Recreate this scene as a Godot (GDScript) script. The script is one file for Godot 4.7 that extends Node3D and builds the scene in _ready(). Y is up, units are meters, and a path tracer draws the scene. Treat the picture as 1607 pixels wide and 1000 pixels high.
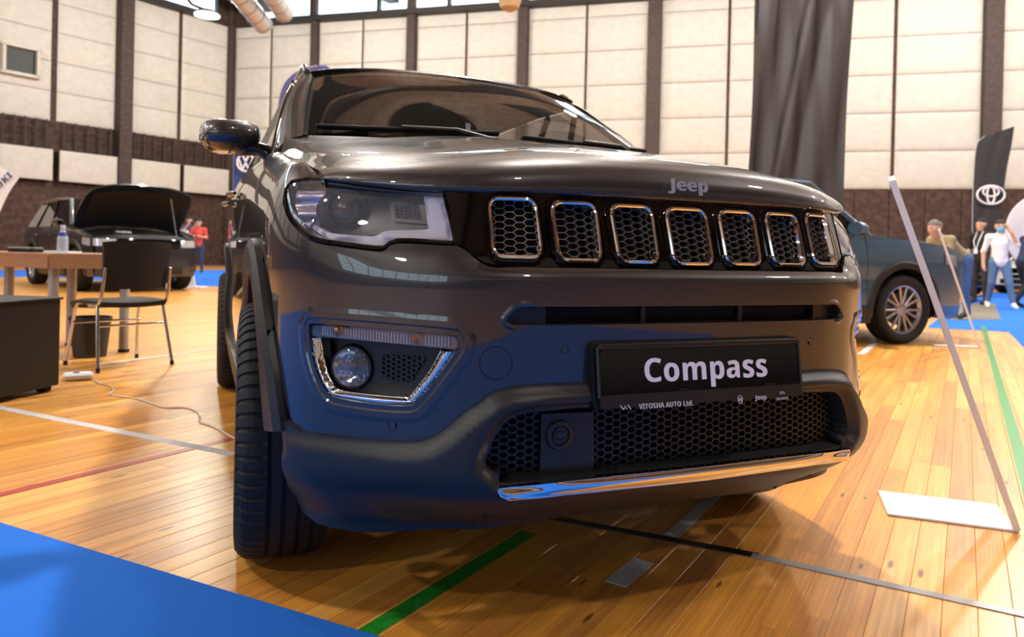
extends Node3D
# ---------- camera of the photograph (pixels of the 1607x1000 frame) ----------
const FOC := 1148.54
const PCX := 803.5
const PCY := 403.8
const EYE := Vector3(-0.99985, 0.85396, 1.29866)
var c_right: Vector3
var c_up: Vector3
var c_fwd: Vector3
var M := {}
var used := {}

class MB:
	var v := PackedVector3Array()
	var n := PackedVector3Array()
	var t := PackedVector2Array()
	func tri(a: Vector3, b: Vector3, c: Vector3, na: Vector3, nb: Vector3, nc: Vector3, ta := Vector2.ZERO, tb := Vector2.ZERO, tc := Vector2.ZERO) -> void:
		var g := (b - a).cross(c - a)
		if g.dot(na + nb + nc) > 0.0:
			v.append(a); v.append(c); v.append(b); n.append(na); n.append(nc); n.append(nb); t.append(ta); t.append(tc); t.append(tb)
		else:
			v.append(a); v.append(b); v.append(c); n.append(na); n.append(nb); n.append(nc); t.append(ta); t.append(tb); t.append(tc)
	func flat(a: Vector3, b: Vector3, c: Vector3, out: Vector3) -> void:
		var g := (b - a).cross(c - a).normalized()
		if g.dot(out) < 0.0: g = -g
		tri(a, b, c, g, g, g)
	func quad(a: Vector3, b: Vector3, c: Vector3, d: Vector3, out: Vector3) -> void:
		flat(a, b, c, out); flat(a, c, d, out)
	func mesh() -> ArrayMesh:
		var m := ArrayMesh.new()
		if v.size() == 0: return m
		var a := []
		a.resize(Mesh.ARRAY_MAX)
		a[Mesh.ARRAY_VERTEX] = v; a[Mesh.ARRAY_NORMAL] = n; a[Mesh.ARRAY_TEX_UV] = t
		m.add_surface_from_arrays(Mesh.PRIMITIVE_TRIANGLES, a)
		return m

func ray(u: float, w: float) -> Vector3:
	return c_right * ((u - PCX) / FOC) + c_up * ((PCY - w) / FOC) + c_fwd
func gp(u: float, w: float, y := 0.0) -> Vector3:
	var d := ray(u, w)
	return EYE + d * ((y - EYE.y) / d.y)
func dep(u: float, w: float, depth: float) -> Vector3:
	return EYE + ray(u, w) * depth
func px(p: Vector3) -> Vector2:
	var q := p - EYE
	var z := q.dot(c_fwd)
	return Vector2(PCX + FOC * q.dot(c_right) / z, PCY - FOC * q.dot(c_up) / z)

# ---------- nodes ----------
func numbered(called: String) -> String:
	if not used.has(called):
		used[called] = 0
		return called
	used[called] += 1
	return "%s_%03d" % [called, used[called]]
func thing(called: String, label: String, category: String, at := Vector3.ZERO, turn := 0.0, group := "") -> Node3D:
	var o := Node3D.new()
	o.name = numbered(called)
	add_child(o)
	o.position = at
	o.rotation.y = turn
	tag(o, label, category, group)
	return o
func tag(o: Node, label: String, category: String, group := "", kind := "") -> Node:
	if label: o.set_meta("label", label)
	if category: o.set_meta("category", category)
	if group: o.set_meta("group", group)
	if kind: o.set_meta("kind", kind)
	return o
func part(called: String, mb, mat: Material, parent: Node3D, label := "") -> MeshInstance3D:
	var o := MeshInstance3D.new()
	o.name = called
	o.mesh = mb.mesh() if mb is MB else mb
	o.material_override = mat
	parent.add_child(o, true)
	if label: o.set_meta("label", label)
	return o
func solo(called: String, mb, mat: Material, label: String, category: String, group := "", kind := "") -> MeshInstance3D:
	var o := MeshInstance3D.new()
	o.name = numbered(called)
	o.mesh = mb.mesh() if mb is MB else mb
	o.material_override = mat
	add_child(o)
	tag(o, label, category, group, kind)
	return o
func stuff(o: Node) -> Node:
	o.set_meta("kind", "stuff")
	return o

# ---------- shapes ----------
func box(mb: MB, c: Vector3, s: Vector3, b := Basis.IDENTITY, bev := 0.0) -> void:
	var h := s * 0.5
	var e: float = min(bev, min(h.x, min(h.y, h.z)) * 0.9)
	if e <= 0.0:
		for ax in 3:
			for sg in [-1.0, 1.0]:
				var nn := Vector3.ZERO
				nn[ax] = sg
				var p := Vector3.ZERO
				var q := Vector3.ZERO
				p[(ax + 1) % 3] = 1.0
				q[(ax + 2) % 3] = 1.0
				var o := nn * h
				var pp := p * h
				var qq := q * h
				mb.quad(c + b * (o - pp - qq), c + b * (o + pp - qq), c + b * (o + pp + qq), c + b * (o - pp + qq), b * nn)
		return
	# chamfered box
	for ax in 3:
		for sg in [-1.0, 1.0]:
			var i := (ax + 1) % 3
			var j := (ax + 2) % 3
			var cs := []
			for k in [[-1, -1], [1, -1], [1, 1], [-1, 1]]:
				var p := Vector3.ZERO
				p[ax] = sg * h[ax]
				p[i] = k[0] * (h[i] - e)
				p[j] = k[1] * (h[j] - e)
				cs.append(c + b * p)
			var nn := Vector3.ZERO
			nn[ax] = sg
			mb.quad(cs[0], cs[1], cs[2], cs[3], b * nn)
	for ax in 3:
		var i := (ax + 1) % 3
		var j := (ax + 2) % 3
		for si in [-1.0, 1.0]:
			for sj in [-1.0, 1.0]:
				var p0 := Vector3.ZERO
				p0[ax] = -(h[ax] - e); p0[i] = si * h[i]; p0[j] = sj * (h[j] - e)
				var p1 := p0
				p1[ax] = h[ax] - e
				var q0 := p0
				q0[i] = si * (h[i] - e); q0[j] = sj * h[j]
				var q1 := q0
				q1[ax] = h[ax] - e
				var nn := Vector3.ZERO
				nn[i] = si; nn[j] = sj
				mb.quad(c + b * p0, c + b * p1, c + b * q1, c + b * q0, b * nn)
	for sx in [-1.0, 1.0]:
		for sy in [-1.0, 1.0]:
			for sz in [-1.0, 1.0]:
				mb.flat(c + b * Vector3(sx * h.x, sy * (h.y - e), sz * (h.z - e)), c + b * Vector3(sx * (h.x - e), sy * h.y, sz * (h.z - e)), c + b * Vector3(sx * (h.x - e), sy * (h.y - e), sz * h.z), b * Vector3(sx, sy, sz))

func bar(mb: MB, a: Vector3, b: Vector3, w: float, h: float, up := Vector3.UP, bev := 0.0) -> void:
	var z := (b - a)
	var l := z.length()
	if l < 1e-6: return
	z /= l
	var x := up.cross(z)
	if x.length() < 0.01: x = Vector3.RIGHT.cross(z)
	x = x.normalized()
	var y := z.cross(x)
	box(mb, (a + b) * 0.5, Vector3(w, h, l), Basis(x, y, z), bev)

func tube(mb: MB, pts: Array, r, seg := 10, closed := false) -> void:
	var m := pts.size()
	var rings := []
	var last := Vector3.ZERO
	for i in m:
		var p: Vector3 = pts[i]
		var d: Vector3
		if closed: d = pts[(i + 1) % m] - pts[(i + m - 1) % m]
		else: d = pts[min(i + 1, m - 1)] - pts[max(i - 1, 0)]
		d = d.normalized()
		var x: Vector3
		if i == 0:
			x = d.cross(Vector3.UP if abs(d.y) < 0.9 else Vector3.RIGHT).normalized()
		else:
			x = (last - d * last.dot(d)).normalized()
		last = x
		var y := d.cross(x)
		var rr: float = r[i] if r is Array else r
		var ring := []
		for k in seg:
			var a := TAU * k / seg
			var nn := x * cos(a) + y * sin(a)
			ring.append([p + nn * rr, nn])
		rings.append(ring)
	for i in (m if closed else m - 1):
		var A = rings[i]
		var B = rings[(i + 1) % m]
		for k in seg:
			var k2 := (k + 1) % seg
			mb.tri(A[k][0], A[k2][0], B[k2][0], A[k][1], A[k2][1], B[k2][1])
			mb.tri(A[k][0], B[k2][0], B[k][0], A[k][1], B[k2][1], B[k][1])
	if not closed:
		for e in [0, m - 1]:
			var d: Vector3 = (pts[1] - pts[0]) if e == 0 else (pts[m - 1] - pts[m - 2])
			if e == 0: d = -d
			d = d.normalized()
			for k in seg:
				mb.tri(pts[e], rings[e][k][0], rings[e][(k + 1) % seg][0], d, d, d)

func lathe(mb: MB, prof: Array, xf: Transform3D, seg := 32) -> void:
	# prof: Vector2(radius, height); turned about the local y axis
	for i in prof.size() - 1:
		var a: Vector2 = prof[i]
		var b: Vector2 = prof[i + 1]
		var d := b - a
		if d.length() < 1e-7: continue
		var nr := Vector2(d.y, -d.x).normalized()
		for k in seg:
			var a0 := TAU * k / seg
			var a1 := TAU * (k + 1) / seg
			var e0 := Vector3(cos(a0), 0, sin(a0))
			var e1 := Vector3(cos(a1), 0, sin(a1))
			var n0 := xf.basis * (e0 * nr.x + Vector3.UP * nr.y)
			var n1 := xf.basis * (e1 * nr.x + Vector3.UP * nr.y)
			var p00 := xf * (e0 * a.x + Vector3.UP * a.y)
			var p01 := xf * (e1 * a.x + Vector3.UP * a.y)
			var p10 := xf * (e0 * b.x + Vector3.UP * b.y)
			var p11 := xf * (e1 * b.x + Vector3.UP * b.y)
			if a.x > 1e-6: mb.tri(p00, p01, p11, n0, n1, n1)
			if b.x > 1e-6: mb.tri(p00, p11, p10, n0, n1, n0)

func grid(mb: MB, rows: Array, out := Vector3.ZERO, closed := false) -> void:
	# smooth sheet through rows of points; out decides the outer side when given
	var nr := rows.size()
	var nc: int = rows[0].size()
	var nn := []
	for i in nr:
		var line := []
		for j in nc:
			var du: Vector3
			if closed: du = rows[i][(j + 1) % nc] - rows[i][(j + nc - 1) % nc]
			else: du = rows[i][min(j + 1, nc - 1)] - rows[i][max(j - 1, 0)]
			var dv: Vector3 = rows[min(i + 1, nr - 1)][j] - rows[max(i - 1, 0)][j]
			var g := du.cross(dv)
			if g.length() < 1e-12: g = Vector3.UP * 1e-6
			g = g.normalized()
			if out != Vector3.ZERO and g.dot(out) < 0.0: g = -g
			line.append(g)
		nn.append(line)
	for i in nr - 1:
		for j in (nc if closed else nc - 1):
			var k := (j + 1) % nc
			mb.tri(rows[i][j], rows[i][k], rows[i + 1][k], nn[i][j], nn[i][k], nn[i + 1][k])
			mb.tri(rows[i][j], rows[i + 1][k], rows[i + 1][j], nn[i][j], nn[i + 1][k], nn[i + 1][j])

func cr(p0, p1, p2, p3, t: float):
	return 0.5 * (2.0 * p1 + (p2 - p0) * t + (2.0 * p0 - 5.0 * p1 + 4.0 * p2 - p3) * t * t + (3.0 * p1 - p0 - 3.0 * p2 + p3) * t * t * t)
func spline(pts: Array, per: int) -> Array:
	var r := []
	var m := pts.size()
	for i in m - 1:
		for k in per:
			var a = pts[i - 1] if i > 0 else pts[0] * 2.0 - pts[1]
			var d = pts[i + 2] if i + 2 < m else pts[m - 1] * 2.0 - pts[m - 2]
			r.append(cr(a, pts[i], pts[i + 1], d, float(k) / per))
	r.append(pts[m - 1])
	return r
func spline_closed(pts: Array, per: int) -> Array:
	var r := []
	var m := pts.size()
	for i in m:
		for k in per:
			r.append(cr(pts[(i + m - 1) % m], pts[i], pts[(i + 1) % m], pts[(i + 2) % m], float(k) / per))
	return r
func spline_rows(ctrl: Array, pu: int, pv: int) -> Array:
	# control rows -> dense rows
	var a := []
	for r in ctrl: a.append(spline(r, pu))
	var nc: int = a[0].size()
	var cols := []
	for j in nc:
		var c := []
		for i in a.size(): c.append(a[i][j])
		cols.append(spline(c, pv))
	var rows := []
	for i in cols[0].size():
		var l := []
		for j in nc: l.append(cols[j][i])
		rows.append(l)
	return rows
func lut(tab: Array, x: float) -> float:
	# piecewise cubic through [x, value] pairs in rising x
	var m := tab.size()
	if x <= tab[0][0]: return tab[0][1]
	if x >= tab[m - 1][0]: return tab[m - 1][1]
	for i in m - 1:
		if x <= tab[i + 1][0]:
			var h: float = tab[i + 1][0] - tab[i][0]
			var t: float = (x - tab[i][0]) / h
			var d: float = (tab[i + 1][1] - tab[i][1]) / h
			var d0: float = d if i == 0 else (tab[i + 1][1] - tab[i - 1][1]) / (tab[i + 1][0] - tab[i - 1][0])
			var d1: float = d if i + 2 >= m else (tab[i + 2][1] - tab[i][1]) / (tab[i + 2][0] - tab[i][0])
			if i > 0 and d * ((tab[i][1] - tab[i - 1][1])) <= 0.0: d0 = 0.0
			if i + 2 < m and d * (tab[i + 2][1] - tab[i + 1][1]) <= 0.0: d1 = 0.0
			var t2 := t * t
			var t3 := t2 * t
			return (2 * t3 - 3 * t2 + 1) * tab[i][1] + (t3 - 2 * t2 + t) * h * d0 + (-2 * t3 + 3 * t2) * tab[i + 1][1] + (t3 - t2) * h * d1
	return 0.0
func sst(a: float, b: float, x: float) -> float:
	var t: float = clamp((x - a) / (b - a), 0.0, 1.0)
	return t * t * (3.0 - 2.0 * t)

func extrude(mb: MB, poly: PackedVector2Array, o: Vector3, ex: Vector3, ey: Vector3, th: float) -> void:
	# flat outline with thickness th behind the plane (o, ex, ey)
	var ez := ex.cross(ey).normalized()
	var idx := Geometry2D.triangulate_polygon(poly)
	for k in range(0, idx.size(), 3):
		var a := poly[idx[k]]
		var b := poly[idx[k + 1]]
		var c := poly[idx[k + 2]]
		mb.flat(o + ex * a.x + ey * a.y, o + ex * b.x + ey * b.y, o + ex * c.x + ey * c.y, ez)
		mb.flat(o + ex * a.x + ey * a.y - ez * th, o + ex * b.x + ey * b.y - ez * th, o + ex * c.x + ey * c.y - ez * th, -ez)
	var cw := Geometry2D.is_polygon_clockwise(poly)
	for i in poly.size():
		var a := poly[i]
		var b := poly[(i + 1) % poly.size()]
		var d := (b - a)
		var nn := (ex * d.y - ey * d.x) * (-1.0 if cw else 1.0)
		var A := o + ex * a.x + ey * a.y
		var B := o + ex * b.x + ey * b.y
		mb.quad(A, B, B - ez * th, A - ez * th, nn)

func std(col: Color, rough := 0.6, metal := 0.0) -> StandardMaterial3D:
	var m := StandardMaterial3D.new()
	m.albedo_color = col
	m.roughness = rough
	m.metallic = metal
	return m
func noise_tex(freq: float, a: Color, b: Color, sz := 256, sd := 1, oct := 4) -> NoiseTexture2D:
	var n := FastNoiseLite.new()
	n.seed = sd
	n.frequency = freq
	n.fractal_octaves = oct
	var t := NoiseTexture2D.new()
	t.width = sz; t.height = sz
	t.seamless = true
	t.noise = n
	var g := Gradient.new()
	g.set_color(0, a); g.set_color(1, b)
	g.set_offset(0, 0.25); g.set_offset(1, 0.75)
	t.color_ramp = g
	return t
func grainy(col: Color, vary: float, freq: float, rough: float, scale := 1.0, sd := 1) -> StandardMaterial3D:
	var m := std(Color.WHITE, rough)
	m.albedo_texture = noise_tex(freq, col.darkened(vary), col.lightened(vary * 0.6), 256, sd)
	m.uv1_triplanar = true
	m.uv1_world_triplanar = true
	m.uv1_scale = Vector3.ONE * scale
	return m
func glow(col: Color, e: float) -> StandardMaterial3D:
	var m := std(col, 0.5)
	m.emission_enabled = true
	m.emission = col
	m.emission_energy_multiplier = e
	return m
func text_mesh(s: String, size: float, depth: float, bold := true, font := "Droid Sans") -> TextMesh:
	var f := SystemFont.new()
	f.font_names = PackedStringArray([font])
	f.font_weight = 700 if bold else 400
	var t := TextMesh.new()
	t.font = f
	t.text = s
	t.font_size = 64
	t.pixel_size = size / 64.0
	t.depth = depth
	t.curve_step = 1.0
	return t
# ---------- skin of the big SUV: plan curve (s = length along it from the nose) and height y ----------
var PLN := []
const PST := 0.002
func make_plan() -> void:
	var c := [Vector2(0, -.012), Vector2(.1, -.0125), Vector2(.2, -.0145), Vector2(.3, -.0185), Vector2(.4, -.031), Vector2(.5, -.064), Vector2(.6, -.124), Vector2(.7, -.210), Vector2(.78, -.30), Vector2(.83, -.395), Vector2(.852, -.48), Vector2(.862, -.6), Vector2(.866, -.8), Vector2(.868, -1.1), Vector2(.871, -1.6), Vector2(.874, -2.2), Vector2(.874, -2.8), Vector2(.871, -3.3), Vector2(.86, -3.7), Vector2(.835, -4.0), Vector2(.79, -4.18), Vector2(.68, -4.3), Vector2(.5, -4.36), Vector2(.25, -4.4), Vector2(0, -4.41)]
	c.insert(0, Vector2(-.1, -.0125))
	var d := spline(c, 40)
	d = d.slice(40)
	var acc := 0.0
	var nxt := 0.0
	var raw := []
	for i in d.size():
		if i > 0:
			var seg: float = d[i].distance_to(d[i - 1])
			while nxt <= acc + seg:
				raw.append(d[i - 1].lerp(d[i], (nxt - acc) / seg))
				nxt += PST
			acc += seg
	for i in raw.size():
		var t: Vector2 = raw[min(i + 6, raw.size() - 1)] - raw[max(i - 6, 0)]
		if i < 6: t = Vector2(1, -0.004 * i / 6.0)
		t = t.normalized()
		PLN.append([raw[i].x, raw[i].y, -t.y, t.x])
func plan(s: float) -> Array:
	var f: float = clamp(abs(s) / PST, 0.0, PLN.size() - 1.001)
	var i := int(f)
	var t := f - i
	var a = PLN[i]
	var b = PLN[i + 1]
	var g := -1.0 if s < 0.0 else 1.0
	return [g * lerp(a[0], b[0], t), lerp(a[1], b[1], t), g * lerp(a[2], b[2], t), lerp(a[3], b[3], t)]
func s_at_x(x: float) -> float:
	for i in PLN.size():
		if PLN[i][0] >= x: return i * PST
	return 0.9
func s_at_z(z: float) -> float:
	for i in PLN.size():
		if PLN[i][1] <= z: return i * PST
	return (PLN.size() - 1) * PST
func fpos(s: float, y: float, d: float) -> Vector3:
	var q := plan(s)
	return Vector3(q[0] + q[2] * d, y, q[1] + q[3] * d)

const YG := [[-4.0, 1.25], [-2.5, 1.235], [-1.5, 1.195], [-1.1, 1.157], [-.75, 1.10], [-.55, 1.07], [-.38, 1.016], [-.2, .99], [0.0, .985]]
func y_gap(s: float) -> float: return lut(YG, plan(s)[1])
func d_grille(_s: float, y: float) -> float: return -.03 - .31 * max(y - .842, 0.0)
func d_side(s: float, y: float) -> float:
	var yg := y_gap(s)
	var t: float = clamp((y - (yg - .2)) / .2, 0.0, .998)
	var d := -.095 * (1.0 - sqrt(1.0 - t * t))
	# crease along the doors and tuck towards the sill
	d -= .012 * exp(-pow((y - .70) / .09, 2.0)) * sst(1.5, 1.9, abs(s))
	if y < .55: d -= .03 * pow((.55 - y) / .3, 2.0)
	return d
func d_skin(s: float, y: float) -> float:
	return lerp(d_grille(s, y), d_side(s, y), sst(.60, .93, abs(s)))
func d_bumper(s: float, y: float) -> float:
	var shelf := -.03 * sst(.808, .845, y)
	var up := d_skin(s, y) * sst(.79, .90, y)
	var d: float = lerp(shelf, up, sst(.44, .60, abs(s)))
	if y < .55: d -= .03 * pow((.55 - y) / .3, 2.0) * sst(.60, .93, abs(s))
	return d
const DLOW := [[.20, -.190], [.24, -.185], [.262, -.175], [.28, -.15], [.30, -.115], [.33, -.062], [.36, -.02], [.39, .0], [.43, .006], [.50, .004], [.60, .0]]
func d_low(s: float, y: float) -> float:
	return lut(DLOW, y) * lerp(1.0, .42, sst(.56, .86, abs(s)))

# pixel -> (s, y) on a skin given by its offset function
func trace(u: float, w: float, dfn: Callable, s0 := -1.25, s1 := 1.25) -> Vector2:
	var best := Vector2.ZERO
	var bd := 1e9
	var s := s0
	while s <= s1:
		var y := .18
		while y < 1.2:
			var q := plan(s)
			var p := fpos(s, y, dfn.call(s, y))
			if Vector3(q[2], 0, q[3]).dot(EYE - p) > -0.05:
				var e := px(p).distance_to(Vector2(u, w))
				if e < bd:
					bd = e
					best = Vector2(s, y)
			y += .05
		s += .05
	for it in 25:
		var p0 := px(fpos(best.x, best.y, dfn.call(best.x, best.y)))
		var e := Vector2(u, w) - p0
		if e.length() < .05: break
		var h := 1e-3
		var ps := (px(fpos(best.x + h, best.y, dfn.call(best.x + h, best.y))) - p0) / h
		var py := (px(fpos(best.x, best.y + h, dfn.call(best.x, best.y + h))) - p0) / h
		var det := ps.x * py.y - ps.y * py.x
		if abs(det) < 1.0: break
		var st := Vector2(e.x * py.y - e.y * py.x, ps.x * e.y - ps.y * e.x) / det
		best += st.limit_length(.05)
	return best
func traces(pts: Array, dfn: Callable) -> PackedVector2Array:
	# traced on the photographed (left in the picture) side, returned with s > 0
	var r := PackedVector2Array()
	for p in pts:
		var q := trace(p[0], p[1], dfn, -1.25, 0.4)
		r.append(Vector2(-q.x, q.y))
	return r
func both(half: PackedVector2Array) -> PackedVector2Array:
	# half outline from the middle (top) to the middle (bottom) on s > 0, closed by its mirror image
	var r := PackedVector2Array(half)
	for i in range(half.size() - 1, -1, -1): r.append(Vector2(-half[i].x, half[i].y))
	return r
func mirror(p: PackedVector2Array) -> PackedVector2Array:
	var r := PackedVector2Array()
	for i in range(p.size() - 1, -1, -1): r.append(Vector2(-p[i].x, p[i].y))
	return r
func smooth_poly(p: PackedVector2Array, per := 4) -> PackedVector2Array:
	return PackedVector2Array(spline(Array(p), per))
func smooth_ring(p: PackedVector2Array, per := 4) -> PackedVector2Array:
	return PackedVector2Array(spline_closed(Array(p), per))
func line_dist(p: Vector2, l: PackedVector2Array, closed := false) -> float:
	var d := 1e9
	var m := l.size()
	for i in (m if closed else m - 1):
		d = min(d, Geometry2D.get_closest_point_to_segment(p, l[i], l[(i + 1) % m]).distance_to(p))
	return d

var NH := .0015
func fn_normal(fn: Callable, p: Vector2) -> Vector3:
	var h := NH
	var a: Vector3 = fn.call(p + Vector2(h, 0)) - fn.call(p - Vector2(h, 0))
	var b: Vector3 = fn.call(p + Vector2(0, h)) - fn.call(p - Vector2(0, h))
	return a.cross(b).normalized()
# a piece of a skin cut to an outline; flip turns the outer side round
func patch(mb: MB, poly: PackedVector2Array, holes: Array, fn: Callable, cell := .02, th := .012, flip := false, hole_th := -1.0) -> void:
	var lo := poly[0]
	var hi := poly[0]
	for p in poly:
		lo = lo.min(p)
		hi = hi.max(p)
	var cache := {}
	var ny := int(ceil((hi.y - lo.y) / cell))
	var nx := int(ceil((hi.x - lo.x) / cell))
	var hb := []
	for h in holes:
		var r := Rect2(h[0], Vector2.ZERO)
		for p in h: r = r.expand(p)
		hb.append(r.grow(.001))
	for j in ny:
		var strip := PackedVector2Array([Vector2(lo.x - .01, lo.y + j * cell), Vector2(hi.x + .01, lo.y + j * cell), Vector2(hi.x + .01, lo.y + (j + 1) * cell), Vector2(lo.x - .01, lo.y + (j + 1) * cell)])
		for row in Geometry2D.intersect_polygons(poly, strip):
			for i in nx:
				var x0 := lo.x + i * cell
				var r := PackedVector2Array([Vector2(x0, lo.y + j * cell), Vector2(x0 + cell, lo.y + j * cell), Vector2(x0 + cell, lo.y + (j + 1) * cell), Vector2(x0, lo.y + (j + 1) * cell)])
				var pieces: Array = Geometry2D.intersect_polygons(row, r)
				for k in holes.size():
					if hb[k].intersects(Rect2(x0, lo.y + j * cell, cell, cell)):
						var nxt := []
						for q in pieces: nxt.append_array(Geometry2D.clip_polygons(q, holes[k]))
						pieces = nxt
				for q in pieces:
					var idx := Geometry2D.triangulate_polygon(q)
					for k in range(0, idx.size(), 3):
						var P := []
						var N := []
						for m in 3:
							var c: Vector2 = q[idx[k + m]]
							var key := Vector2i(int(round(c.x * 1e5)), int(round(c.y * 1e5)))
							if not cache.has(key):
								var nn := fn_normal(fn, c)
								cache[key] = [fn.call(c), -nn if flip else nn]
							P.append(cache[key][0])
							N.append(cache[key][1])
						mb.tri(P[0], P[1], P[2], N[0], N[1], N[2])
	if th > 0.0:
		skirt(mb, poly, fn, th, flip, false)
	if hole_th < 0.0: hole_th = th
	if hole_th > 0.0:
		for h in holes: skirt(mb, h, fn, hole_th, flip, true)
func skirt(mb: MB, poly: PackedVector2Array, fn: Callable, th: float, flip: bool, hole: bool) -> void:
	var cw := Geometry2D.is_polygon_clockwise(poly)
	for i in poly.size():
		var a := poly[i]
		var b := poly[(i + 1) % poly.size()]
		var d := b - a
		if d.length() < 1e-6: continue
		var m := int(ceil(d.length() / .03))
		var o2 := Vector2(d.y, -d.x).normalized() * .002
		if cw: o2 = -o2
		if hole: o2 = -o2
		for k in m:
			var p := a + d * (float(k) / m)
			var q := a + d * (float(k + 1) / m)
			var P: Vector3 = fn.call(p)
			var Q: Vector3 = fn.call(q)
			var np := fn_normal(fn, p)
			var nq := fn_normal(fn, q)
			if flip:
				np = -np
				nq = -nq
			var out: Vector3 = fn.call(p + o2) - P
			mb.quad(P, Q, Q - nq * th, P - np * th, out)
# closed band between outline loops: loops = [[grow, offset], ...] about a convex ring
func band(mb: MB, ring: PackedVector2Array, steps: Array, fn: Callable, open := false) -> void:
	# fn(p, d) -> point; steps are [shift outwards, depth]
	var m := ring.size()
	var cw := Geometry2D.is_polygon_clockwise(ring)
	var nn := []
	for i in m:
		var t: Vector2
		if open: t = ring[min(i + 1, m - 1)] - ring[max(i - 1, 0)]
		else: t = ring[(i + 1) % m] - ring[(i + m - 1) % m]
		t = t.normalized()
		nn.append(Vector2(t.y, -t.x) * (-1.0 if cw else 1.0))
	var rows := []
	for st in steps:
		var r := []
		for i in m: r.append(fn.call(ring[i] + nn[i] * st[0], st[1]))
		rows.append(r)
	# duplicate rows so that edges stay crisp between steps
	for k in rows.size() - 1:
		grid(mb, [rows[k], rows[k + 1]], c_fwd * -1.0, not open)
func rounded(c: Array, r: float, seg := 6) -> PackedVector2Array:
	# corner points -> outline with round corners
	var o := PackedVector2Array()
	var m := c.size()
	for i in m:
		var p: Vector2 = c[i]
		var a: Vector2 = (c[(i + m - 1) % m] - p)
		var b: Vector2 = (c[(i + 1) % m] - p)
		var rr: float = min(r, min(a.length(), b.length()) * .48)
		var pa := p + a.normalized() * rr
		var pb := p + b.normalized() * rr
		for k in seg + 1:
			var t := float(k) / seg
			o.append(pa * (1 - t) * (1 - t) + p * 2 * t * (1 - t) + pb * t * t)
	return o
# honeycomb bars inside an outline; fn(p, d) -> point
func honeycomb(mb: MB, poly: PackedVector2Array, px_: float, py_: float, w: float, deep: float, fn: Callable, d0: float) -> void:
	var lo := poly[0]
	var hi := poly[0]
	for p in poly:
		lo = lo.min(p)
		hi = hi.max(p)
	# flat-topped cells: column pitch px_, row pitch py_
	var hw := px_ * 2.0 / 3.0
	var seen := {}
	for i in range(-1, int((hi.x - lo.x) / px_) + 3):
		for j in range(-1, int((hi.y - lo.y) / py_) + 3):
			var c := lo + Vector2(i * px_, (j + (.5 if i % 2 else 0.0)) * py_)
			var h := [c + Vector2(hw, 0), c + Vector2(hw * .5, py_ * .5), c + Vector2(-hw * .5, py_ * .5), c + Vector2(-hw, 0), c + Vector2(-hw * .5, -py_ * .5), c + Vector2(hw * .5, -py_ * .5)]
			for k in 6:
				var a: Vector2 = h[k]
				var b: Vector2 = h[(k + 1) % 6]
				var mid := (a + b) * .5
				var key := Vector2i(int(round(mid.x * 4000)), int(round(mid.y * 4000)))
				if seen.has(key): continue
				seen[key] = true
				for piece in Geometry2D.intersect_polyline_with_polygon(PackedVector2Array([a, b]), poly):
					var A: Vector2 = piece[0]
					var B: Vector2 = piece[piece.size() - 1]
					var d := (B - A)
					if d.length() < .001: continue
					var o := Vector2(-d.y, d.x).normalized() * w * .5
					var e := d.normalized() * w * .25
					var f0: Vector3 = fn.call(A - e + o, d0)
					var f1: Vector3 = fn.call(B + e + o, d0)
					var f2: Vector3 = fn.call(B + e - o, d0)
					var f3: Vector3 = fn.call(A - e - o, d0)
					var g0: Vector3 = fn.call(A - e + o * 1.5, d0 - deep)
					var g1: Vector3 = fn.call(B + e + o * 1.5, d0 - deep)
					var g2: Vector3 = fn.call(B + e - o * 1.5, d0 - deep)
					var g3: Vector3 = fn.call(A - e - o * 1.5, d0 - deep)
					var fr := (f0 - g0)
					mb.quad(f0, f1, f2, f3, fr)
					mb.quad(f0, f1, g1, g0, f0 - f3)
					mb.quad(f3, f2, g2, g3, f3 - f0)
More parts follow.
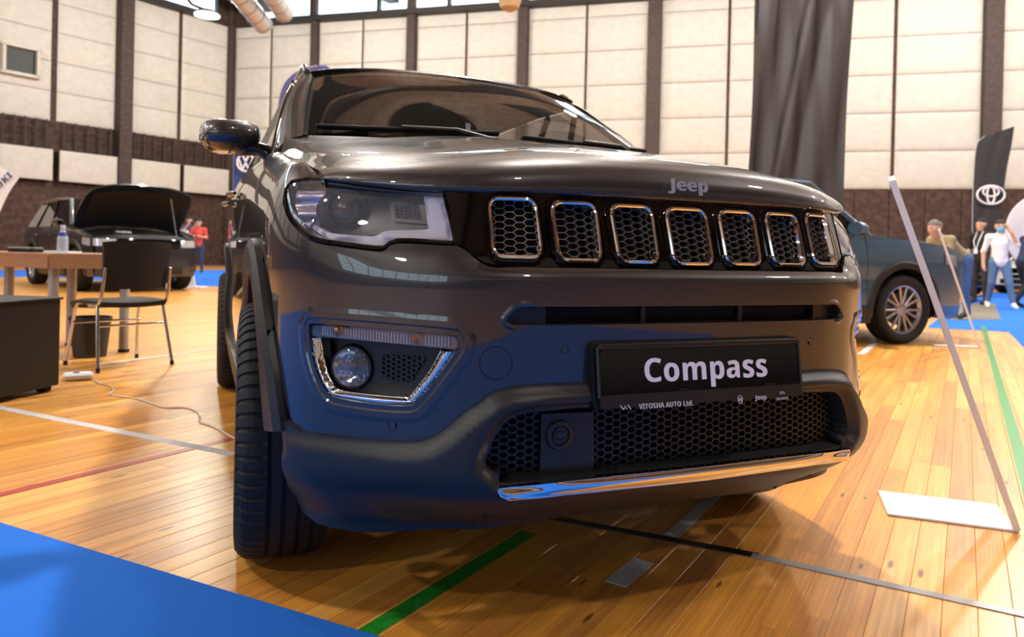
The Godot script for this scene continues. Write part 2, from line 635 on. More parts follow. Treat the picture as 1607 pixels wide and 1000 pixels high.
# ---------- the dark grey SUV in front ----------
func tire_mesh(R: float, W: float, rim: float) -> MB:
	var mb := MB.new()
	var cols := []
	# profile (x across, r), x > 0 is the outer side
	var us := [-1.0, -.97, -.88, -.80, -.69, -.665, -.60, -.575, -.5, -.36, -.345, -.275, -.26, -.15, -.04, -.025, .045, .06, .2, .28, .295, .365, .38, .5, .62, .64, .70, .8, .88, .97, 1.0]
	cols.append([-W * .42, rim, false]); cols.append([-W * .47, rim + .012, false]); cols.append([-W * .53, (rim + R) * .5, false]); cols.append([-W * .515, R - .030, false])
	for u in us:
		var r: float = R - .004 * u * u - .022 * pow(abs(u), 9.0)
		var groove := false
		for g in [[-.665, -.60], [-.345, -.275], [-.025, .045], [.295, .365]]:
			if u >= g[0] - .001 and u <= g[1] + .001: groove = true
		cols.append([u * W * .5, r - (.0085 if groove else 0.0), not groove, u])
	cols.append([W * .515, R - .030, false]); cols.append([W * .53, (rim + R) * .5, false]); cols.append([W * .47, rim + .012, false]); cols.append([W * .42, rim, false])
	var pitches := 64
	var fr := [0.0, .12, .16, .30, .55, .80]
	var rows := []
	for p in pitches:
		for f in fr:
			var row := []
			for c in cols:
				var r: float = c[1]
				var sl := 0.0
				if c[2]:
					if abs(c[3]) >= .40 and (f == 0.0 or f == .12): r -= .006
					if abs(c[3]) < .40 and f == .30: r -= .0008
					sl = c[3] * .35 / pitches
				var a: float = TAU * (p + f) / pitches + sl * 2.0
				row.append(Vector3(c[0], r * cos(a), r * sin(a)))
			rows.append(row)
	rows.append(rows[0])
	for i in rows.size() - 1:
		for j in cols.size() - 1:
			var a: Vector3 = rows[i][j]
			var b: Vector3 = rows[i][j + 1]
			var c: Vector3 = rows[i + 1][j + 1]
			var d: Vector3 = rows[i + 1][j]
			var out := Vector3(0, a.y, a.z).normalized()
			if j < 4: out = Vector3(-1, a.y, a.z)
			if j > cols.size() - 6: out = Vector3(1, a.y, a.z)
			mb.quad(a, b, c, d, out)
	return mb
func rim_meshes(rim: float, W: float, spokes: int) -> Array:
	# [barrel + hub, spokes]; outer side towards +x
	var t := Transform3D(Basis(Vector3(0, 0, 1), Vector3(1, 0, 0), Vector3(0, 1, 0)), Vector3.ZERO)
	var a := MB.new()
	lathe(a, [Vector2(rim - .012, -W * .42), Vector2(rim + .002, -W * .40), Vector2(rim - .025, -W * .1), Vector2(rim - .028, W * .28), Vector2(rim - .014, W * .40), Vector2(rim + .006, W * .43), Vector2(rim + .006, W * .40)], t, 48)
	lathe(a, [Vector2(0, W * .36), Vector2(.028, W * .36), Vector2(.034, W * .33), Vector2(.07, W * .30), Vector2(.075, W * .1), Vector2(0, W * .1)], t, 32)
	var s := MB.new()
	for k in spokes:
		for e in [-1.0, 1.0]:
			var a0: float = TAU * k / spokes
			var a1: float = a0 + e * .20
			var p0 := Vector3(W * .30, cos(a0 + e * .12) * .055, sin(a0 + e * .12) * .055)
			var p1 := Vector3(W * .36, cos(a1) * (rim - .016), sin(a1) * (rim - .016))
			bar(s, p0, p1, .024, .026, Vector3(1, 0, 0), .006)
	return [a, s]
func wheel(parent: Node3D, at: Vector3, turn: float, sg: float, tm, rm: Array, R: float, tire_mat: Material, rim_mat: Material) -> void:
	var b := Basis(Vector3.UP, turn) * Basis.from_scale(Vector3(1, 1, 1))
	if sg < 0.0: b = b * Basis(Vector3.UP, PI)
	var o := part("tire", tm, tire_mat, parent)
	o.transform = Transform3D(b, at)
	var r := part("rim", rm[0], rim_mat, parent)
	r.transform = Transform3D(b, at)
	var s := part("spokes", rm[1], rim_mat, r)
	var d := MB.new()
	lathe(d, [Vector2(0, .03), Vector2(R * .46, .03), Vector2(R * .46, -.0), Vector2(0, -.0)], Transform3D(Basis(Vector3(0, 0, 1), Vector3(1, 0, 0), Vector3(0, 1, 0)), Vector3.ZERO), 40)
	part("brake_disc", d, M.steel, r)

func fit_text(parent: Node3D, called: String, s: String, mat: Material, o: Vector3, ex: Vector3, ey: Vector3, w: float, h: float, depth: float, bold := true, font := "Droid Sans") -> MeshInstance3D:
	# lettering whose box has its lower left corner at o and size w x h
	var t := text_mesh(s, 1.0, 1.0, bold, font)
	var bb := t.get_aabb()
	var m := MeshInstance3D.new()
	m.name = called
	m.mesh = t
	m.material_override = mat
	var ez := ex.cross(ey).normalized()
	var sx := w / bb.size.x
	var sy := h / bb.size.y
	m.transform = Transform3D(Basis(ex * sx, ey * sy, ez * depth), o - ex * sx * bb.position.x - ey * sy * bb.position.y + ez * depth * .5)
	parent.add_child(m, true)
	return m

func build_suv() -> void:
	make_plan()
	var car := thing("suv", "dark grey metallic SUV with a seven-slot chrome grille and a Compass plate", "car")
	var bump := func(p: Vector2) -> Vector3: return fpos(p.x, p.y, d_bumper(p.x, p.y))
	var bump_d := func(p: Vector2, d: float) -> Vector3: return fpos(p.x, p.y, d_bumper(p.x, p.y) + d)
	var skin_d := func(p: Vector2, d: float) -> Vector3: return fpos(p.x, p.y, d_skin(p.x, p.y) + d)
	var gr_d := func(p: Vector2, d: float) -> Vector3: return fpos(p.x, p.y, d_grille(p.x, p.y) + d)
	var mb: MB

	# --- outlines traced from the photograph onto the skin ---
	var HL := traces([[458, 284.3], [476.7, 279.7], [508.4, 279], [579.3, 286], [654, 293], [694, 297], [698, 302], [717.5, 381.3], [714, 384], [691, 382.8], [622.3, 379.8], [601.7, 390.7], [585, 391.5], [542, 386], [495, 378], [473, 364], [454.3, 342], [446, 316], [448, 297]], d_skin)
	var hl_ring := smooth_ring(HL, 3)
	var under := traces([[777, 420.5], [760.8, 416], [748, 407.5], [732, 394], [717.6, 387], [691, 385.5], [622.3, 382.5], [603, 394], [585, 394.5], [542, 389], [495, 381], [471.5, 366], [452, 343], [443.5, 317]], d_bumper)
	var arch_front := traces([[428, 352], [414, 396], [420, 430], [427, 462], [434, 538], [450, 639], [465, 668]], d_bumper)
	var clad_top := traces([[474, 677], [542, 686], [634, 692.5], [671, 688], [698.6, 672], [731, 644.5], [754, 630], [763, 620.3], [793, 608.8], [850, 602.5], [912, 600]], d_bumper)
	var slot := traces([[812, 481], [803, 486], [796, 500], [798, 507], [806, 510]], d_bumper)
	var FOGP := traces([[485, 514], [493, 508], [584, 515], [704, 525.5], [717, 531], [720, 542], [715, 553], [679, 602], [654, 631], [641, 637], [603, 636], [542, 628], [519, 621.5], [504, 602], [491, 566], [485, 532]], d_bumper)
	var fog_ring := smooth_ring(FOGP, 3)
	# --- painted bumper ---
	var half := PackedVector2Array([Vector2(0, .827), Vector2(.42, .827)])
	half.append_array(smooth_poly(under, 3))
	half.append_array(smooth_poly(arch_front, 2))
	half.append_array(smooth_poly(clad_top, 3))
	half.append(Vector2(0, clad_top[10].y))
	var sh := PackedVector2Array([Vector2(0, slot[0].y)])
	sh.append_array(slot)
	sh.append(Vector2(0, slot[4].y))
	var slot_full := rounded([Vector2(-slot[0].x, slot[0].y), Vector2(slot[0].x, slot[0].y), Vector2(slot[2].x + .004, slot[2].y - .004), Vector2(slot[4].x + .004, slot[4].y), Vector2(-slot[4].x - .004, slot[4].y), Vector2(-slot[2].x - .004, slot[2].y - .004)], .018)
	mb = MB.new()
	patch(mb, both(half), [slot_full, fog_ring, mirror(fog_ring)], bump, .02, .02)
	part("front_bumper", mb, M.paint, car)
	# raised painted lip round the upper intake
	mb = MB.new()
	band(mb, slot_full, [[.012, .0003], [.006, .004], [.0, .003], [-.002, -.004], [-.003, -.05]], bump_d)
	part("intake_lip", mb, M.paint, car)
	mb = MB.new()
	patch(mb, slot_full, [], func(p): return fpos(p.x, p.y, d_bumper(p.x, p.y) - .055), .03, 0.0)
	var intake := part("upper_intake", mb, M.black, car)
	mb = MB.new()
	for k in 5:
		var yy: float = slot[4].y + .006 + k * .0055
		var l := []
		for i in 33: l.append(fpos(-.36 + .0225 * i, yy, -.035))
		tube(mb, l, .0015, 6)
	for xx in [-.13, .13]:
		bar(mb, fpos(xx, slot[4].y, -.03), fpos(xx, slot[0].y, -.03), .012, .012, Vector3(0, 0, 1))
	for sg in [-1.0, 1.0]:
		patch(mb, PackedVector2Array([Vector2(sg * .36, slot[4].y), Vector2(sg * .46, slot[4].y), Vector2(sg * .46, slot[0].y), Vector2(sg * .36, slot[0].y)]), [], func(p): return fpos(p.x, p.y, -.022), .03, .01)
	part("slats", mb, M.trim, intake)

	# --- black grille panel with seven slots ---
	var gh := PackedVector2Array([Vector2(0, .995), Vector2(.3, .993), Vector2(.45, .99)])
	gh.append_array(traces([[694, 294], [699, 302], [719, 383], [733, 391.5], [749, 405.5], [761.5, 414], [777.5, 418.5]], d_skin))
	gh.append(Vector2(.42, .822)); gh.append(Vector2(0, .822))
	var slots := []
	for q in [[-.0502, .0502, .963, -.0486, .0486, .841], [.0936, .1933, .9634, .0928, .1864, .8427], [.2329, .3351, .964, .2323, .3287, .8436], [.3766, .483, .9673, .3689, .4685, .848]]:
		var c := [Vector2(q[0], q[2]), Vector2(q[1], q[2]), Vector2(q[4], q[5]), Vector2(q[3], q[5])]
		for i in 4: c[i].x = sign(c[i].x) * s_at_x(abs(c[i].x))
		slots.append(rounded(c, .024))
		if q[0] > 0: slots.append(mirror(rounded(c, .024)))
	var cut := []
	for s in slots:
		var g: Array = Geometry2D.offset_polygon(s, .004)
		cut.append(g[0])
	mb = MB.new()
	var gpan := func(p: Vector2) -> Vector3: return fpos(p.x, p.y, lerp(d_grille(p.x, p.y), d_skin(p.x, p.y), sst(.5, .6, abs(p.x))))
	patch(mb, both(gh), cut, gpan, .02, .02)
	var grille := part("grille_panel", mb, M.gloss_black, car)
	var nm := 0
	for s in slots:
		mb = MB.new()
		band(mb, s, [[.019, -.0005], [.0165, .0035], [.0125, .0035], [.009, -.002]], gr_d)
		part("slot_bevel", mb, M.gloss_black, grille)
		mb = MB.new()
		band(mb, s, [[.006, -.004], [.006, .005], [.0035, .009], [.0, .0095], [-.003, .007], [-.0055, -.002], [-.007, -.03]], gr_d)
		part("chrome_surround", mb, M.chrome, grille, "chrome surround of a grille slot")
		mb = MB.new()
		honeycomb(mb, s, .0245, .0143, .0015, .012, gr_d, -.018)
		stuff(part("honeycomb", mb, M.mesh_silver, grille))
		mb = MB.new()
		patch(mb, s, [], func(p): return fpos(p.x, p.y, d_grille(p.x, p.y) - .042), .03, 0.0)
		part("backing", mb, M.black, grille)
		nm += 1

	# --- headlights ---
	for sg in [1.0, -1.0]:
		var mir := func(a: PackedVector2Array) -> PackedVector2Array: return a if sg > 0.0 else mirror(a)
		mb = MB.new()
		patch(mb, mir.call(hl_ring), [], func(p): return fpos(p.x, p.y, d_skin(p.x, p.y) - .065), .02, 0.0)
		band(mb, mir.call(hl_ring), [[-.008, -.004], [-.010, -.065]], skin_d)
		var hl := part("headlight", mb, M.hl_dark, car)
		mb = MB.new()
		band(mb, mir.call(hl_ring), [[.003, -.02], [.003, -.001], [-.001, .002], [-.006, .001], [-.0085, -.004], [-.009, -.02]], skin_d)
		part("surround", mb, M.gloss_black, hl)
		var inner: PackedVector2Array = Geometry2D.offset_polygon(hl_ring, -.0075)[0]
		mb = MB.new()
		patch(mb, mir.call(inner), [], func(p): return fpos(p.x, p.y, d_skin(p.x, p.y) - .002), .02, 0.0)
		part("lens", mb, M.lens, hl)
		var drl := smooth_ring(traces([[482, 353], [499, 362.7], [523, 367], [560.7, 370], [579, 370], [590.5, 364.5], [607, 361], [661.5, 360], [665, 353], [661.5, 321.6], [659.6, 304.8], [689.5, 304.8], [706, 379], [660, 378], [622, 376.7], [598, 383], [579, 384], [523, 377.6], [495, 370], [476.7, 357]], d_skin), 2)
		mb = MB.new()
		patch(mb, mir.call(drl), [], func(p):
			var e := line_dist(Vector2(abs(p.x), p.y), drl, true)
			return fpos(p.x, p.y, d_skin(p.x, p.y) - .022 + .006 * sst(0.0, .008, e)), .01, .035)
		part("light_guide", mb, M.guide, hl)
		# step lines beside the light guide
		var side := traces([[693, 303], [697, 303.5], [715, 380], [709.5, 380]], d_skin)
		mb = MB.new()
		patch(mb, mir.call(side), [], func(p): return fpos(p.x, p.y, d_skin(p.x, p.y) - .012), .01, .03)
		part("inner_bezel", mb, M.satin, hl)
		var refl := smooth_ring(traces([[458, 301], [470, 299], [486, 300], [503, 301], [491.6, 314], [487, 330], [486, 342], [475, 355], [460, 338.4], [455, 316]], d_skin), 3)
		mb = MB.new()
		patch(mb, mir.call(refl), [], func(p): return fpos(p.x, p.y, d_skin(p.x, p.y) - .014 + .002 * sin(p.y * 900.0)), .006, .03)
		part("side_reflector", mb, M.reflector, hl)
		var led := rounded(Array(traces([[597, 314], [654, 312], [664, 351], [602, 346]], d_skin)), .012)
		mb = MB.new()
		patch(mb, mir.call(led), [], func(p): return fpos(p.x, p.y, d_skin(p.x, p.y) - .036), .012, .02)
		var lb := part("led_module", mb, M.hl_brown, hl)
		mb = MB.new()
		var lc := traces([[604, 319], [646, 318], [652, 344], [608, 341]], d_skin)
		for i in 6:
			for j in 4:
				var a := lc[0].lerp(lc[1], (i + .5) / 6.0).lerp(lc[3].lerp(lc[2], (i + .5) / 6.0), (j + .5) / 4.0)
				var q := plan(sg * a.x)
				box(mb, fpos(sg * a.x, a.y, d_skin(a.x, a.y) - .034), Vector3(.009, .007, .006), Basis(Vector3(q[3], 0, -q[2]), Vector3.UP, Vector3(q[2], 0, q[3])), .002)
		part("led_cells", mb, M.hl_grey, lb)
		var pc := trace(540, 328, func(s, y): return d_skin(s, y) - .04)
		var pq := plan(sg * -pc.x)
		var dir := (Vector3(pq[2], 0.0, pq[3]) + Vector3(0, 0, .8)).normalized()
		var xr := Vector3.UP.cross(dir).normalized()
		var xf := Transform3D(Basis(xr, dir, xr.cross(dir)), fpos(sg * -pc.x, pc.y, d_skin(pc.x, pc.y) - .052))
		mb = MB.new()
		lathe(mb, [Vector2(.0, .0), Vector2(.036, .0), Vector2(.0405, .006), Vector2(.0415, .014), Vector2(.043, .014), Vector2(.044, -.02)], xf, 40)
		part("projector_ring", mb, M.satin_dark, hl)
		mb = MB.new()
		var dome := []
		for k in 9: dome.append(Vector2(.0375 * cos(k * PI / 16.0), .004 + .022 * sin(k * PI / 16.0)))
		lathe(mb, dome, xf, 36)
		part("projector_lens", mb, M.projector, hl)
		var wing := traces([[560, 369], [605, 344], [664, 350], [662, 360], [607, 361], [590, 364]], d_skin)
		mb = MB.new()
		patch(mb, mir.call(wing), [], func(p): return fpos(p.x, p.y, d_skin(p.x, p.y) - .042), .012, .01)
		part("blade", mb, M.hl_brown, hl)

	# --- fog lamps ---
	for sg in [1.0, -1.0]:
		var mir := func(a: PackedVector2Array) -> PackedVector2Array: return a if sg > 0.0 else mirror(a)
		mb = MB.new()
		patch(mb, mir.call(fog_ring), [], func(p): return fpos(p.x, p.y, d_bumper(p.x, p.y) - .055), .02, 0.0)
		band(mb, mir.call(fog_ring), [[.0, -.014], [-.004, -.055]], bump_d)
		var fog := part("fog_light_housing", mb, M.pocket, car)
		mb = MB.new()
		band(mb, mir.call(fog_ring), [[.036, .0003], [.026, .0022], [.014, .0022], [.005, -.003], [.0, -.014]], bump_d)
		part("painted_flange", mb, M.paint, fog)
		var lamp := smooth_ring(traces([[486, 515], [493, 510.5], [540, 514], [584, 517.5], [650, 523], [704, 528], [715, 534], [717, 545], [711, 549.5], [679, 546], [603, 538.5], [527, 531.5], [491, 528.5], [486, 523]], d_bumper), 3)
		mb = MB.new()
		patch(mb, mir.call(lamp), [], func(p): return fpos(p.x, p.y, d_bumper(p.x, p.y) - .024), .012, .01)
		var tl := part("turn_signal", mb, M.reflector_dark, fog)
		mb = MB.new()
		var la := traces([[497, 513], [700, 530]], d_bumper)
		var lb2 := traces([[497, 527], [700, 546]], d_bumper)
		for i in 44:
			var f := i / 43.0
			if i in [6, 7, 8, 32, 33, 34, 35]: continue
			var a := la[0].lerp(la[1], f)
			var b := lb2[0].lerp(lb2[1], f)
			bar(mb, fpos(sg * a.x, a.y, d_bumper(a.x, a.y) - .018), fpos(sg * b.x, b.y, d_bumper(b.x, b.y) - .018), .0022, .006, Vector3(0, 0, 1))
		part("ribs", mb, M.rib, tl)
		mb = MB.new()
		var bq := trace(655, 534, d_bumper)
		var bq2 := trace(530, 520, d_bumper)
		for b in [bq, bq2]:
			var qq := plan(sg * b.x)
			var dd := Vector3(qq[2], 0, qq[3])
			var x2 := Vector3.UP.cross(dd).normalized()
			lathe(mb, [Vector2(0, .006), Vector2(.008, .005), Vector2(.012, -.004), Vector2(.0125, -.01)], Transform3D(Basis(x2, dd, x2.cross(dd)), fpos(sg * -b.x, b.y, d_bumper(b.x, b.y) - .014)), 20)
		part("bulb", mb, M.amber, tl)
		mb = MB.new()
		patch(mb, mir.call(lamp), [], func(p): return fpos(p.x, p.y, d_bumper(p.x, p.y) - .006), .015, .004)
		part("lens", mb, M.lens, tl)
		# chrome U
		var uo := smooth_poly(traces([[486, 530.8], [491, 566], [504, 602], [519.4, 621], [542, 627.7], [603, 635.3], [641, 636.3], [652.4, 631.5], [679, 602], [715, 552.7]], d_bumper), 4)
		var ui := smooth_poly(traces([[688.5, 551.7], [669.5, 585], [639, 623], [633.4, 626], [584, 622.5], [527, 614.4], [511.8, 598.3], [501.4, 569.8], [494.7, 530.8]], d_bumper), 4)
		var uu := PackedVector2Array(uo)
		uu.append_array(ui)
		mb = MB.new()
		patch(mb, mir.call(uu), [], func(p):
			var a := Vector2(abs(p.x), p.y)
			var e := line_dist(a, uo)
			var f := line_dist(a, ui)
			var t: float = e / max(e + f, 1e-5)
			return fpos(p.x, p.y, d_bumper(p.x, p.y) - .010 + .012 * sin(PI * clamp(t, 0.0, 1.0)) - .006 * t), .006, .03)
		part("chrome_trim", mb, M.chrome, fog, "chrome U-shaped trim under the turn signal")
		# round lamp
		var fc := trace(549.4, 577, func(s, y): return d_bumper(s, y) - .035)
		var fq := plan(sg * -fc.x)
		var fd := (Vector3(fq[2], 0, fq[3]) + Vector3(0, 0, .5)).normalized()
		var fx := Vector3.UP.cross(fd).normalized()
		var ft := Transform3D(Basis(fx, fd, fx.cross(fd)), fpos(sg * -fc.x, fc.y, d_bumper(fc.x, fc.y) - .042))
		mb = MB.new()
		lathe(mb, [Vector2(.041, .006), Vector2(.045, .006), Vector2(.05, -.016)], ft, 36)
		var fl := part("fog_lamp", mb, M.trim, fog)
		mb = MB.new()
		for k in 26:
			var a0 := TAU * k / 26.0
			var a1 := TAU * (k + 1) / 26.0
			for ring in 4:
				var r0 := .010 + ring * .0078
				var r1 := r0 + .0078
				var h := func(r: float, kk: int) -> float: return -.020 + .022 * pow(r / .041, 2.0) + (.003 if (kk + ring) % 2 == 0 else 0.0)
				var p0: Vector3 = ft * Vector3(cos(a0) * r0, h.call(r0, k), sin(a0) * r0)
				var p1: Vector3 = ft * Vector3(cos(a1) * r0, h.call(r0, k + 1), sin(a1) * r0)
				var p2: Vector3 = ft * Vector3(cos(a1) * r1, h.call(r1, k + 1), sin(a1) * r1)
				var p3: Vector3 = ft * Vector3(cos(a0) * r1, h.call(r1, k), sin(a0) * r1)
				mb.flat(p0, p1, p2, fd)
				mb.flat(p0, p2, p3, fd)
		part("reflector", mb, M.chrome_soft, fl)
		mb = MB.new()
		lathe(mb, [Vector2(0, .004), Vector2(.007, .003), Vector2(.0105, -.002), Vector2(.0105, -.02)], ft, 20)
		part("bulb_cap", mb, M.satin_dark, fl)
		mb = MB.new()
		var fdome := []
		for k in 7: fdome.append(Vector2(.0415 * cos(k * PI / 12.0), .005 + .008 * sin(k * PI / 12.0)))
		lathe(mb, fdome, ft, 32)
		part("lens", mb, M.lens, fl)
		var hexa := traces([[576, 562], [655, 566], [628, 606], [580, 600]], d_bumper)
		mb = MB.new()
		honeycomb(mb, mir.call(hexa), .0125, .010, .003, .006, bump_d, -.049)
		stuff(part("honeycomb", mb, M.trim, fog))

	# --- parking sensors and tow cap ---
	for q in [[616, 668, .0095], [886, 548, .0085]]:
		var c := trace(q[0], q[1], d_bumper)
		for sg in [-1.0, 1.0]:
			var pl := plan(sg * c.x)
			var d := Vector3(pl[2], 0, pl[3])
			var x := Vector3.UP.cross(d).normalized()
			mb = MB.new()
			lathe(mb, [Vector2(0, .0022), Vector2(q[2] * .8, .0022), Vector2(q[2] * .86, -.001), Vector2(q[2] * .95, -.001), Vector2(q[2], .0015), Vector2(q[2] * 1.15, -.001)], Transform3D(Basis(x, d, x.cross(d)), fpos(sg * c.x, c.y, d_bumper(c.x, c.y))), 24)
			part("parking_sensor", mb, M.paint, car)
	var tc := trace(778, 570, d_bumper)
	mb = MB.new()
	var tl2 := []
	for k in 48: tl2.append(fpos(tc.x + .0325 * cos(TAU * k / 48), tc.y + .0325 * sin(TAU * k / 48), d_bumper(tc.x, tc.y) + .0002))
	tube(mb, tl2, .0011, 6, true)
	part("tow_cap", mb, M.black, car, "round tow hook cover outlined by a thin gap")

	# --- black lower cladding ---
	var open_l := traces([[905, 642], [848, 647.4], [816, 652], [793, 665.7], [776.8, 688.7], [763, 722], [764, 734], [772, 740.5], [783, 745], [783.5, 759]], func(s, y): return d_low(s, y) + .01)
	var oh := PackedVector2Array([Vector2(0, open_l[0].y)])
	oh.append_array(smooth_poly(open_l, 3))
	oh.append(Vector2(.2, .402)); oh.append(Vector2(0, .402))
	var opening := both(oh)
	var low_edge := traces([[443, 672], [445.5, 698], [450, 726], [457, 752], [469, 774], [500, 788]], d_low)
	var ch := PackedVector2Array([Vector2(0, clad_top[10].y)])
	var cts := smooth_poly(clad_top, 14)
	for i in range(cts.size() - 1, -1, -1): ch.append(cts[i])
	ch.append_array(traces([[466, 669], [450, 662]], d_bumper))
	ch.append_array(smooth_poly(low_edge, 5))
	ch.append(Vector2(.62, .272)); ch.append(Vector2(.3, .268)); ch.append(Vector2(0, .268))
	var ctop := PackedVector2Array()
	ctop.append(Vector2(0, clad_top[10].y))
	for i in range(cts.size() - 1, -1, -1): ctop.append(cts[i])
	ctop.append(low_edge[0]); ctop.append(low_edge[1])
	var clad_fn := func(p: Vector2) -> Vector3:
		var a := Vector2(abs(p.x), p.y)
		var e := line_dist(a, ctop)
		var o := line_dist(a, oh)
		return fpos(p.x, p.y, d_low(p.x, p.y) + .002 + lerpf(.022, .010, sst(.5, .8, abs(p.x))) * sst(0.0, .034, e) - .022 * (1.0 - sst(0.0, .022, o)))
	mb = MB.new()
	NH = .008
	patch(mb, both(ch), [opening], clad_fn, .011, .02, false, .05)
	NH = .0015
	var clad := part("lower_cladding", mb, M.plastic, car)
	# air dam below
	var dh := PackedVector2Array([Vector2(0, .285), Vector2(.3, .285), Vector2(.62, .29)])
	dh.append_array(traces([[500, 783], [466, 768], [470, 786], [478, 800], [501, 820.5], [542, 830]], d_low))
	dh.append(Vector2(.535, .232)); dh.append(Vector2(.25, .25)); dh.append(Vector2(0, .258))
	mb = MB.new()
	patch(mb, both(dh), [], func(p): return fpos(p.x, p.y, d_low(p.x, p.y) + lerpf(-.004, .006, sst(.5, .8, abs(p.x)))), .02, .03)
	for sg in [-1.0, 1.0]:
		bar(mb, fpos(sg * .527, .236, d_low(.527, .236) - .002), fpos(sg * .530, .268, d_low(.53, .268) - .002), .003, .004, Vector3(0, 0, 1))
	part("air_dam", mb, M.plastic, car)
	# lower grille
	var low_d := func(p: Vector2, d: float) -> Vector3: return fpos(p.x, p.y, d_low(p.x, max(p.y, .40)) + d)
	mb = MB.new()
	patch(mb, opening, [], func(p): return fpos(p.x, p.y, d_low(p.x, max(p.y, .40)) - .075), .03, 0.0)
	var lg := part("lower_grille", mb, M.black, car)
	var rr := s_at_x(.262)
	var unit := traces([[848, 648.5], [929, 645.5], [929, 737], [845, 745]], func(s, y): return d_low(s, max(y, .40)) - .03)
	var uleft: float = -unit[0].x
	var hexw := PackedVector2Array([])
	for p in opening: hexw.append(p)
	var keep: Array = Geometry2D.clip_polygons(hexw, PackedVector2Array([Vector2(-unit[0].x - .004, .30), Vector2(-unit[1].x + .004, .30), Vector2(-unit[1].x + .004, .70), Vector2(-unit[0].x - .004, .70)]))
	mb = MB.new()
	for k in keep: honeycomb(mb, k, .0185, .0150, .0035, .012, low_d, -.032)
	stuff(part("honeycomb", mb, M.trim, lg))
	# sensor unit on one side of the lower grille
	mb = MB.new()
	var um := mirror(unit)
	patch(mb, um, [], func(p): return fpos(p.x, p.y, d_low(p.x, max(p.y, .40)) - .022), .015, .03)
	var su := part("radar_unit", mb, M.trim, lg, "dark panel with a round camera eye in the lower grille")
	var ec := trace(878, 683, func(s, y): return d_low(s, max(y, .40)) - .022)
	var et := Transform3D(Basis(Vector3(1, 0, 0), Vector3(0, 0, 1), Vector3(0, -1, 0)), fpos(ec.x, ec.y, d_low(ec.x, max(ec.y, .40)) - .022))
	mb = MB.new()
	lathe(mb, [Vector2(.031, .0), Vector2(.029, .005), Vector2(.021, .006), Vector2(.018, -.004), Vector2(.016, -.004), Vector2(.0155, .003), Vector2(.0, .003)], et, 32)
	part("camera_ring", mb, M.trim, su)
	mb = MB.new()
	lathe(mb, [Vector2(.011, .003), Vector2(.009, .007), Vector2(.005, .0095), Vector2(0, .010)], et, 24)
	part("camera_eye", mb, M.projector, su)
	# chrome strip
	var st_t := traces([[960, 742], [878, 751], [800, 758.5], [783, 760.5]], d_low)
	var st_b := traces([[779.5, 765], [784, 772], [795, 776], [878, 769], [960, 761]], d_low)
	var sp := PackedVector2Array([Vector2(0, st_t[0].y - .001)])
	sp.append_array(st_t); sp.append_array(st_b)
	sp.append(Vector2(0, st_b[4].y - .002))
	var sp_full := both(sp)
	mb = MB.new()
	patch(mb, sp_full, [], func(p):
		var e := line_dist(Vector2(abs(p.x), p.y), sp)
		return fpos(p.x, p.y, d_low(p.x, max(p.y, .385)) + .026 + .006 * sst(0.0, .010, e) + (p.y - .39) * -.25), .01, .03)
	part("chrome_strip", mb, M.chrome, car, "chrome strip along the lower lip")

	build_plate(car)
	build_hood(car)
	build_sides(car, HL)
	build_cabin(car)
	# dark shell behind the skins
	mb = MB.new()
	box(mb, Vector3(0, .60, -.66), Vector3(1.0, .64, .86))
	box(mb, Vector3(0, .55, -.20), Vector3(.9, .5, .14))
	part("engine_bay", mb, M.black, car)
	mb = MB.new()
	box(mb, Vector3(0, .36, -2.3), Vector3(1.16, .22, 3.9))
	box(mb, Vector3(0, .55, -2.2), Vector3(1.60, .5, 1.8))
	part("underbody", mb, M.black, car)

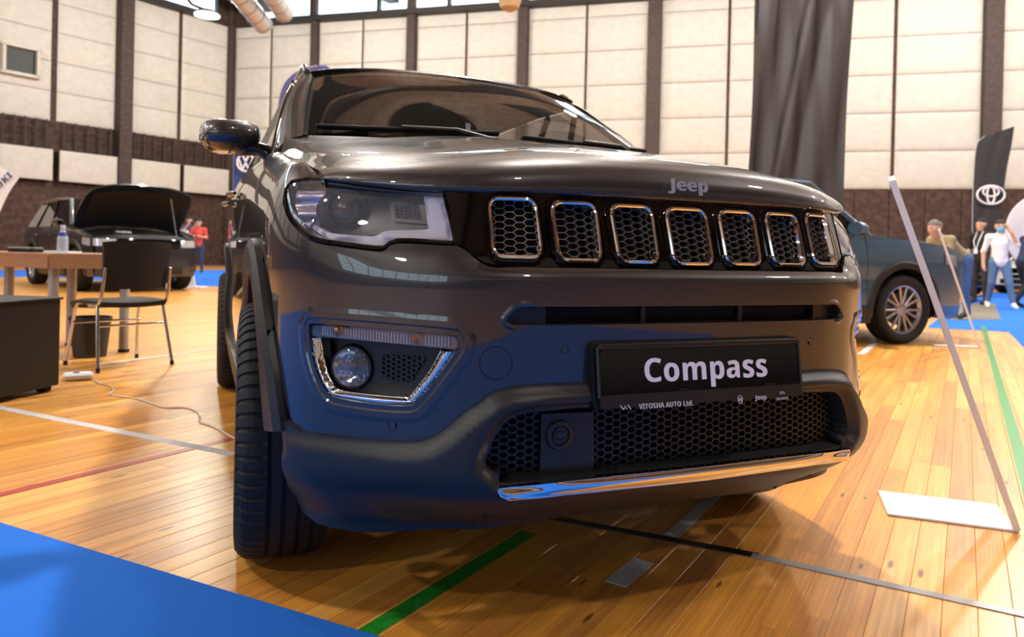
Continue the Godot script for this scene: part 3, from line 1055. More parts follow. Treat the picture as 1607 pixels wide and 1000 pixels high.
func build_plate(car: Node3D) -> void:
	var T := Vector3(0, .6745, .002)
	var B := Vector3(0, .5447, .020)
	var ey := (T - B).normalized()
	var ex := Vector3.RIGHT
	var ez := ex.cross(ey)
	var hit := func(u: float, w: float) -> Vector2:
		var d := ray(u, w)
		var t := (B - EYE).dot(ez) / d.dot(ez)
		var q := EYE + d * t - B
		return Vector2(q.dot(ex), q.dot(ey))
	var h := (T - B).length()
	var mb := MB.new()
	extrude(mb, rounded([Vector2(-.274, .0), Vector2(.265, .0), Vector2(.272, h + .004), Vector2(-.274, h + .004)], .016), B - ez * .006, ex, ey, .03)
	var pl := part("plate_holder", mb, M.trim, car)
	mb = MB.new()
	# top ledge and side rims
	var hw := .262
	bar(mb, B + ex * -hw + ey * (h - .006) , B + ex * hw + ey * (h - .006), .012, .012, ez, .003)
	bar(mb, B + ex * -(hw + .001) + ey * .02, B + ex * -(hw + .001) + ey * (h - .004), .008, .010, ez, .003)
	bar(mb, B + ex * (hw + .001) + ey * .02, B + ex * (hw + .001) + ey * (h - .004), .006, .010, ez, .003)
	part("rim", mb, M.trim, pl)
	mb = MB.new()
	extrude(mb, rounded([Vector2(-.258, .031), Vector2(.258, .031), Vector2(.258, h - .013), Vector2(-.258, h - .013)], .010), B + ez * .001, ex, ey, .008)
	part("number_plate", mb, M.plate, pl)
	mb = MB.new()
	extrude(mb, rounded([Vector2(-.264, .001), Vector2(.262, .001), Vector2(.262, .028), Vector2(-.264, .028)], .005), B + ez * .004, ex, ey, .012)
	part("dealer_strip", mb, M.trim, pl)
	for c in [[-.06, .031], [.17, .031]]:
		mb = MB.new()
		box(mb, B + ex * c[0] + ey * c[1] + ez * .003, Vector3(.026, .003, .004), Basis(ex, ey, ez))
		part("clip", mb, M.trim, pl)
	var a: Vector2 = hit.call(1012, 604)
	var b: Vector2 = hit.call(1204, 596)
	var top: Vector2 = hit.call(1024, 562)
	var desc: Vector2 = hit.call(1118, 607)
	var o := B + ex * a.x + ey * desc.y + ez * .0012
	fit_text(pl, "lettering", "Compass", M.white_print, o, ex, ey, b.x - a.x, top.y - desc.y, .0012)
	var strip := [["VITOSHA AUTO Ltd.", 1001, 642.5, 633.5, 1086, true], ["Jeep", 1182.5, 630.0, 620.5, 1200.5, true], ["INFINITI", 1216, 628.0, 624.2, 1234.5, false]]
	for s in strip:
		var p: Vector2 = hit.call(s[1], s[2])
		var q: Vector2 = hit.call(s[1], s[3])
		var e: Vector2 = hit.call(s[4], s[2] - 5.0)
		fit_text(pl, "lettering", s[0], M.grey_print, B + ex * p.x + ey * p.y + ez * .0042, ex, ey, e.x - p.x, q.y - p.y, .0012, s[5])
	# dealer mark, round crest and arched emblem as raised print
	mb = MB.new()
	var v0: Vector2 = hit.call(972, 643.5)
	var v1: Vector2 = hit.call(988, 635)
	var f := func(x: float, y: float) -> Vector3: return B + ex * lerp(v0.x, v1.x, x) + ey * lerp(v0.y, v1.y, y) + ez * .0046
	bar(mb, f.call(0, 1), f.call(.3, 0), .0022, .0008, ez)
	bar(mb, f.call(.3, 0), f.call(.5, .9), .0016, .0008, ez)
	bar(mb, f.call(.55, .15), f.call(.62, .45), .0022, .0008, ez)
	bar(mb, f.call(.72, 1), f.call(1.0, 0), .0022, .0008, ez)
	part("dealer_mark", mb, M.grey_print, pl)
	mb = MB.new()
	var cc: Vector2 = hit.call(1159.5, 627)
	var ring := []
	for k in 24: ring.append(B + ex * (cc.x + .0062 * cos(TAU * k / 24)) + ey * (cc.y + .0085 * sin(TAU * k / 24)) + ez * .0046)
	tube(mb, ring, .0008, 5, true)
	for k in 5:
		bar(mb, B + ex * (cc.x - .004 + .002 * k) + ey * (cc.y - .004) + ez * .0046, B + ex * (cc.x - .003 + .0015 * k) + ey * (cc.y + .004 - .001 * (k % 2)) + ez * .0046, .001, .0008, ez)
	part("crest", mb, M.grey_print, pl)
	mb = MB.new()
	var ic: Vector2 = hit.call(1225.5, 618.5)
	for sg in [-1.0, 1.0]:
		var arc := []
		for k in 14:
			var an := -.9 + k * 2.7 / 13.0
			arc.append(B + ex * (ic.x + sg * (.0062 * sin(an + .15))) + ey * (ic.y + .0042 * cos(an) + .001) + ez * .0046)
		arc.append(B + ex * (ic.x + sg * .0012) + ey * (ic.y + .0018) + ez * .0046)
		tube(mb, arc, .0007, 5)
	part("emblem", mb, M.grey_print, pl)

var HOOD := []
func build_hood(car: Node3D) -> void:
	var xs := [0.0, .15, .30, .45, .60, .70, .757]
	var ctrl := [
		[[.978, -.100], [.978, -.103], [.977, -.111], [.976, -.137], [.983, -.213], [.996, -.297], [1.008, -.375]],
		[[.982, -.082], [.982, -.085], [.981, -.094], [.980, -.120], [.986, -.198], [.999, -.283], [1.012, -.366]],
		[[1.000, -.079], [1.000, -.082], [.998, -.091], [.996, -.118], [1.000, -.198], [1.010, -.286], [1.018, -.372]],
		[[1.030, -.087], [1.029, -.090], [1.026, -.100], [1.020, -.129], [1.019, -.213], [1.023, -.304], [1.024, -.388]],
		[[1.062, -.115], [1.061, -.119], [1.056, -.131], [1.046, -.162], [1.038, -.250], [1.035, -.338], [1.030, -.412]],
		[[1.092, -.195], [1.091, -.199], [1.084, -.213], [1.070, -.240], [1.056, -.318], [1.048, -.392], [1.038, -.440]],
		[[1.124, -.345], [1.125, -.349], [1.117, -.360], [1.099, -.376], [1.083, -.430], [1.068, -.475], [1.046, -.490]],
		[[1.172, -.620], [1.176, -.624], [1.166, -.634], [1.145, -.645], [1.130, -.665], [1.112, -.680], [1.082, -.685]],
		[[1.215, -.860], [1.219, -.863], [1.208, -.872], [1.188, -.885], [1.172, -.905], [1.154, -.920], [1.121, -.925]],
		[[1.240, -1.010], [1.243, -1.014], [1.235, -1.028], [1.220, -1.050], [1.205, -1.080], [1.186, -1.105], [1.150, -1.120]],
		[[1.228, -1.020], [1.231, -1.024], [1.223, -1.038], [1.208, -1.060], [1.193, -1.090], [1.174, -1.115], [1.138, -1.130]]]
	var rows := []
	for r in ctrl:
		var l := []
		for i in range(xs.size() - 1, 0, -1): l.append(Vector3(-xs[i] - (.0 if i < 6 else .0), r[i][0], r[i][1]))
		for i in xs.size(): l.append(Vector3(xs[i], r[i][0], r[i][1]))
		# the hood widens towards the windscreen
		for i in l.size():
			var w: float = 1.0 + .038 * clamp((-.37 - l[i].z) / .75, 0.0, 1.0)
			l[i].x *= w
		rows.append(l)
	var dense := spline_rows(rows, 8, 6)
	HOOD = dense
	var mb := MB.new()
	grid(mb, dense, Vector3(0, 1, .3))
	# turned-down edges at the shut lines
	var skl := []
	var skr := []
	for r in dense:
		skl.append(r[0])
		skr.append(r[r.size() - 1])
	for e in [[skl, -1.0], [skr, 1.0]]:
		var low := []
		for p in e[0]: low.append(p + Vector3(e[1] * -.004, -.03, 0))
		grid(mb, [e[0], low], Vector3(e[1], 0, 0))
	var hood := part("hood", mb, M.paint, car)
	# badge
	var bo := Vector3(0, .996, -.0755)
	var tilt := Vector3(0, 1, -.16).normalized()
	fit_text(hood, "badge", "Jeep", M.badge, Vector3(-.053, .994, -.0655), Vector3.RIGHT, tilt, .106, .036, .005)
	# dark seal along the front lip
	mb = MB.new()
	var seal := []
	for p in dense[0]: seal.append(p + Vector3(0, -.004, -.012))
	tube(mb, seal, .006, 6)
	part("seal", mb, M.trim, hood)
	# cowl under the windscreen
	mb = MB.new()
	var a := []
	var b := []
	var last: Array = dense[dense.size() - 1]
	for i in range(0, last.size(), 2):
		a.append(last[i] + Vector3(0, -.008, .01))
		var x: float = last[i].x
		b.append(Vector3(x * .96, 1.232 + .012 * abs(x), -1.06 - .36 * x * x - .03))
	grid(mb, [a, b], Vector3.UP)
	part("cowl", mb, M.trim, car)

func build_sides(car: Node3D, HL: PackedVector2Array) -> void:
	var side := func(p: Vector2) -> Vector3: return fpos(p.x, p.y, lerp(d_skin(p.x, p.y), d_side(p.x, p.y), sst(.95, 1.05, abs(p.x))) if p.y > .842 else d_bumper(p.x, p.y) if abs(p.x) < 1.0 else d_side(p.x, p.y))
	var sc := s_at_z(-.88)
	var sc2 := s_at_z(-3.516)
	var wy := .36
	var arch := func(c: float, r: float, a0: float, a1: float, n: int) -> PackedVector2Array:
		var o := PackedVector2Array()
		for k in n + 1:
			var a := deg_to_rad(lerp(a0, a1, float(k) / n))
			o.append(Vector2(c - cos(a) * r, wy + sin(a) * r * 1.02))
		return o
	var gap := func(z0: float, z1: float, n: int) -> PackedVector2Array:
		var o := PackedVector2Array()
		for k in n + 1:
			var s := s_at_z(lerp(z0, z1, float(k) / n))
			o.append(Vector2(s, y_gap(s) - .0015))
		return o
	var mb: MB
	# fender
	var fe := traces([[508.4, 277.5], [476.7, 278], [457, 282.5], [446.5, 296], [443.5, 316], [427, 352], [414.5, 392]], d_skin)
	fe.append_array(arch.call(sc, .505, 62, 172, 16))
	var zd := s_at_z(-1.40)
	fe.append(Vector2(zd, .42)); fe.append(Vector2(zd, y_gap(zd) - .0015))
	fe.append_array(gap.call(-1.36, -.42, 22))
	for sg in [1.0, -1.0]:
		mb = MB.new()
		patch(mb, fe if sg > 0 else mirror(fe), [], side, .02, .012)
		part("fender", mb, M.paint, car)
	# doors and quarter panels
	var cuts := [[-1.405, -2.42, "front_door"], [-2.425, -3.20, "rear_door"]]
	for c in cuts:
		var s0 := s_at_z(c[0])
		var s1 := s_at_z(c[1])
		var po := PackedVector2Array([Vector2(s0, .40), Vector2(s0, y_gap(s0) - .002)])
		po.append_array(gap.call(c[0] - .05, c[1] + .05, 8))
		po.append(Vector2(s1, y_gap(s1) - .002))
		if c[2] == "rear_door":
			po.append_array(PackedVector2Array([Vector2(s1, .80), Vector2(sc2 - .43, .62), Vector2(sc2 - .46, .40)]))
		else:
			po.append(Vector2(s1, .40))
		for sg in [1.0, -1.0]:
			mb = MB.new()
			patch(mb, po if sg > 0 else mirror(po), [], side, .05, .012)
			var dr := part(c[2], mb, M.paint, car)
			mb = MB.new()
			var sh: float = lerp(s0, s1, .80)
			var pts := []
			for k in 9: pts.append(fpos(sg * (sh + .20 * (k / 8.0 - .5)), 1.09, d_side(sh, 1.09) + .012 + .022 * sin(PI * k / 8.0)))
			tube(mb, pts, [.008, .012, .013, .013, .013, .013, .013, .012, .008], 10)
			part("handle", mb, M.paint, dr)
	var q := PackedVector2Array([Vector2(s_at_z(-3.205), y_gap(sc2) - .002)])
	var send: float = (PLN.size() - 1) * PST
	q.append(Vector2(send, 1.10)); q.append(Vector2(send, .40))
	var s39 := sc2 + .43
	q.append(Vector2(s39, .40))
	q.append_array(arch.call(sc2, .49, 172, 62, 12))
	q.append(Vector2(s_at_z(-3.205), .82))
	for sg in [1.0, -1.0]:
		mb = MB.new()
		patch(mb, q if sg > 0 else mirror(q), [], side, .06, .012)
		part("quarter_panel", mb, M.paint, car)
	# sill and arch cladding
	for sg in [1.0, -1.0]:
		mb = MB.new()
		var po := PackedVector2Array([Vector2(sc + .40, .24), Vector2(sc + .42, .41), Vector2(sc2 - .42, .41), Vector2(sc2 - .40, .24)])
		patch(mb, po if sg > 0 else mirror(po), [], func(p): return fpos(p.x, p.y, d_side(p.x, p.y) + .018), .05, .05)
		part("sill_cladding", mb, M.plastic, car)
		for cc in [sc, sc2]:
			mb = MB.new()
			var line: PackedVector2Array = arch.call(cc, .46, (10.0 if cc == sc else -4.0), 186, 44)
			var fn := func(p: Vector2, d: float) -> Vector3:
				var w: Vector3 = side.call(Vector2(sg * p.x, p.y))
				var pl := plan(sg * p.x)
				return w + Vector3(pl[2], 0, pl[3]) * d
			var rws := []
			for stp in [[-.045, -.09], [-.045, .010], [-.038, .020], [.030, .024], [.050, .014], [.053, -.01]]:
				var r := []
				for i in line.size():
					var o := (line[i] - Vector2(cc, wy)).normalized()
					r.append(fn.call(line[i] + o * stp[0], stp[1]))
				rws.append(r)
			for k in rws.size() - 1:
				grid(mb, [rws[k], rws[k + 1]], Vector3(sg, 0, 0) if k > 1 else Vector3.ZERO)
			part("wheel_arch_trim", mb, M.plastic, car)
			# dark liner inside the arch
			mb = MB.new()
			var l0 := []
			var l1 := []
			for k in 25:
				var a := deg_to_rad(lerp(-5.0, 185.0, k / 24.0))
				var zc := -.88 if cc == sc else -3.516
				l0.append(Vector3(sg * .80, wy + sin(a) * .41, zc + cos(a) * .41))
				l1.append(Vector3(sg * .50, wy + sin(a) * .41, zc + cos(a) * .41))
			grid(mb, [l0, l1])
			var back := []
			var cen := []
			for p in l1:
				back.append(p)
				cen.append(Vector3(sg * .50, wy, p.z * .0 + (-.88 if cc == sc else -3.516)))
			grid(mb, [back, cen])
			part("wheel_liner", mb, M.black, car)
	# wheels
	var tm := tire_mesh(.352, .222, .232).mesh()
	var rm0 := rim_meshes(.232, .222, 5)
	var rm := [rm0[0].mesh(), rm0[1].mesh()]
	wheel(car, Vector3(-.790, .350, -.88), deg_to_rad(-3.0), -1.0, tm, rm, .352, M.tire, M.alloy)
	wheel(car, Vector3(.790, .350, -.88), deg_to_rad(-3.0), 1.0, tm, rm, .352, M.tire, M.alloy)
	wheel(car, Vector3(-.795, .350, -3.516), 0.0, -1.0, tm, rm, .352, M.tire, M.alloy)
	wheel(car, Vector3(.795, .350, -3.516), 0.0, 1.0, tm, rm, .352, M.tire, M.alloy)

func build_cabin(car: Node3D) -> void:
	var mb: MB
	var mirrored := func(l: Array) -> Array:
		var r := []
		for i in range(l.size() - 1, 0, -1): r.append(Vector3(-l[i].x, l[i].y, l[i].z))
		r.append_array(l)
		return r
	var w0: Array = mirrored.call([Vector3(0, 1.232, -1.05), Vector3(.35, 1.236, -1.09), Vector3(.6, 1.243, -1.19), Vector3(.70, 1.247, -1.26)])
	var w1: Array = mirrored.call([Vector3(0, 1.44, -1.37), Vector3(.32, 1.44, -1.40), Vector3(.55, 1.43, -1.49), Vector3(.652, 1.42, -1.545)])
	var w2: Array = mirrored.call([Vector3(0, 1.612, -1.72), Vector3(.3, 1.606, -1.735), Vector3(.5, 1.592, -1.785), Vector3(.600, 1.575, -1.82)])
	var wd := spline_rows([w0, w1, w2], 6, 8)
	mb = MB.new()
	grid(mb, wd, Vector3(0, .6, 1))
	var ws := part("windshield", mb, M.glass, car)
	# black edge band of the screen
	mb = MB.new()
	var ins := []
	for r in wd:
		var l := []
		for p in r: l.append(p + Vector3(0, -.006, -.006))
		ins.append(l)
	var nc: int = wd[0].size()
	for r in ins.size() - 1:
		for j in [0, nc - 2]:
			mb.quad(ins[r][j], ins[r][j + 1], ins[r + 1][j + 1], ins[r + 1][j], Vector3(0, .5, 1))
	var nrw := ins.size()
	for j in nc - 1:
		mb.quad(ins[nrw - 2][j], ins[nrw - 2][j + 1], ins[nrw - 1][j + 1], ins[nrw - 1][j], Vector3(0, .5, 1))
	part("frit_band", mb, M.black, ws)
	# roof
	var r0: Array = mirrored.call([Vector3(0, 1.614, -1.722), Vector3(.3, 1.608, -1.737), Vector3(.5, 1.594, -1.787), Vector3(.602, 1.577, -1.822)])
	var rows := [r0]
	for k in [[-1.80, 1.632, 1.595], [-2.3, 1.650, 1.612], [-3.0, 1.645, 1.607], [-3.7, 1.610, 1.57], [-4.05, 1.56, 1.52]]:
		rows.append(mirrored.call([Vector3(0, k[1], k[0]), Vector3(.3, k[1] - .006, k[0] - .01), Vector3(.5, k[1] - .022, k[0] - .03), Vector3(lerpf(.603, .560, clamp((-k[0] - 1.8) / 1.9, 0.0, 1.0)), k[2], k[0] - .06)]))
	mb = MB.new()
	grid(mb, spline_rows(rows, 5, 5), Vector3.UP)
	part("roof", mb, M.paint, car)
	mb = MB.new()
	var hl := []
	for r in rows:
		var l := []
		for q in r: l.append(q + Vector3(0, -.03, -.03))
		hl.append(l)
	grid(mb, hl, Vector3.DOWN)
	part("headliner", mb, M.fabric, car)
	for sg in [-1.0, 1.0]:
		# A-pillar and cant rail
		var inn := spline([Vector3(sg * .702, 1.235, -1.25), Vector3(sg * .654, 1.42, -1.543), Vector3(sg * .602, 1.577, -1.822), Vector3(sg * .599, 1.603, -2.1), Vector3(sg * .591, 1.612, -2.4), Vector3(sg * .571, 1.60, -3.1), Vector3(sg * .558, 1.55, -3.9)], 6)
		var mid := spline([Vector3(sg * .752, 1.225, -1.285), Vector3(sg * .700, 1.418, -1.575), Vector3(sg * .640, 1.582, -1.86), Vector3(sg * .630, 1.604, -2.1), Vector3(sg * .618, 1.610, -2.4), Vector3(sg * .595, 1.594, -3.1), Vector3(sg * .58, 1.54, -3.9)], 6)
		var out := spline([Vector3(sg * .790, 1.170, -1.34), Vector3(sg * .727, 1.395, -1.63), Vector3(sg * .664, 1.552, -1.91), Vector3(sg * .652, 1.575, -2.1), Vector3(sg * .640, 1.580, -2.4), Vector3(sg * .615, 1.560, -3.1), Vector3(sg * .60, 1.50, -3.9)], 6)
		mb = MB.new()
		grid(mb, [inn, mid, out], Vector3(sg, .6, .3))
		part("pillar", mb, M.paint, car)
		# side glass and its black frame
		var belt := []
		var top := []
		var ntop := out.size()
		for k in ntop:
			var t := out[k] as Vector3
			top.append(t + Vector3(0, -.004, 0))
			var z: float = lerp(-1.40, -4.0, float(k) / (ntop - 1))
			var s := s_at_z(z)
			belt.append(fpos(sg * s, y_gap(s) - .004, -.085))
		var m1 := []
		for k in ntop: m1.append((belt[k] as Vector3).lerp(top[k], .5) + Vector3(sg * .006, 0, 0))
		mb = MB.new()
		grid(mb, [belt, m1, top], Vector3(sg, .3, 0))
		var sw := part("side_window", mb, M.glass_dark, car)
		mb = MB.new()
		tube(mb, belt, .011, 6)
		var edge := []
		for k in 14: edge.append((out[k] as Vector3) + Vector3(sg * .004, -.006, -.008))
		tube(mb, edge, .010, 6)
		for k in [12, 20, 30]:
			bar(mb, belt[k] + Vector3(sg * .004, 0, 0), top[k] + Vector3(sg * .004, 0, 0), .05, .012, Vector3(sg, 0, 0))
		part("window_frame", mb, M.gloss_black, sw)
		# roof rail
		mb = MB.new()
		var rl := []
		for k in [[-1.86, 1.592], [-1.92, 1.622], [-2.05, 1.648], [-2.6, 1.662], [-3.2, 1.655], [-3.6, 1.625], [-3.7, 1.59]]: rl.append(Vector3(sg * lerpf(.618, .572, (-k[0] - 1.86) / 1.84), k[1], k[0]))
		tube(mb, spline(rl, 4), .014, 8)
		part("roof_rail", mb, M.chrome_soft, car)
	# rear screen and tailgate upper
	mb = MB.new()
	grid(mb, [[Vector3(-.62, 1.53, -4.09), Vector3(0, 1.56, -4.06), Vector3(.62, 1.53, -4.09)], [Vector3(-.74, 1.12, -4.30), Vector3(0, 1.12, -4.37), Vector3(.74, 1.12, -4.30)]], Vector3(0, .3, -1))
	part("rear_window", mb, M.glass, car)
	# door mirrors
	for sg in [-1.0, 1.0]:
		var c := Vector3(sg * .921, 1.252, -1.49)
		var prof := func(u: float, k: float) -> Vector3:
			# k: 0 front nose .. 1 rear rim; u around
			var cs := cos(u)
			var sn := sin(u)
			var ex: float = .104 * sign(cs) * pow(abs(cs), .55)
			var eyy: float = .064 * sign(sn) * pow(abs(sn), .60)
			if sn < 0: ex *= lerp(1.0, .88, abs(sn))
			var sc := pow(sin(PI * .5 * clamp(k, 0.0, 1.0)), .42)
			return c + Vector3(ex * sc + sg * -.012 * (1.0 - k), eyy * sc, .075 - .15 * k)
		var rws := []
		for i in 13:
			var r := []
			for j in 48: r.append(prof.call(TAU * j / 48.0, i / 12.0))
			rws.append(r)
		mb = MB.new()
		var nrm_rows := rws
		for i in 12:
			for j in 48:
				var k := (j + 1) % 48
				var pa: Vector3 = rws[i][j]
				var pb: Vector3 = rws[i][k]
				var pc: Vector3 = rws[i + 1][k]
				var pd: Vector3 = rws[i + 1][j]
				var cf := func(p: Vector3) -> Vector3: return Vector3((p.x - c.x) / .011, (p.y - c.y) / .0042, (p.z - c.z + .02) / .0075).normalized()
				mb.tri(pa, pb, pc, cf.call(pa), cf.call(pb), cf.call(pc))
				mb.tri(pa, pc, pd, cf.call(pa), cf.call(pc), cf.call(pd))
		var mi := part("door_mirror", mb, M.paint, car)
		mb = MB.new()
		var capr := []
		for j in 48: capr.append(prof.call(TAU * j / 48.0, 1.0))
		for j in 48: mb.flat(capr[j], capr[(j + 1) % 48], c + Vector3(0, 0, -.07), Vector3(0, 0, -1))
		part("mirror_glass", mb, M.chrome_soft, mi)
		# seam and foot
		mb = MB.new()
		var sl := []
		for i in 9: sl.append(c + Vector3(sg * lerp(.103, -.02, i / 8.0), -.030 - .001 * i, .066 - .012 * pow(abs(i - 5.0) / 4.0, 2.0)))
		for i in 4: sl.append(c + Vector3(sg * lerp(-.03, -.045, i / 3.0), -.040 - .012 * i, .068 - .006 * i))
		tube(mb, sl, .0016, 5)
		part("seam", mb, M.black, mi)
		mb = MB.new()
		tube(mb, [c + Vector3(sg * -.05, -.040, -.005), c + Vector3(sg * -.10, -.043, .0), Vector3(sg * .785, 1.190, -1.47)], [.030, .024, .030], 12)
		part("foot", mb, M.gloss_black, mi)
	# wipers
	for w in [[Vector3(-.665, 1.262, -1.205), Vector3(-.06, 1.270, -1.075), Vector3(-.10, 1.236, -1.03)], [Vector3(.02, 1.262, -1.06), Vector3(.60, 1.270, -1.165), Vector3(.50, 1.236, -1.10)]]:
		mb = MB.new()
		var a: Vector3 = w[0]
		var b: Vector3 = w[1]
		bar(mb, a, b, .010, .022, Vector3(0, .6, 1), .003)
		var wi := part("wiper", mb, M.trim, car)
		mb = MB.new()
		tube(mb, [a.lerp(b, .45) + Vector3(0, .006, .018), a.lerp(b, .75) + Vector3(0, .002, .022), w[2]], [.008, .010, .013], 8)
		part("arm", mb, M.trim, wi)
	# dashboard, seats, wheel, inner mirror
	mb = MB.new()
	grid(mb, spline_rows([[Vector3(-.70, 1.19, -1.27), Vector3(0, 1.19, -1.10), Vector3(.70, 1.19, -1.27)], [Vector3(-.70, 1.20, -1.5), Vector3(0, 1.20, -1.45), Vector3(.70, 1.20, -1.5)], [Vector3(-.70, 1.14, -1.66), Vector3(0, 1.14, -1.64), Vector3(.70, 1.14, -1.66)], [Vector3(-.70, .8, -1.62), Vector3(0, .8, -1.60), Vector3(.70, .8, -1.62)]], 4, 4), Vector3(0, 1, -.2))
	part("dashboard", mb, M.trim, car)
	for x in [-.36, .36]:
		mb = MB.new()
		box(mb, Vector3(x, .72, -2.1), Vector3(.5, .18, .52), Basis.IDENTITY, .05)
		box(mb, Vector3(x, 1.05, -2.40), Vector3(.48, .62, .14), Basis(Vector3.RIGHT, .22), .05)
		var st := part("seat", mb, M.fabric, car)
		mb = MB.new()
		box(mb, Vector3(x, 1.42, -2.50), Vector3(.26, .17, .09), Basis(Vector3.RIGHT, .15), .035)
		part("headrest", mb, M.fabric, st)
	mb = MB.new()
	box(mb, Vector3(0, .72, -3.0), Vector3(1.3, .18, .5), Basis.IDENTITY, .05)
	box(mb, Vector3(0, 1.02, -3.3), Vector3(1.3, .6, .14), Basis(Vector3.RIGHT, .25), .05)
	part("rear_seat", mb, M.fabric, car)
	mb = MB.new()
	var ring := []
	for k in 32: ring.append(Vector3(.36 + .185 * cos(TAU * k / 32), 1.06 + .17 * sin(TAU * k / 32), -1.80 - .06 * sin(TAU * k / 32)))
	tube(mb, ring, .015, 8, true)
	bar(mb, ring[0], ring[16], .05, .02, Vector3(0, 0, 1))
	part("steering_wheel", mb, M.trim, car)
	mb = MB.new()
	box(mb, Vector3(0, 1.47, -1.70), Vector3(.24, .065, .03), Basis(Vector3.RIGHT, -.1), .015)
	box(mb, Vector3(0, 1.515, -1.74), Vector3(.08, .08, .08), Basis.IDENTITY, .02)
	part("inner_mirror", mb, M.black, car)
	mb = MB.new()
	box(mb, Vector3(0, .62, -2.4), Vector3(1.5, .06, 2.9))
	part("cabin_floor", mb, M.black, car)
	# paper card behind the screen
	mb = MB.new()
	box(mb, Vector3(-.135, 1.275, -1.19), Vector3(.022, .085, .002), Basis(Vector3.UP, .4))
	part("card", mb, M.white_print, car)
# ---------- materials ----------
func clear(col: Color, a: float, rough := 0.0) -> StandardMaterial3D:
	var m := std(Color(col.r, col.g, col.b, a), rough)
	m.transparency = BaseMaterial3D.TRANSPARENCY_ALPHA
	return m
func make_materials() -> void:
	var p := std(Color(.215, .203, .203), .40, .72)
	p.clearcoat_enabled = true
	p.clearcoat = 1.0
	p.clearcoat_roughness = .02
	M.paint = p
	M.chrome = std(Color(.90, .89, .90), .05, 1.0)
	M.badge = std(Color(.80, .81, .86), .22, .6)
	M.chrome_soft = std(Color(.78, .78, .80), .16, 1.0)
	M.steel = std(Color(.42, .42, .43), .4, 1.0)
	M.alloy = std(Color(.72, .72, .73), .28, .9)
	M.satin = std(Color(.55, .53, .56), .3, .7)
	M.satin_dark = std(Color(.20, .19, .19), .25, .7)
	M.black = std(Color(.018, .018, .02), .7)
	M.gloss_black = std(Color(.022, .02, .024), .06)
	M.gloss_dark = std(Color(.04, .04, .045), .22)
	M.trim = std(Color(.055, .055, .06), .42)
	M.pocket = std(Color(.045, .047, .055), .5)
	var pl := grainy(Color(.062, .060, .064), .12, .35, .46, 9.0, 3)
	M.plastic = pl
	M.mesh_silver = std(Color(.46, .43, .39), .35, .5)
	M.hl_dark = std(Color(.115, .105, .10), .3, .3)
	M.hl_brown = std(Color(.22, .20, .18), .3, .4)
	M.hl_grey = std(Color(.34, .31, .29), .25, .6)
	M.guide = std(Color(.74, .71, .75), .35)
	M.reflector = std(Color(.72, .68, .76), .22, .75)
	M.reflector_dark = std(Color(.36, .35, .40), .25, .8)
	M.rib = std(Color(.72, .70, .72), .15, .7)
	M.amber = std(Color(.55, .36, .22), .2, .3)
	M.projector = std(Color(.12, .12, .13), .03)
	M.lens = clear(Color(.9, .92, .95), .07)
	M.glass = clear(Color(.10, .115, .11), .30)
	M.glass_dark = clear(Color(.03, .035, .04), .72)
	M.plate = std(Color(.05, .052, .056), .12)
	M.white_print = std(Color(.90, .88, .92), .6)
	M.grey_print = std(Color(.74, .73, .74), .5)
	M.fabric = std(Color(.07, .068, .068), .9)
	var t := std(Color(.05, .051, .056), .72)
	M.tire = t
	M.white = std(Color(.86, .86, .88), .5)
	M.wall_panel = grainy(Color(.755, .737, .71), .04, .02, .92, .6, 5)
	M.wall_dark = grainy(Color(.225, .13, .10), .18, .03, .8, .5, 7)
	M.column = grainy(Color(.225, .165, .15), .1, .04, .7, .5, 8)
	M.ceiling = grainy(Color(.56, .50, .45), .12, .03, .9, .3, 9)
	M.beam = std(Color(.14, .12, .11), .6)
	M.lamp_white = glow(Color(1.0, .975, .94), 14.0)
	M.sky_pane = glow(Color(.82, .93, 1.0), 2.2)
	M.carpet = grainy(Color(.02, .42, .88), .10, .25, .97, 8.0, 10)
	M.grey_carpet = grainy(Color(.50, .47, .42), .12, .25, .97, 8.0, 11)
	M.cream = std(Color(.84, .78, .72), .5)
	M.table_wood = grainy(Color(.62, .44, .30), .12, .08, .45, 3.0, 16)
	M.leg_grey = std(Color(.62, .61, .60), .35, .3)
	M.bottle = clear(Color(.85, .90, .97), .38, .05)
	M.chair_black = grainy(Color(.06, .055, .05), .15, .3, .7, 8.0, 17)
	M.acrylic_white = std(Color(.90, .89, .92), .3)
	M.acrylic = clear(Color(.95, .95, .97), .10)
	M.banner_cloth = std(Color(.25, .23, .23), .5)
	M.flag_dark = std(Color(.16, .16, .17), .7)
	M.flag_blue = std(Color(.13, .25, .52), .8)
	M.flag_violet = std(Color(.30, .28, .50), .8)
	M.flag_white = std(Color(.84, .84, .87), .8)
	M.flag_ink = std(Color(.06, .08, .28), .6)
	M.duct = std(Color(.78, .80, .82), .35, .4)
	M.headlamp = std(Color(.70, .72, .76), .12, .4)
	for q in [["paint_blue", Color(.25, .37, .47)], ["paint_navy", Color(.09, .11, .15)], ["paint_beige", Color(.46, .41, .34)], ["paint_white", Color(.82, .82, .82)]]:
		var cp := std(q[1], .35, .3 if q[0] != "paint_white" else 0.0)
		cp.clearcoat_enabled = true
		cp.clearcoat = 1.0
		cp.clearcoat_roughness = .03
		M[q[0]] = cp
	var pm := std(Color.WHITE, .85)
	pm.vertex_color_use_as_albedo = true
	M.people = pm
	M.hair_brown = std(Color(.16, .09, .06), .7)
	M.hair_dark = std(Color(.05, .04, .035), .7)
	M.hair_grey = std(Color(.42, .39, .36), .7)
	M.eye = std(Color(.08, .06, .05), .3)
	M.lip = std(Color(.50, .25, .22), .6)
	M.line_white = grainy(Color(.82, .81, .82), .08, .05, .6, 3.0, 12)
	M.line_red = grainy(Color(.74, .24, .18), .10, .05, .35, 3.0, 13)
	M.line_green = grainy(Color(.13, .56, .16), .1, .05, .35, 3.0, 14)

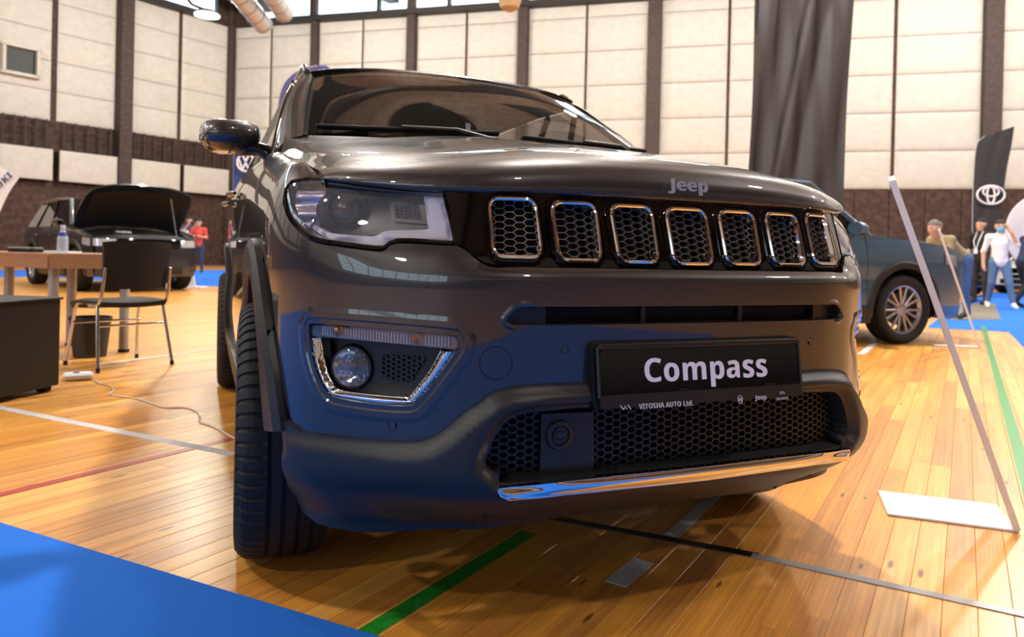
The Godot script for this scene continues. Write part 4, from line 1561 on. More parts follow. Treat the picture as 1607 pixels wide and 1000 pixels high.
# ---------- wood floor ----------
const UB := Vector3(.8148, 0, -.5798)
const VB := Vector3(.5798, 0, .8148)
func wood_image(w: int, h: int, sd: int, base: Color, knots: int) -> ImageTexture:
	var n := FastNoiseLite.new()
	n.seed = sd
	n.frequency = .02
	n.fractal_octaves = 4
	var n2 := FastNoiseLite.new()
	n2.seed = sd + 50
	n2.frequency = .006
	var rng := RandomNumberGenerator.new()
	rng.seed = sd * 77 + 5
	var kn := []
	for i in knots: kn.append([rng.randf() * w, rng.randf_range(.2, .8) * h, rng.randf_range(3.5, 7)])
	var data := PackedByteArray()
	data.resize(w * h * 3)
	for y in h:
		for x in w:
			var yy := float(y)
			var dark := 0.0
			for k in kn:
				var dx: float = (x - k[0]) / (k[2] * 1.6)
				var dy: float = (y - k[1]) / k[2]
				var r2 := dx * dx + dy * dy
				dark = max(dark, 1.0 - r2 if r2 < 1.0 else 0.0)
				yy += 9.0 * exp(-r2 * .12) * sign(y - k[1])
			var g := n.get_noise_2d(x * .12, yy * 4.2) * .5 + n.get_noise_2d(x * .9 + 500, yy * 9.0) * .22 + n2.get_noise_2d(x * .5, y * 2.0) * .5
			var f := 1.0 + g * .26
			f *= 1.0 - .5 * sqrt(dark)
			var i := (y * w + x) * 3
			data[i] = int(clamp(base.r * (f * .85 + .15), 0.0, 1.0) * 255)
			data[i + 1] = int(clamp(base.g * f, 0.0, 1.0) * 255)
			data[i + 2] = int(clamp(base.b * (f * 1.15 - .15), 0.0, 1.0) * 255)
	var im := Image.create_from_data(w, h, false, Image.FORMAT_RGB8, data)
	im.generate_mipmaps()
	return ImageTexture.create_from_image(im)
func floor_image() -> ImageTexture:
	# distant boards: 48 rows of tones with grain
	var w := 1024
	var h := 1024
	var n := FastNoiseLite.new()
	n.seed = 4
	n.frequency = .012
	var rng := RandomNumberGenerator.new()
	rng.seed = 9
	var rows := 48
	var tone := []
	var shift := []
	for r in rows:
		shift.append(rng.randf() * 200)
		var l := []
		for k in 7: l.append(rng.randf_range(.90, 1.07))
		tone.append(l)
	var base := Color(.88, .625, .305)
	var data := PackedByteArray()
	data.resize(w * h * 3)
	for y in h:
		var r := int(y * rows / float(h))
		var fy: float = fmod(y * rows / float(h), 1.0)
		for x in w:
			var fx: float = fmod(x + shift[r], float(w)) / w * 6.0
			var f: float = tone[r][int(fx)] + n.get_noise_2d(x * .6, y * 7.0) * .16
			if fy < .05: f *= .72
			if fmod(fx, 1.0) < .006: f *= .75
			var i := (y * w + x) * 3
			data[i] = int(clamp(base.r * f, 0.0, 1.0) * 255)
			data[i + 1] = int(clamp(base.g * f, 0.0, 1.0) * 255)
			data[i + 2] = int(clamp(base.b * f, 0.0, 1.0) * 255)
	var im := Image.create_from_data(w, h, false, Image.FORMAT_RGB8, data)
	im.generate_mipmaps()
	return ImageTexture.create_from_image(im)
func board_mesh(l: float, w: float, uo: float) -> ArrayMesh:
	var mb := MB.new()
	var th := .02
	var e := .0012
	# local x along the board, top at y = 0
	var a := [Vector3(0, 0, e), Vector3(l, 0, e), Vector3(l, 0, w - e), Vector3(0, 0, w - e)]
	var uv := [Vector2(uo, .02), Vector2(uo + l / 2.6, .02), Vector2(uo + l / 2.6, .98), Vector2(uo, .98)]
	mb.tri(a[0], a[1], a[2], Vector3.UP, Vector3.UP, Vector3.UP, uv[0], uv[1], uv[2])
	mb.tri(a[0], a[2], a[3], Vector3.UP, Vector3.UP, Vector3.UP, uv[0], uv[2], uv[3])
	for s in [[a[0], a[1], Vector3(0, .4, -1), Vector3(0, -.0014, -e)], [a[3], a[2], Vector3(0, .4, 1), Vector3(0, -.0014, e)]]:
		mb.quad(s[0], s[1], s[1] + s[3], s[0] + s[3], s[2])
		mb.quad(s[0] + s[3], s[1] + s[3], s[1] + s[3] + Vector3.DOWN * th, s[0] + s[3] + Vector3.DOWN * th, Vector3(0, 0, s[2].z))
	mb.quad(a[0], a[3], a[3] + Vector3.DOWN * th, a[0] + Vector3.DOWN * th, Vector3.LEFT)
	mb.quad(a[1], a[2], a[2] + Vector3.DOWN * th, a[1] + Vector3.DOWN * th, Vector3.RIGHT)
	return mb.mesh()

var ROOM := [Vector2(.05, -35.0), Vector2(44.0, -.9), Vector2(24, 34), Vector2(-16, 26), Vector2(-38.4, -11.5)]
func sheet_y(mb: MB, poly: Array, y0: float, y1: float) -> void:
	var p := PackedVector2Array(poly)
	var idx := Geometry2D.triangulate_polygon(p)
	for k in range(0, idx.size(), 3):
		for e in [[y1, Vector3.UP], [y0, Vector3.DOWN]]:
			mb.flat(Vector3(p[idx[k]].x, e[0], p[idx[k]].y), Vector3(p[idx[k + 1]].x, e[0], p[idx[k + 1]].y), Vector3(p[idx[k + 2]].x, e[0], p[idx[k + 2]].y), e[1])
	var c := Vector2.ZERO
	for q in p: c += q
	c /= p.size()
	for i in p.size():
		var a := p[i]
		var b := p[(i + 1) % p.size()]
		var o := (a + b) * .5 - c
		mb.quad(Vector3(a.x, y0, a.y), Vector3(b.x, y0, b.y), Vector3(b.x, y1, b.y), Vector3(a.x, y1, a.y), Vector3(o.x, 0, o.y))

func build_floor() -> void:
	var tex := floor_image()
	var fm := std(Color.WHITE, .36)
	fm.albedo_texture = tex
	fm.clearcoat_enabled = true
	fm.clearcoat = .2
	fm.clearcoat_roughness = .25
	var mb := MB.new()
	var pl := PackedVector2Array(ROOM)
	var idx := Geometry2D.triangulate_polygon(pl)
	var uvs := func(q: Vector2) -> Vector2: return Vector2(Vector3(q.x, 0, q.y).dot(UB) / 9.0, Vector3(q.x, 0, q.y).dot(VB) / 3.6)
	for k in range(0, idx.size(), 3):
		var a := pl[idx[k]]
		var b := pl[idx[k + 1]]
		var c := pl[idx[k + 2]]
		mb.tri(Vector3(a.x, -.003, a.y), Vector3(b.x, -.003, b.y), Vector3(c.x, -.003, c.y), Vector3.UP, Vector3.UP, Vector3.UP, uvs.call(a), uvs.call(b), uvs.call(c))
	var low := MB.new()
	sheet_y(low, ROOM, -.3, -.02)
	var o := solo("floor", mb, fm, "varnished yellow plank floor of the hall", "floor", "", "structure")
	part("subfloor", low, M.wall_dark, o)
	# single boards near the camera
	var w := .075
	var mats := []
	var tones := [Color(.89, .62, .275), Color(.85, .575, .25), Color(.92, .67, .32), Color(.81, .545, .24), Color(.88, .60, .24)]
	for i in 5:
		var m := std(Color.WHITE, .34)
		m.albedo_texture = wood_image(768, 64, 20 + i, tones[i], 1)
		m.clearcoat_enabled = true
		m.clearcoat = .22
		m.clearcoat_roughness = .24
		mats.append(m)
	var lens := [1.5, 2.0, 2.6]
	var meshes := {}
	for l in lens:
		for k in 3: meshes[[l, k]] = board_mesh(l, w - .0006, k * .31)
	var rng := RandomNumberGenerator.new()
	rng.seed = 31
	var bas := Basis(UB, Vector3.UP, VB)
	var row := 0
	var count := 0
	var v := -3.90
	while v < .95:
		var u: float = -1.7 + rng.randf() * 1.2
		while u < 7.5:
			var l: float = lens[rng.randi() % 3]
			# keep what the frame shows nearest
			var mid := UB * (u + l * .5) + VB * (v + w * .5)
			var q := px(mid) if (mid - EYE).dot(c_fwd) > .3 else Vector2(-999, 2000)
			var qa := px(UB * u + VB * v) if (UB * u + VB * v - EYE).dot(c_fwd) > .3 else Vector2(800, 1500)
			var qb := px(UB * (u + l) + VB * v)
			var show := (q.x > -150 and q.x < 1750 and q.y < 1150) or (qb.x > -20 and qb.x < 1650 and qb.y < 1010) or (qa.x > -20 and qa.x < 1650 and qa.y < 1010)
			var far := (mid - EYE).length() > 8.0
			if show and not far and count < 300:
				var b := MeshInstance3D.new()
				b.name = "board"
				b.mesh = meshes[[l, rng.randi() % 3]]
				b.material_override = mats[rng.randi() % 5]
				b.transform = Transform3D(bas, UB * u + VB * v)
				o.add_child(b, true)
				count += 1
			u += l + .0006
		v += w
		row += 1

func strip_line(mb: MB, a: Vector3, b: Vector3, w: float, h := .0012) -> void:
	var d := (b - a)
	var l := d.length()
	d /= l
	var x := Vector3.UP.cross(d).normalized()
	box(mb, (a + b) * .5 + Vector3.UP * h * .5, Vector3(w, h, l), Basis(x, Vector3.UP, d))

# ---------- hall ----------
func wall_frame(i: int) -> Array:
	var a: Vector2 = ROOM[i]
	var b: Vector2 = ROOM[(i + 1) % ROOM.size()]
	var d := (b - a).normalized()
	# inner normal
	var c := Vector2(3, 0)
	var n := Vector2(-d.y, d.x)
	if n.dot(c - a) < 0: n = -n
	return [Vector3(a.x, 0, a.y), Vector3(d.x, 0, d.y), Vector3(n.x, 0, n.y), a.distance_to(b)]
func along_wall(f: Array, u: float, w: float) -> float:
	# distance along the wall where the pixel's ray meets it
	var d := ray(u, w)
	var t: float = (f[0] - EYE).dot(f[2]) / d.dot(f[2])
	return (EYE + d * t - f[0]).dot(f[1])
func height_wall(f: Array, u: float, w: float) -> float:
	var d := ray(u, w)
	var t: float = (f[0] - EYE).dot(f[2]) / d.dot(f[2])
	return (EYE + d * t).y
func panel_mesh(w: float, h: float, bulge: float) -> ArrayMesh:
	# padded wall panel, x along, y up, z out
	var mb := MB.new()
	var rows := []
	var xs := [0.0, .03, .08, .2, .5, .8, .92, .97, 1.0]
	var ys := [0.0, .03, .10, .3, .5, .7, .90, .97, 1.0]
	for y in ys:
		var r := []
		for x in xs:
			var e: float = min(min(x, 1 - x) * w, min(y, 1 - y) * h)
			var z := .02 + bulge * (1.0 - exp(-e / .09))
			r.append(Vector3(x * w, y * h, z))
		rows.append(r)
	grid(mb, rows, Vector3(0, 0, 1))
	return mb.mesh()
const CEIL := 12.4
func build_hall() -> void:
	var names := ["wall_back", "wall_right", "wall_front", "wall_street", "wall_left"]
	var labels := ["back wall of cream padded panels between brown columns", "side wall of the hall beyond the frame", "wall behind the photographer with tall windows", "far side wall of the hall", "left wall of pale padded panels above a dark gallery"]
	var nodes := []
	for i in 5:
		var f := wall_frame(i)
		var mb := MB.new()
		var L: float = f[3]
		box(mb, f[0] + f[1] * L * .5 - f[2] * .2 + Vector3.UP * CEIL * .5, Vector3(L + .8, CEIL, .4), Basis(f[1], Vector3.UP, f[1].cross(Vector3.UP)))
		var o := solo(names[i], mb, M.wall_dark if i in [0, 4] else M.wall_panel, labels[i], "wall", "", "structure")
		nodes.append(o)
		if i in [1, 2, 3]:
			var nb2 := int(L / 2.4)
			for k in nb2:
				mb = MB.new()
				box(mb, f[0] + f[1] * ((k + .5) * L / nb2) + f[2] * .05 + Vector3.UP * 1.75, Vector3(L / nb2 - .03, 3.4, .1), Basis(f[1], Vector3.UP, f[1].cross(Vector3.UP)), .01)
				part("base_board", mb, M.wall_dark, o)
	# padded panels: back wall
	var f := wall_frame(0)
	var bas := Basis(f[1], Vector3.UP, f[1].cross(Vector3.UP))
	if bas.z.dot(f[2]) < 0: bas = Basis(-f[1], Vector3.UP, f[2])
	var bound := []
	for u in [[362, 368], [423, 425], [490, 499], [566, 568], [639, 652], [728, 731], [812, 827], [916, 919], [1014, 1035], [1139, 1143], [1258, 1279], [1399, 1404], [1538, 1567]]:
		bound.append([along_wall(f, u[0], 200), along_wall(f, u[1], 200)])
	var y0 := height_wall(f, 1370, 297)
	var hp := height_wall(f, 1370, 237.5) - y0
	for k in 8:
		var e: float = bound[12][1] + 2.9 * (k + 1)
		bound.append([e, e + (.5 if k % 2 else .09)])
	for k in bound.size() - 1:
		var x0: float = bound[k][1]
		var x1: float = bound[k + 1][0]
		var mesh := panel_mesh(x1 - x0 - .02, hp - .018, .10)
		var rest: float = CEIL - 1.46 - (y0 + floor((CEIL - 1.46 - y0) / hp) * hp)
		var short := panel_mesh(x1 - x0 - .02, rest, .05)
		for r in 8:
			var y := y0 + r * hp
			if y > CEIL - 1.7: continue
			var o := part("panel", mesh if y + hp <= CEIL - 1.46 else short, M.wall_panel, nodes[0])
			var org: Vector3 = f[0] + f[1] * (x0 + .01) + Vector3.UP * y
			if bas.x.dot(f[1]) < 0: org = f[0] + f[1] * (x1 - .01) + Vector3.UP * y
			o.transform = Transform3D(bas, org + f[2] * .01)
	for k in bound.size():
		var w: float = bound[k][1] - bound[k][0]
		if w < .2: continue
		var mb := MB.new()
		box(mb, f[0] + f[1] * ((bound[k][0] + bound[k][1]) * .5) + f[2] * .10 + Vector3.UP * (CEIL * .5), Vector3(w, CEIL - .2, .5), Basis(f[1], Vector3.UP, f[1].cross(Vector3.UP)), .02)
		part("column", mb, M.column, nodes[0])
	# wood boards of the base
	var nb := 0
	var xx := 2.0
	while xx < 40.0:
		var mb := MB.new()
		box(mb, f[0] + f[1] * (xx + .58) + f[2] * .03 + Vector3.UP * (y0 * .5), Vector3(1.15, y0 - .08, .06), Basis(f[1], Vector3.UP, f[1].cross(Vector3.UP)), .01)
		part("base_board", mb, M.wall_dark, nodes[0])
		xx += 1.17
	# left wall
	f = wall_frame(4)
	# runs from the far left end to the corner; along_wall grows to the corner
	var bl := []
	for k in 11: bl.append([9.3 + 2.4 * k - (.45 if k % 2 else .07), 9.3 + 2.4 * k])
	for u in [[-10, -7], [79, 88], [180, 200], [278.5, 283.5], [355, 362]]:
		bl.append([along_wall(f, u[0], 150), along_wall(f, u[1], 150)])
	var by0 := height_wall(f, 180, 204)
	var bh := (height_wall(f, 79, 46.5) - height_wall(f, 79, 140.4)) / 2.0
	var g0 := height_wall(f, 79, 284)
	var g1 := height_wall(f, 79, 236)
	bas = Basis(f[1], Vector3.UP, f[2]) if f[1].cross(Vector3.UP).dot(f[2]) > 0 else Basis(-f[1], Vector3.UP, f[2])
	for k in bl.size() - 1:
		var x0: float = bl[k][1]
		var x1: float = bl[k + 1][0]
		var mesh := panel_mesh(x1 - x0 - .02, bh - .016, .07)
		var fm := panel_mesh(x1 - x0 - .04, g1 - g0, .05)
		var rest: float = CEIL - 1.46 - (by0 + floor((CEIL - 1.46 - by0) / bh) * bh)
		var short := panel_mesh(x1 - x0 - .02, rest, .04)
		for r in 7:
			var y := by0 + r * bh
			if y > CEIL - 1.6: continue
			var o := part("panel", mesh if y + bh <= CEIL - 1.46 else short, M.wall_panel, nodes[4])
			o.transform = Transform3D(bas, f[0] + f[1] * ((x0 if bas.x.dot(f[1]) > 0 else x1) + (.01 if bas.x.dot(f[1]) > 0 else -.01)) + Vector3.UP * y + f[2] * .01)
		var o2 := part("balcony_panel", fm, M.wall_panel, nodes[4])
		o2.transform = Transform3D(bas, f[0] + f[1] * ((x0 if bas.x.dot(f[1]) > 0 else x1) + (.02 if bas.x.dot(f[1]) > 0 else -.02)) + Vector3.UP * g0 + f[2] * .35)
		var mb := MB.new()
		box(mb, f[0] + f[1] * ((x0 + x1) * .5) + f[2] * .17 + Vector3.UP * ((g0 + g1) * .5), Vector3(x1 - x0, g1 - g0 - .06, .34), Basis(f[1], Vector3.UP, f[1].cross(Vector3.UP)))
		part("balcony", mb, M.wall_dark, nodes[4])
		for q in 5:
			mb = MB.new()
			var xx2: float = lerp(x0, x1, (q + .5) / 5.0)
			tube(mb, [f[0] + f[1] * xx2 + f[2] * .2 + Vector3.UP * g1, f[0] + f[1] * xx2 + f[2] * .2 + Vector3.UP * by0], .035, 6)
			part("railing_post", mb, M.column, nodes[4])
		mb = MB.new()
		for q in 5:
			var yy: float = lerp(g1 + .1, by0 - .1, q / 4.0)
			tube(mb, [f[0] + f[1] * x0 + f[2] * .22 + Vector3.UP * yy, f[0] + f[1] * x1 + f[2] * .22 + Vector3.UP * yy], .012, 5)
		part("railing_wires", mb, M.beam, nodes[4])
	for k in bl.size():
		var w: float = abs(bl[k][1] - bl[k][0])
		if w < .3: continue
		var mb := MB.new()
		box(mb, f[0] + f[1] * ((bl[k][0] + bl[k][1]) * .5) + f[2] * .15 + Vector3.UP * (CEIL * .5), Vector3(w, CEIL - .2, .7), Basis(f[1], Vector3.UP, f[1].cross(Vector3.UP)), .02)
		part("column", mb, M.column, nodes[4])
	# small recessed window in the left wall
	var wx := along_wall(f, 28, 95)
	var wy0 := height_wall(f, 28, 118)
	var wy1 := height_wall(f, 28, 75)
	var mb := MB.new()
	var hw := .55
	for e in [[Vector3(0, wy1, 0), Vector3(hw * 2 + .2, .1, .3)], [Vector3(0, wy0, 0), Vector3(hw * 2 + .2, .1, .3)], [Vector3(-hw, (wy0 + wy1) * .5, 0), Vector3(.1, wy1 - wy0, .3)], [Vector3(hw, (wy0 + wy1) * .5, 0), Vector3(.1, wy1 - wy0, .3)]]:
		box(mb, f[0] + f[1] * (wx + e[0].x) + Vector3.UP * e[0].y + f[2] * .22, e[1], Basis(f[1], Vector3.UP, f[1].cross(Vector3.UP)))
	var win := solo("window_1", mb, M.wall_panel, "small square window set into the pale left wall", "window", "", "structure")
	mb = MB.new()
	box(mb, f[0] + f[1] * wx + Vector3.UP * ((wy0 + wy1) * .5) + f[2] * .16, Vector3(hw * 2, wy1 - wy0, .03), Basis(f[1], Vector3.UP, f[1].cross(Vector3.UP)))
	part("pane", mb, std(Color(.10, .135, .125), .55), win)
	# high glazing above both walls
	var wn := 2
	for q in [[0, 1.0, 30.0, 9], [4, 10.0, wall_frame(4)[3] - 1.0, 9]]:
		f = wall_frame(q[0])
		mb = MB.new()
		var n: int = q[3]
		box(mb, f[0] + f[1] * ((q[1] + q[2]) * .5) + f[2] * .25 + Vector3.UP * (CEIL - 1.35), Vector3(q[2] - q[1], .22, .5), Basis(f[1], Vector3.UP, f[1].cross(Vector3.UP)))
		for k in n + 1:
			var x: float = lerp(q[1], q[2], float(k) / n)
			box(mb, f[0] + f[1] * x + f[2] * .25 + Vector3.UP * (CEIL - .65), Vector3(.12, 1.3, .3), Basis(f[1], Vector3.UP, f[1].cross(Vector3.UP)))
		var g := solo("window_%d" % wn, mb, M.beam, "row of bright clerestory panes above the padded back wall" if q[0] == 0 else "row of bright clerestory panes above the left wall", "window", "", "structure")
		wn += 1
		for k in n:
			mb = MB.new()
			var x: float = lerp(q[1], q[2], (k + .5) / n)
			box(mb, f[0] + f[1] * x + f[2] * .12 + Vector3.UP * (CEIL - .65), Vector3((q[2] - q[1]) / n - .12, 1.2, .04), Basis(f[1], Vector3.UP, f[1].cross(Vector3.UP)))
			part("pane", mb, M.sky_pane, g)
		window_light(g, f, (q[1] + q[2]) * .5, q[2] - q[1], CEIL - .65, 1.2, 20.0 if q[0] == 4 else 14.0)
	# tall window behind the photographer, mirrored in the bumper
	f = wall_frame(3)
	mb = MB.new()
	var X0 := 8.0
	var X1 := 26.0
	var Y0 := 4.5
	var Y1 := 10.5
	for k in 10:
		var x: float = lerp(X0, X1, k / 9.0)
		box(mb, f[0] + f[1] * x + f[2] * .1 + Vector3.UP * ((Y0 + Y1) * .5), Vector3(.14, Y1 - Y0, .2), Basis(f[1], Vector3.UP, f[1].cross(Vector3.UP)))
	for k in 5:
		box(mb, f[0] + f[1] * ((X0 + X1) * .5) + f[2] * .1 + Vector3.UP * lerp(Y0, Y1, k / 4.0), Vector3(X1 - X0, .12, .2), Basis(f[1], Vector3.UP, f[1].cross(Vector3.UP)))
	var bw := solo("window_4", mb, M.beam, "tall gridded window on the wall behind the photographer", "window", "", "structure")
	mb = MB.new()
	box(mb, f[0] + f[1] * ((X0 + X1) * .5) + f[2] * .04 + Vector3.UP * ((Y0 + Y1) * .5), Vector3(X1 - X0, Y1 - Y0, .04), Basis(f[1], Vector3.UP, f[1].cross(Vector3.UP)))
	part("pane", mb, M.sky_pane, bw)
	window_light(bw, f, (X0 + X1) * .5, X1 - X0, (Y0 + Y1) * .5, Y1 - Y0, 30.0)
	# ceiling with beams
	mb = MB.new()
	sheet_y(mb, ROOM, CEIL, CEIL + .3)
	var ce := solo("ceiling", mb, M.ceiling, "brown panelled ceiling of the hall", "ceiling", "", "structure")
	for k in 9:
		var o := VB * (-26.0 + k * 6.0) + Vector3(3, 0, -3)
		mb = MB.new()
		bar(mb, o - UB * 34 + Vector3.UP * (CEIL - .5), o + UB * 34 + Vector3.UP * (CEIL - .5), .5, .9)
		var ends := Geometry2D.intersect_polyline_with_polygon(PackedVector2Array([Vector2((o - UB * 60).x, (o - UB * 60).z), Vector2((o + UB * 60).x, (o + UB * 60).z)]), PackedVector2Array(ROOM))
		if ends.size() == 0: continue
		mb = MB.new()
		var e0: Vector2 = ends[0][0]
		var e1: Vector2 = ends[0][ends[0].size() - 1]
		bar(mb, Vector3(e0.x, CEIL - .45, e0.y), Vector3(e1.x, CEIL - .45, e1.y), .45, .85)
		part("beam", mb, M.beam, ce)
	for k in 14:
		var c := VB * (-17.0 + 6.0 * int(k / 3.5)) + UB * (-9.0 + 7.5 * (k % 4))
		mb = MB.new()
		box(mb, c + Vector3.UP * (CEIL - .06), Vector3(3.4, .12, 2.2), Basis(UB, Vector3.UP, VB))
		part("vent_panel", mb, M.black, ce)
	build_lamps()

func window_light(parent: Node3D, f: Array, x: float, w: float, y: float, h: float, e: float) -> void:
	# daylight entering through a row of panes
	var l := AreaLight3D.new()
	l.name = "window_light"
	l.light_color = Color(.84, .93, 1.0)
	l.light_energy = e
	l.area_size = Vector2(w, h)
	l.area_range = 80.0
	l.area_attenuation = 2.0
	l.shadow_enabled = true
	parent.add_child(l)
	var z: Vector3 = -f[2]
	l.transform = Transform3D(Basis(Vector3.UP.cross(z), Vector3.UP, z), f[0] + f[1] * x + f[2] * .42 + Vector3.UP * y)

func build_lamps() -> void:
	var n := 0
	var shade := MB.new()
	lathe(shade, [Vector2(.06, .42), Vector2(.12, .40), Vector2(.16, .22), Vector2(.36, .02), Vector2(.38, .0), Vector2(.35, .0)], Transform3D.IDENTITY, 24)
	var sm := shade.mesh()
	var disc := MB.new()
	lathe(disc, [Vector2(0, .02), Vector2(.34, .02), Vector2(.34, .045), Vector2(0, .045)], Transform3D.IDENTITY, 24)
	var dm := disc.mesh()
	for q in [[.2, 7.6, .5], [10.5, 3.5, .9], [3.0, -5.5, 2.0], [-9.5, -4.5, 1.2], [11.5, -6.5, 1.2], [18.5, -1.5, 1.0], [1.0, -14.0, 1.1], [-10.0, -14.5, .9], [10.5, -16.0, 1.0], [20.0, -11.5, 1.0], [-20.0, -7.0, .8], [2.0, -24.0, .9], [28.0, -4.0, 1.0], [-13.0, 5.0, .8]]:
		if true:
			var p := Vector3(q[0], CEIL - 2.0, q[1])
			var t := thing("ceiling_lamp", "round high-bay lamp hanging from the hall ceiling", "lamp", p, 0.0, "high-bay ceiling lamps")
			part("shade", sm, M.steel, t)
			part("bulb", dm, M.lamp_white, t)
			var cable := MB.new()
			tube(cable, [Vector3(0, .4, 0), Vector3(0, 1.95, 0)], .012, 5)
			part("cable", cable, M.beam, t)
			var l := OmniLight3D.new()
			l.name = "lamp_light"
			l.light_color = Color(1.0, .975, .94)
			l.light_energy = LAMP_E * q[2]
			l.light_size = .33
			l.omni_range = 60.0
			l.omni_attenuation = 2.0
			l.shadow_enabled = true
			t.add_child(l)
			l.position = Vector3(0, -.05, 0)
			n += 1
const LAMP_E := 62.0
# ---------- floor coverings, lines ----------
func floor_sheet(called: String, pts: Array, mat: Material, h: float, label: String, category: String, y0 := 0.0) -> MeshInstance3D:
	var mb := MB.new()
	var poly := []
	for p in pts: poly.append(Vector2(p.x, p.z))
	sheet_y(mb, poly, y0, y0 + h)
	return solo(called, mb, mat, label, category)
func build_floor_things() -> void:
	var a := gp(0, 822)
	var b := gp(590, 1000)
	var d := (b - a).normalized()
	var n := Vector3(-d.z, 0, d.x)
	floor_sheet("carpet", [a - d * 7.0, b + d * 7.5, b + d * 7.5 + n * 5.0, a - d * 7.0 + n * 5.0], M.carpet, .004, "bright blue carpet runner beside the plank floor at the grey SUV's nose", "carpet")
	floor_sheet("carpet", [gp(1455, 514), gp(1583, 521), gp(1650, 590), gp(1900, 600), gp(1760, 462), gp(1550, 459), gp(1500, 478)], M.carpet, .004, "blue carpet beyond the display stands, under the walking visitors", "carpet", -.003)
	floor_sheet("carpet", [gp(1490, 503), gp(1571, 502), gp(1561, 477), gp(1500, 477)], M.grey_carpet, .004, "grey carpet patch laid on the far blue carpet", "carpet", .002)
	floor_sheet("carpet", [gp(-60, 436), gp(60, 434), gp(285, 447), gp(345, 450), gp(360, 424), gp(-60, 424)], M.carpet, .004, "blue carpet strip behind the car with the raised hood", "carpet", -.003)
	var lines := [
		["white", M.line_white, gp(-40, 632), gp(368, 713.5), .05, "white court line running across the planks to the front tyre"],
		["red", M.line_red, gp(-60, 791.6), gp(400, 680), .045, "red court line along the planks beside the front tyre"],
		["green", M.line_green, gp(560, 1003), gp(830, 836), .05, "green court line running under the SUV's bumper"],
		["green", M.line_green, gp(1543, 512), gp(1640, 855), .05, "green court line beside the display stands"],
		["white", M.line_white, gp(1351, 556), gp(1388, 527), .06, "white court line near the blue SUV's wheel"],
		["white", M.line_white, gp(150, 573), gp(352, 546), .04, "thin white court line behind the chair"],
		["white", M.line_white, gp(1050, 845), gp(1128, 772), .045, "grey-white court line under the SUV's chin"],
		["white", M.line_white, gp(966, 917), gp(1010, 880), .062, "short white tape patch on the planks in front of the bumper"]]
	for l in lines:
		var mb := MB.new()
		var e: Vector3 = l[2]
		var f: Vector3 = l[3]
		e.y = 0.0; f.y = 0.0
		strip_line(mb, e, f, l[4])
		solo("floor_line", mb, l[1], l[5], "floor line")
	var mb := MB.new()
	strip_line(mb, gp(1180, 872), gp(1640, 973), .032, .003)
	var tp := std(Color(.62, .60, .60), .3)
	solo("cable_tape", mb, tp, "grey cable tape stretched over the planks at the SUV's corner", "tape")
	mb = MB.new()
	strip_line(mb, gp(860, 812), gp(1190, 873), .034, .003)
	solo("cable_tape", mb, std(Color(.05, .05, .055), .4), "black cable tape leading under the SUV's bumper", "tape")
	# white cable and power strip
	mb = MB.new()
	var pts := []
	for q in [[148, 596], [158, 602], [172, 606], [178, 613], [172, 619], [185, 622], [215, 626], [245, 636], [262, 640], [290, 640], [308, 646], [313, 656], [314, 663], [330, 668], [350, 678], [375, 692]]: pts.append(gp(q[0], q[1], .004))
	tube(mb, spline(pts, 4), .004, 8)
	solo("power_cable", mb, M.cream, "thin white power cable snaking towards the SUV's tyre", "cable")
	mb = MB.new()
	var p0 := gp(98, 597)
	var p1 := gp(146, 594)
	bar(mb, p0 + Vector3.UP * .022, p1 + Vector3.UP * .022, .11, .04, Vector3.UP, .012)
	var ps := solo("power_strip", mb, M.white, "white power strip on the floor beside the black box", "power strip")
	mb = MB.new()
	lathe(mb, [Vector2(.02, .0), Vector2(.018, .003), Vector2(.010, .003), Vector2(.008, .0)], Transform3D(Basis.IDENTITY, p0.lerp(p1, .45) + Vector3.UP * .042), 20)
	part("switch", mb, std(Color(.2, .25, .5), .5), ps)

func plane_at(u: float, w: float, depth: float) -> Vector3: return dep(u, w, depth)

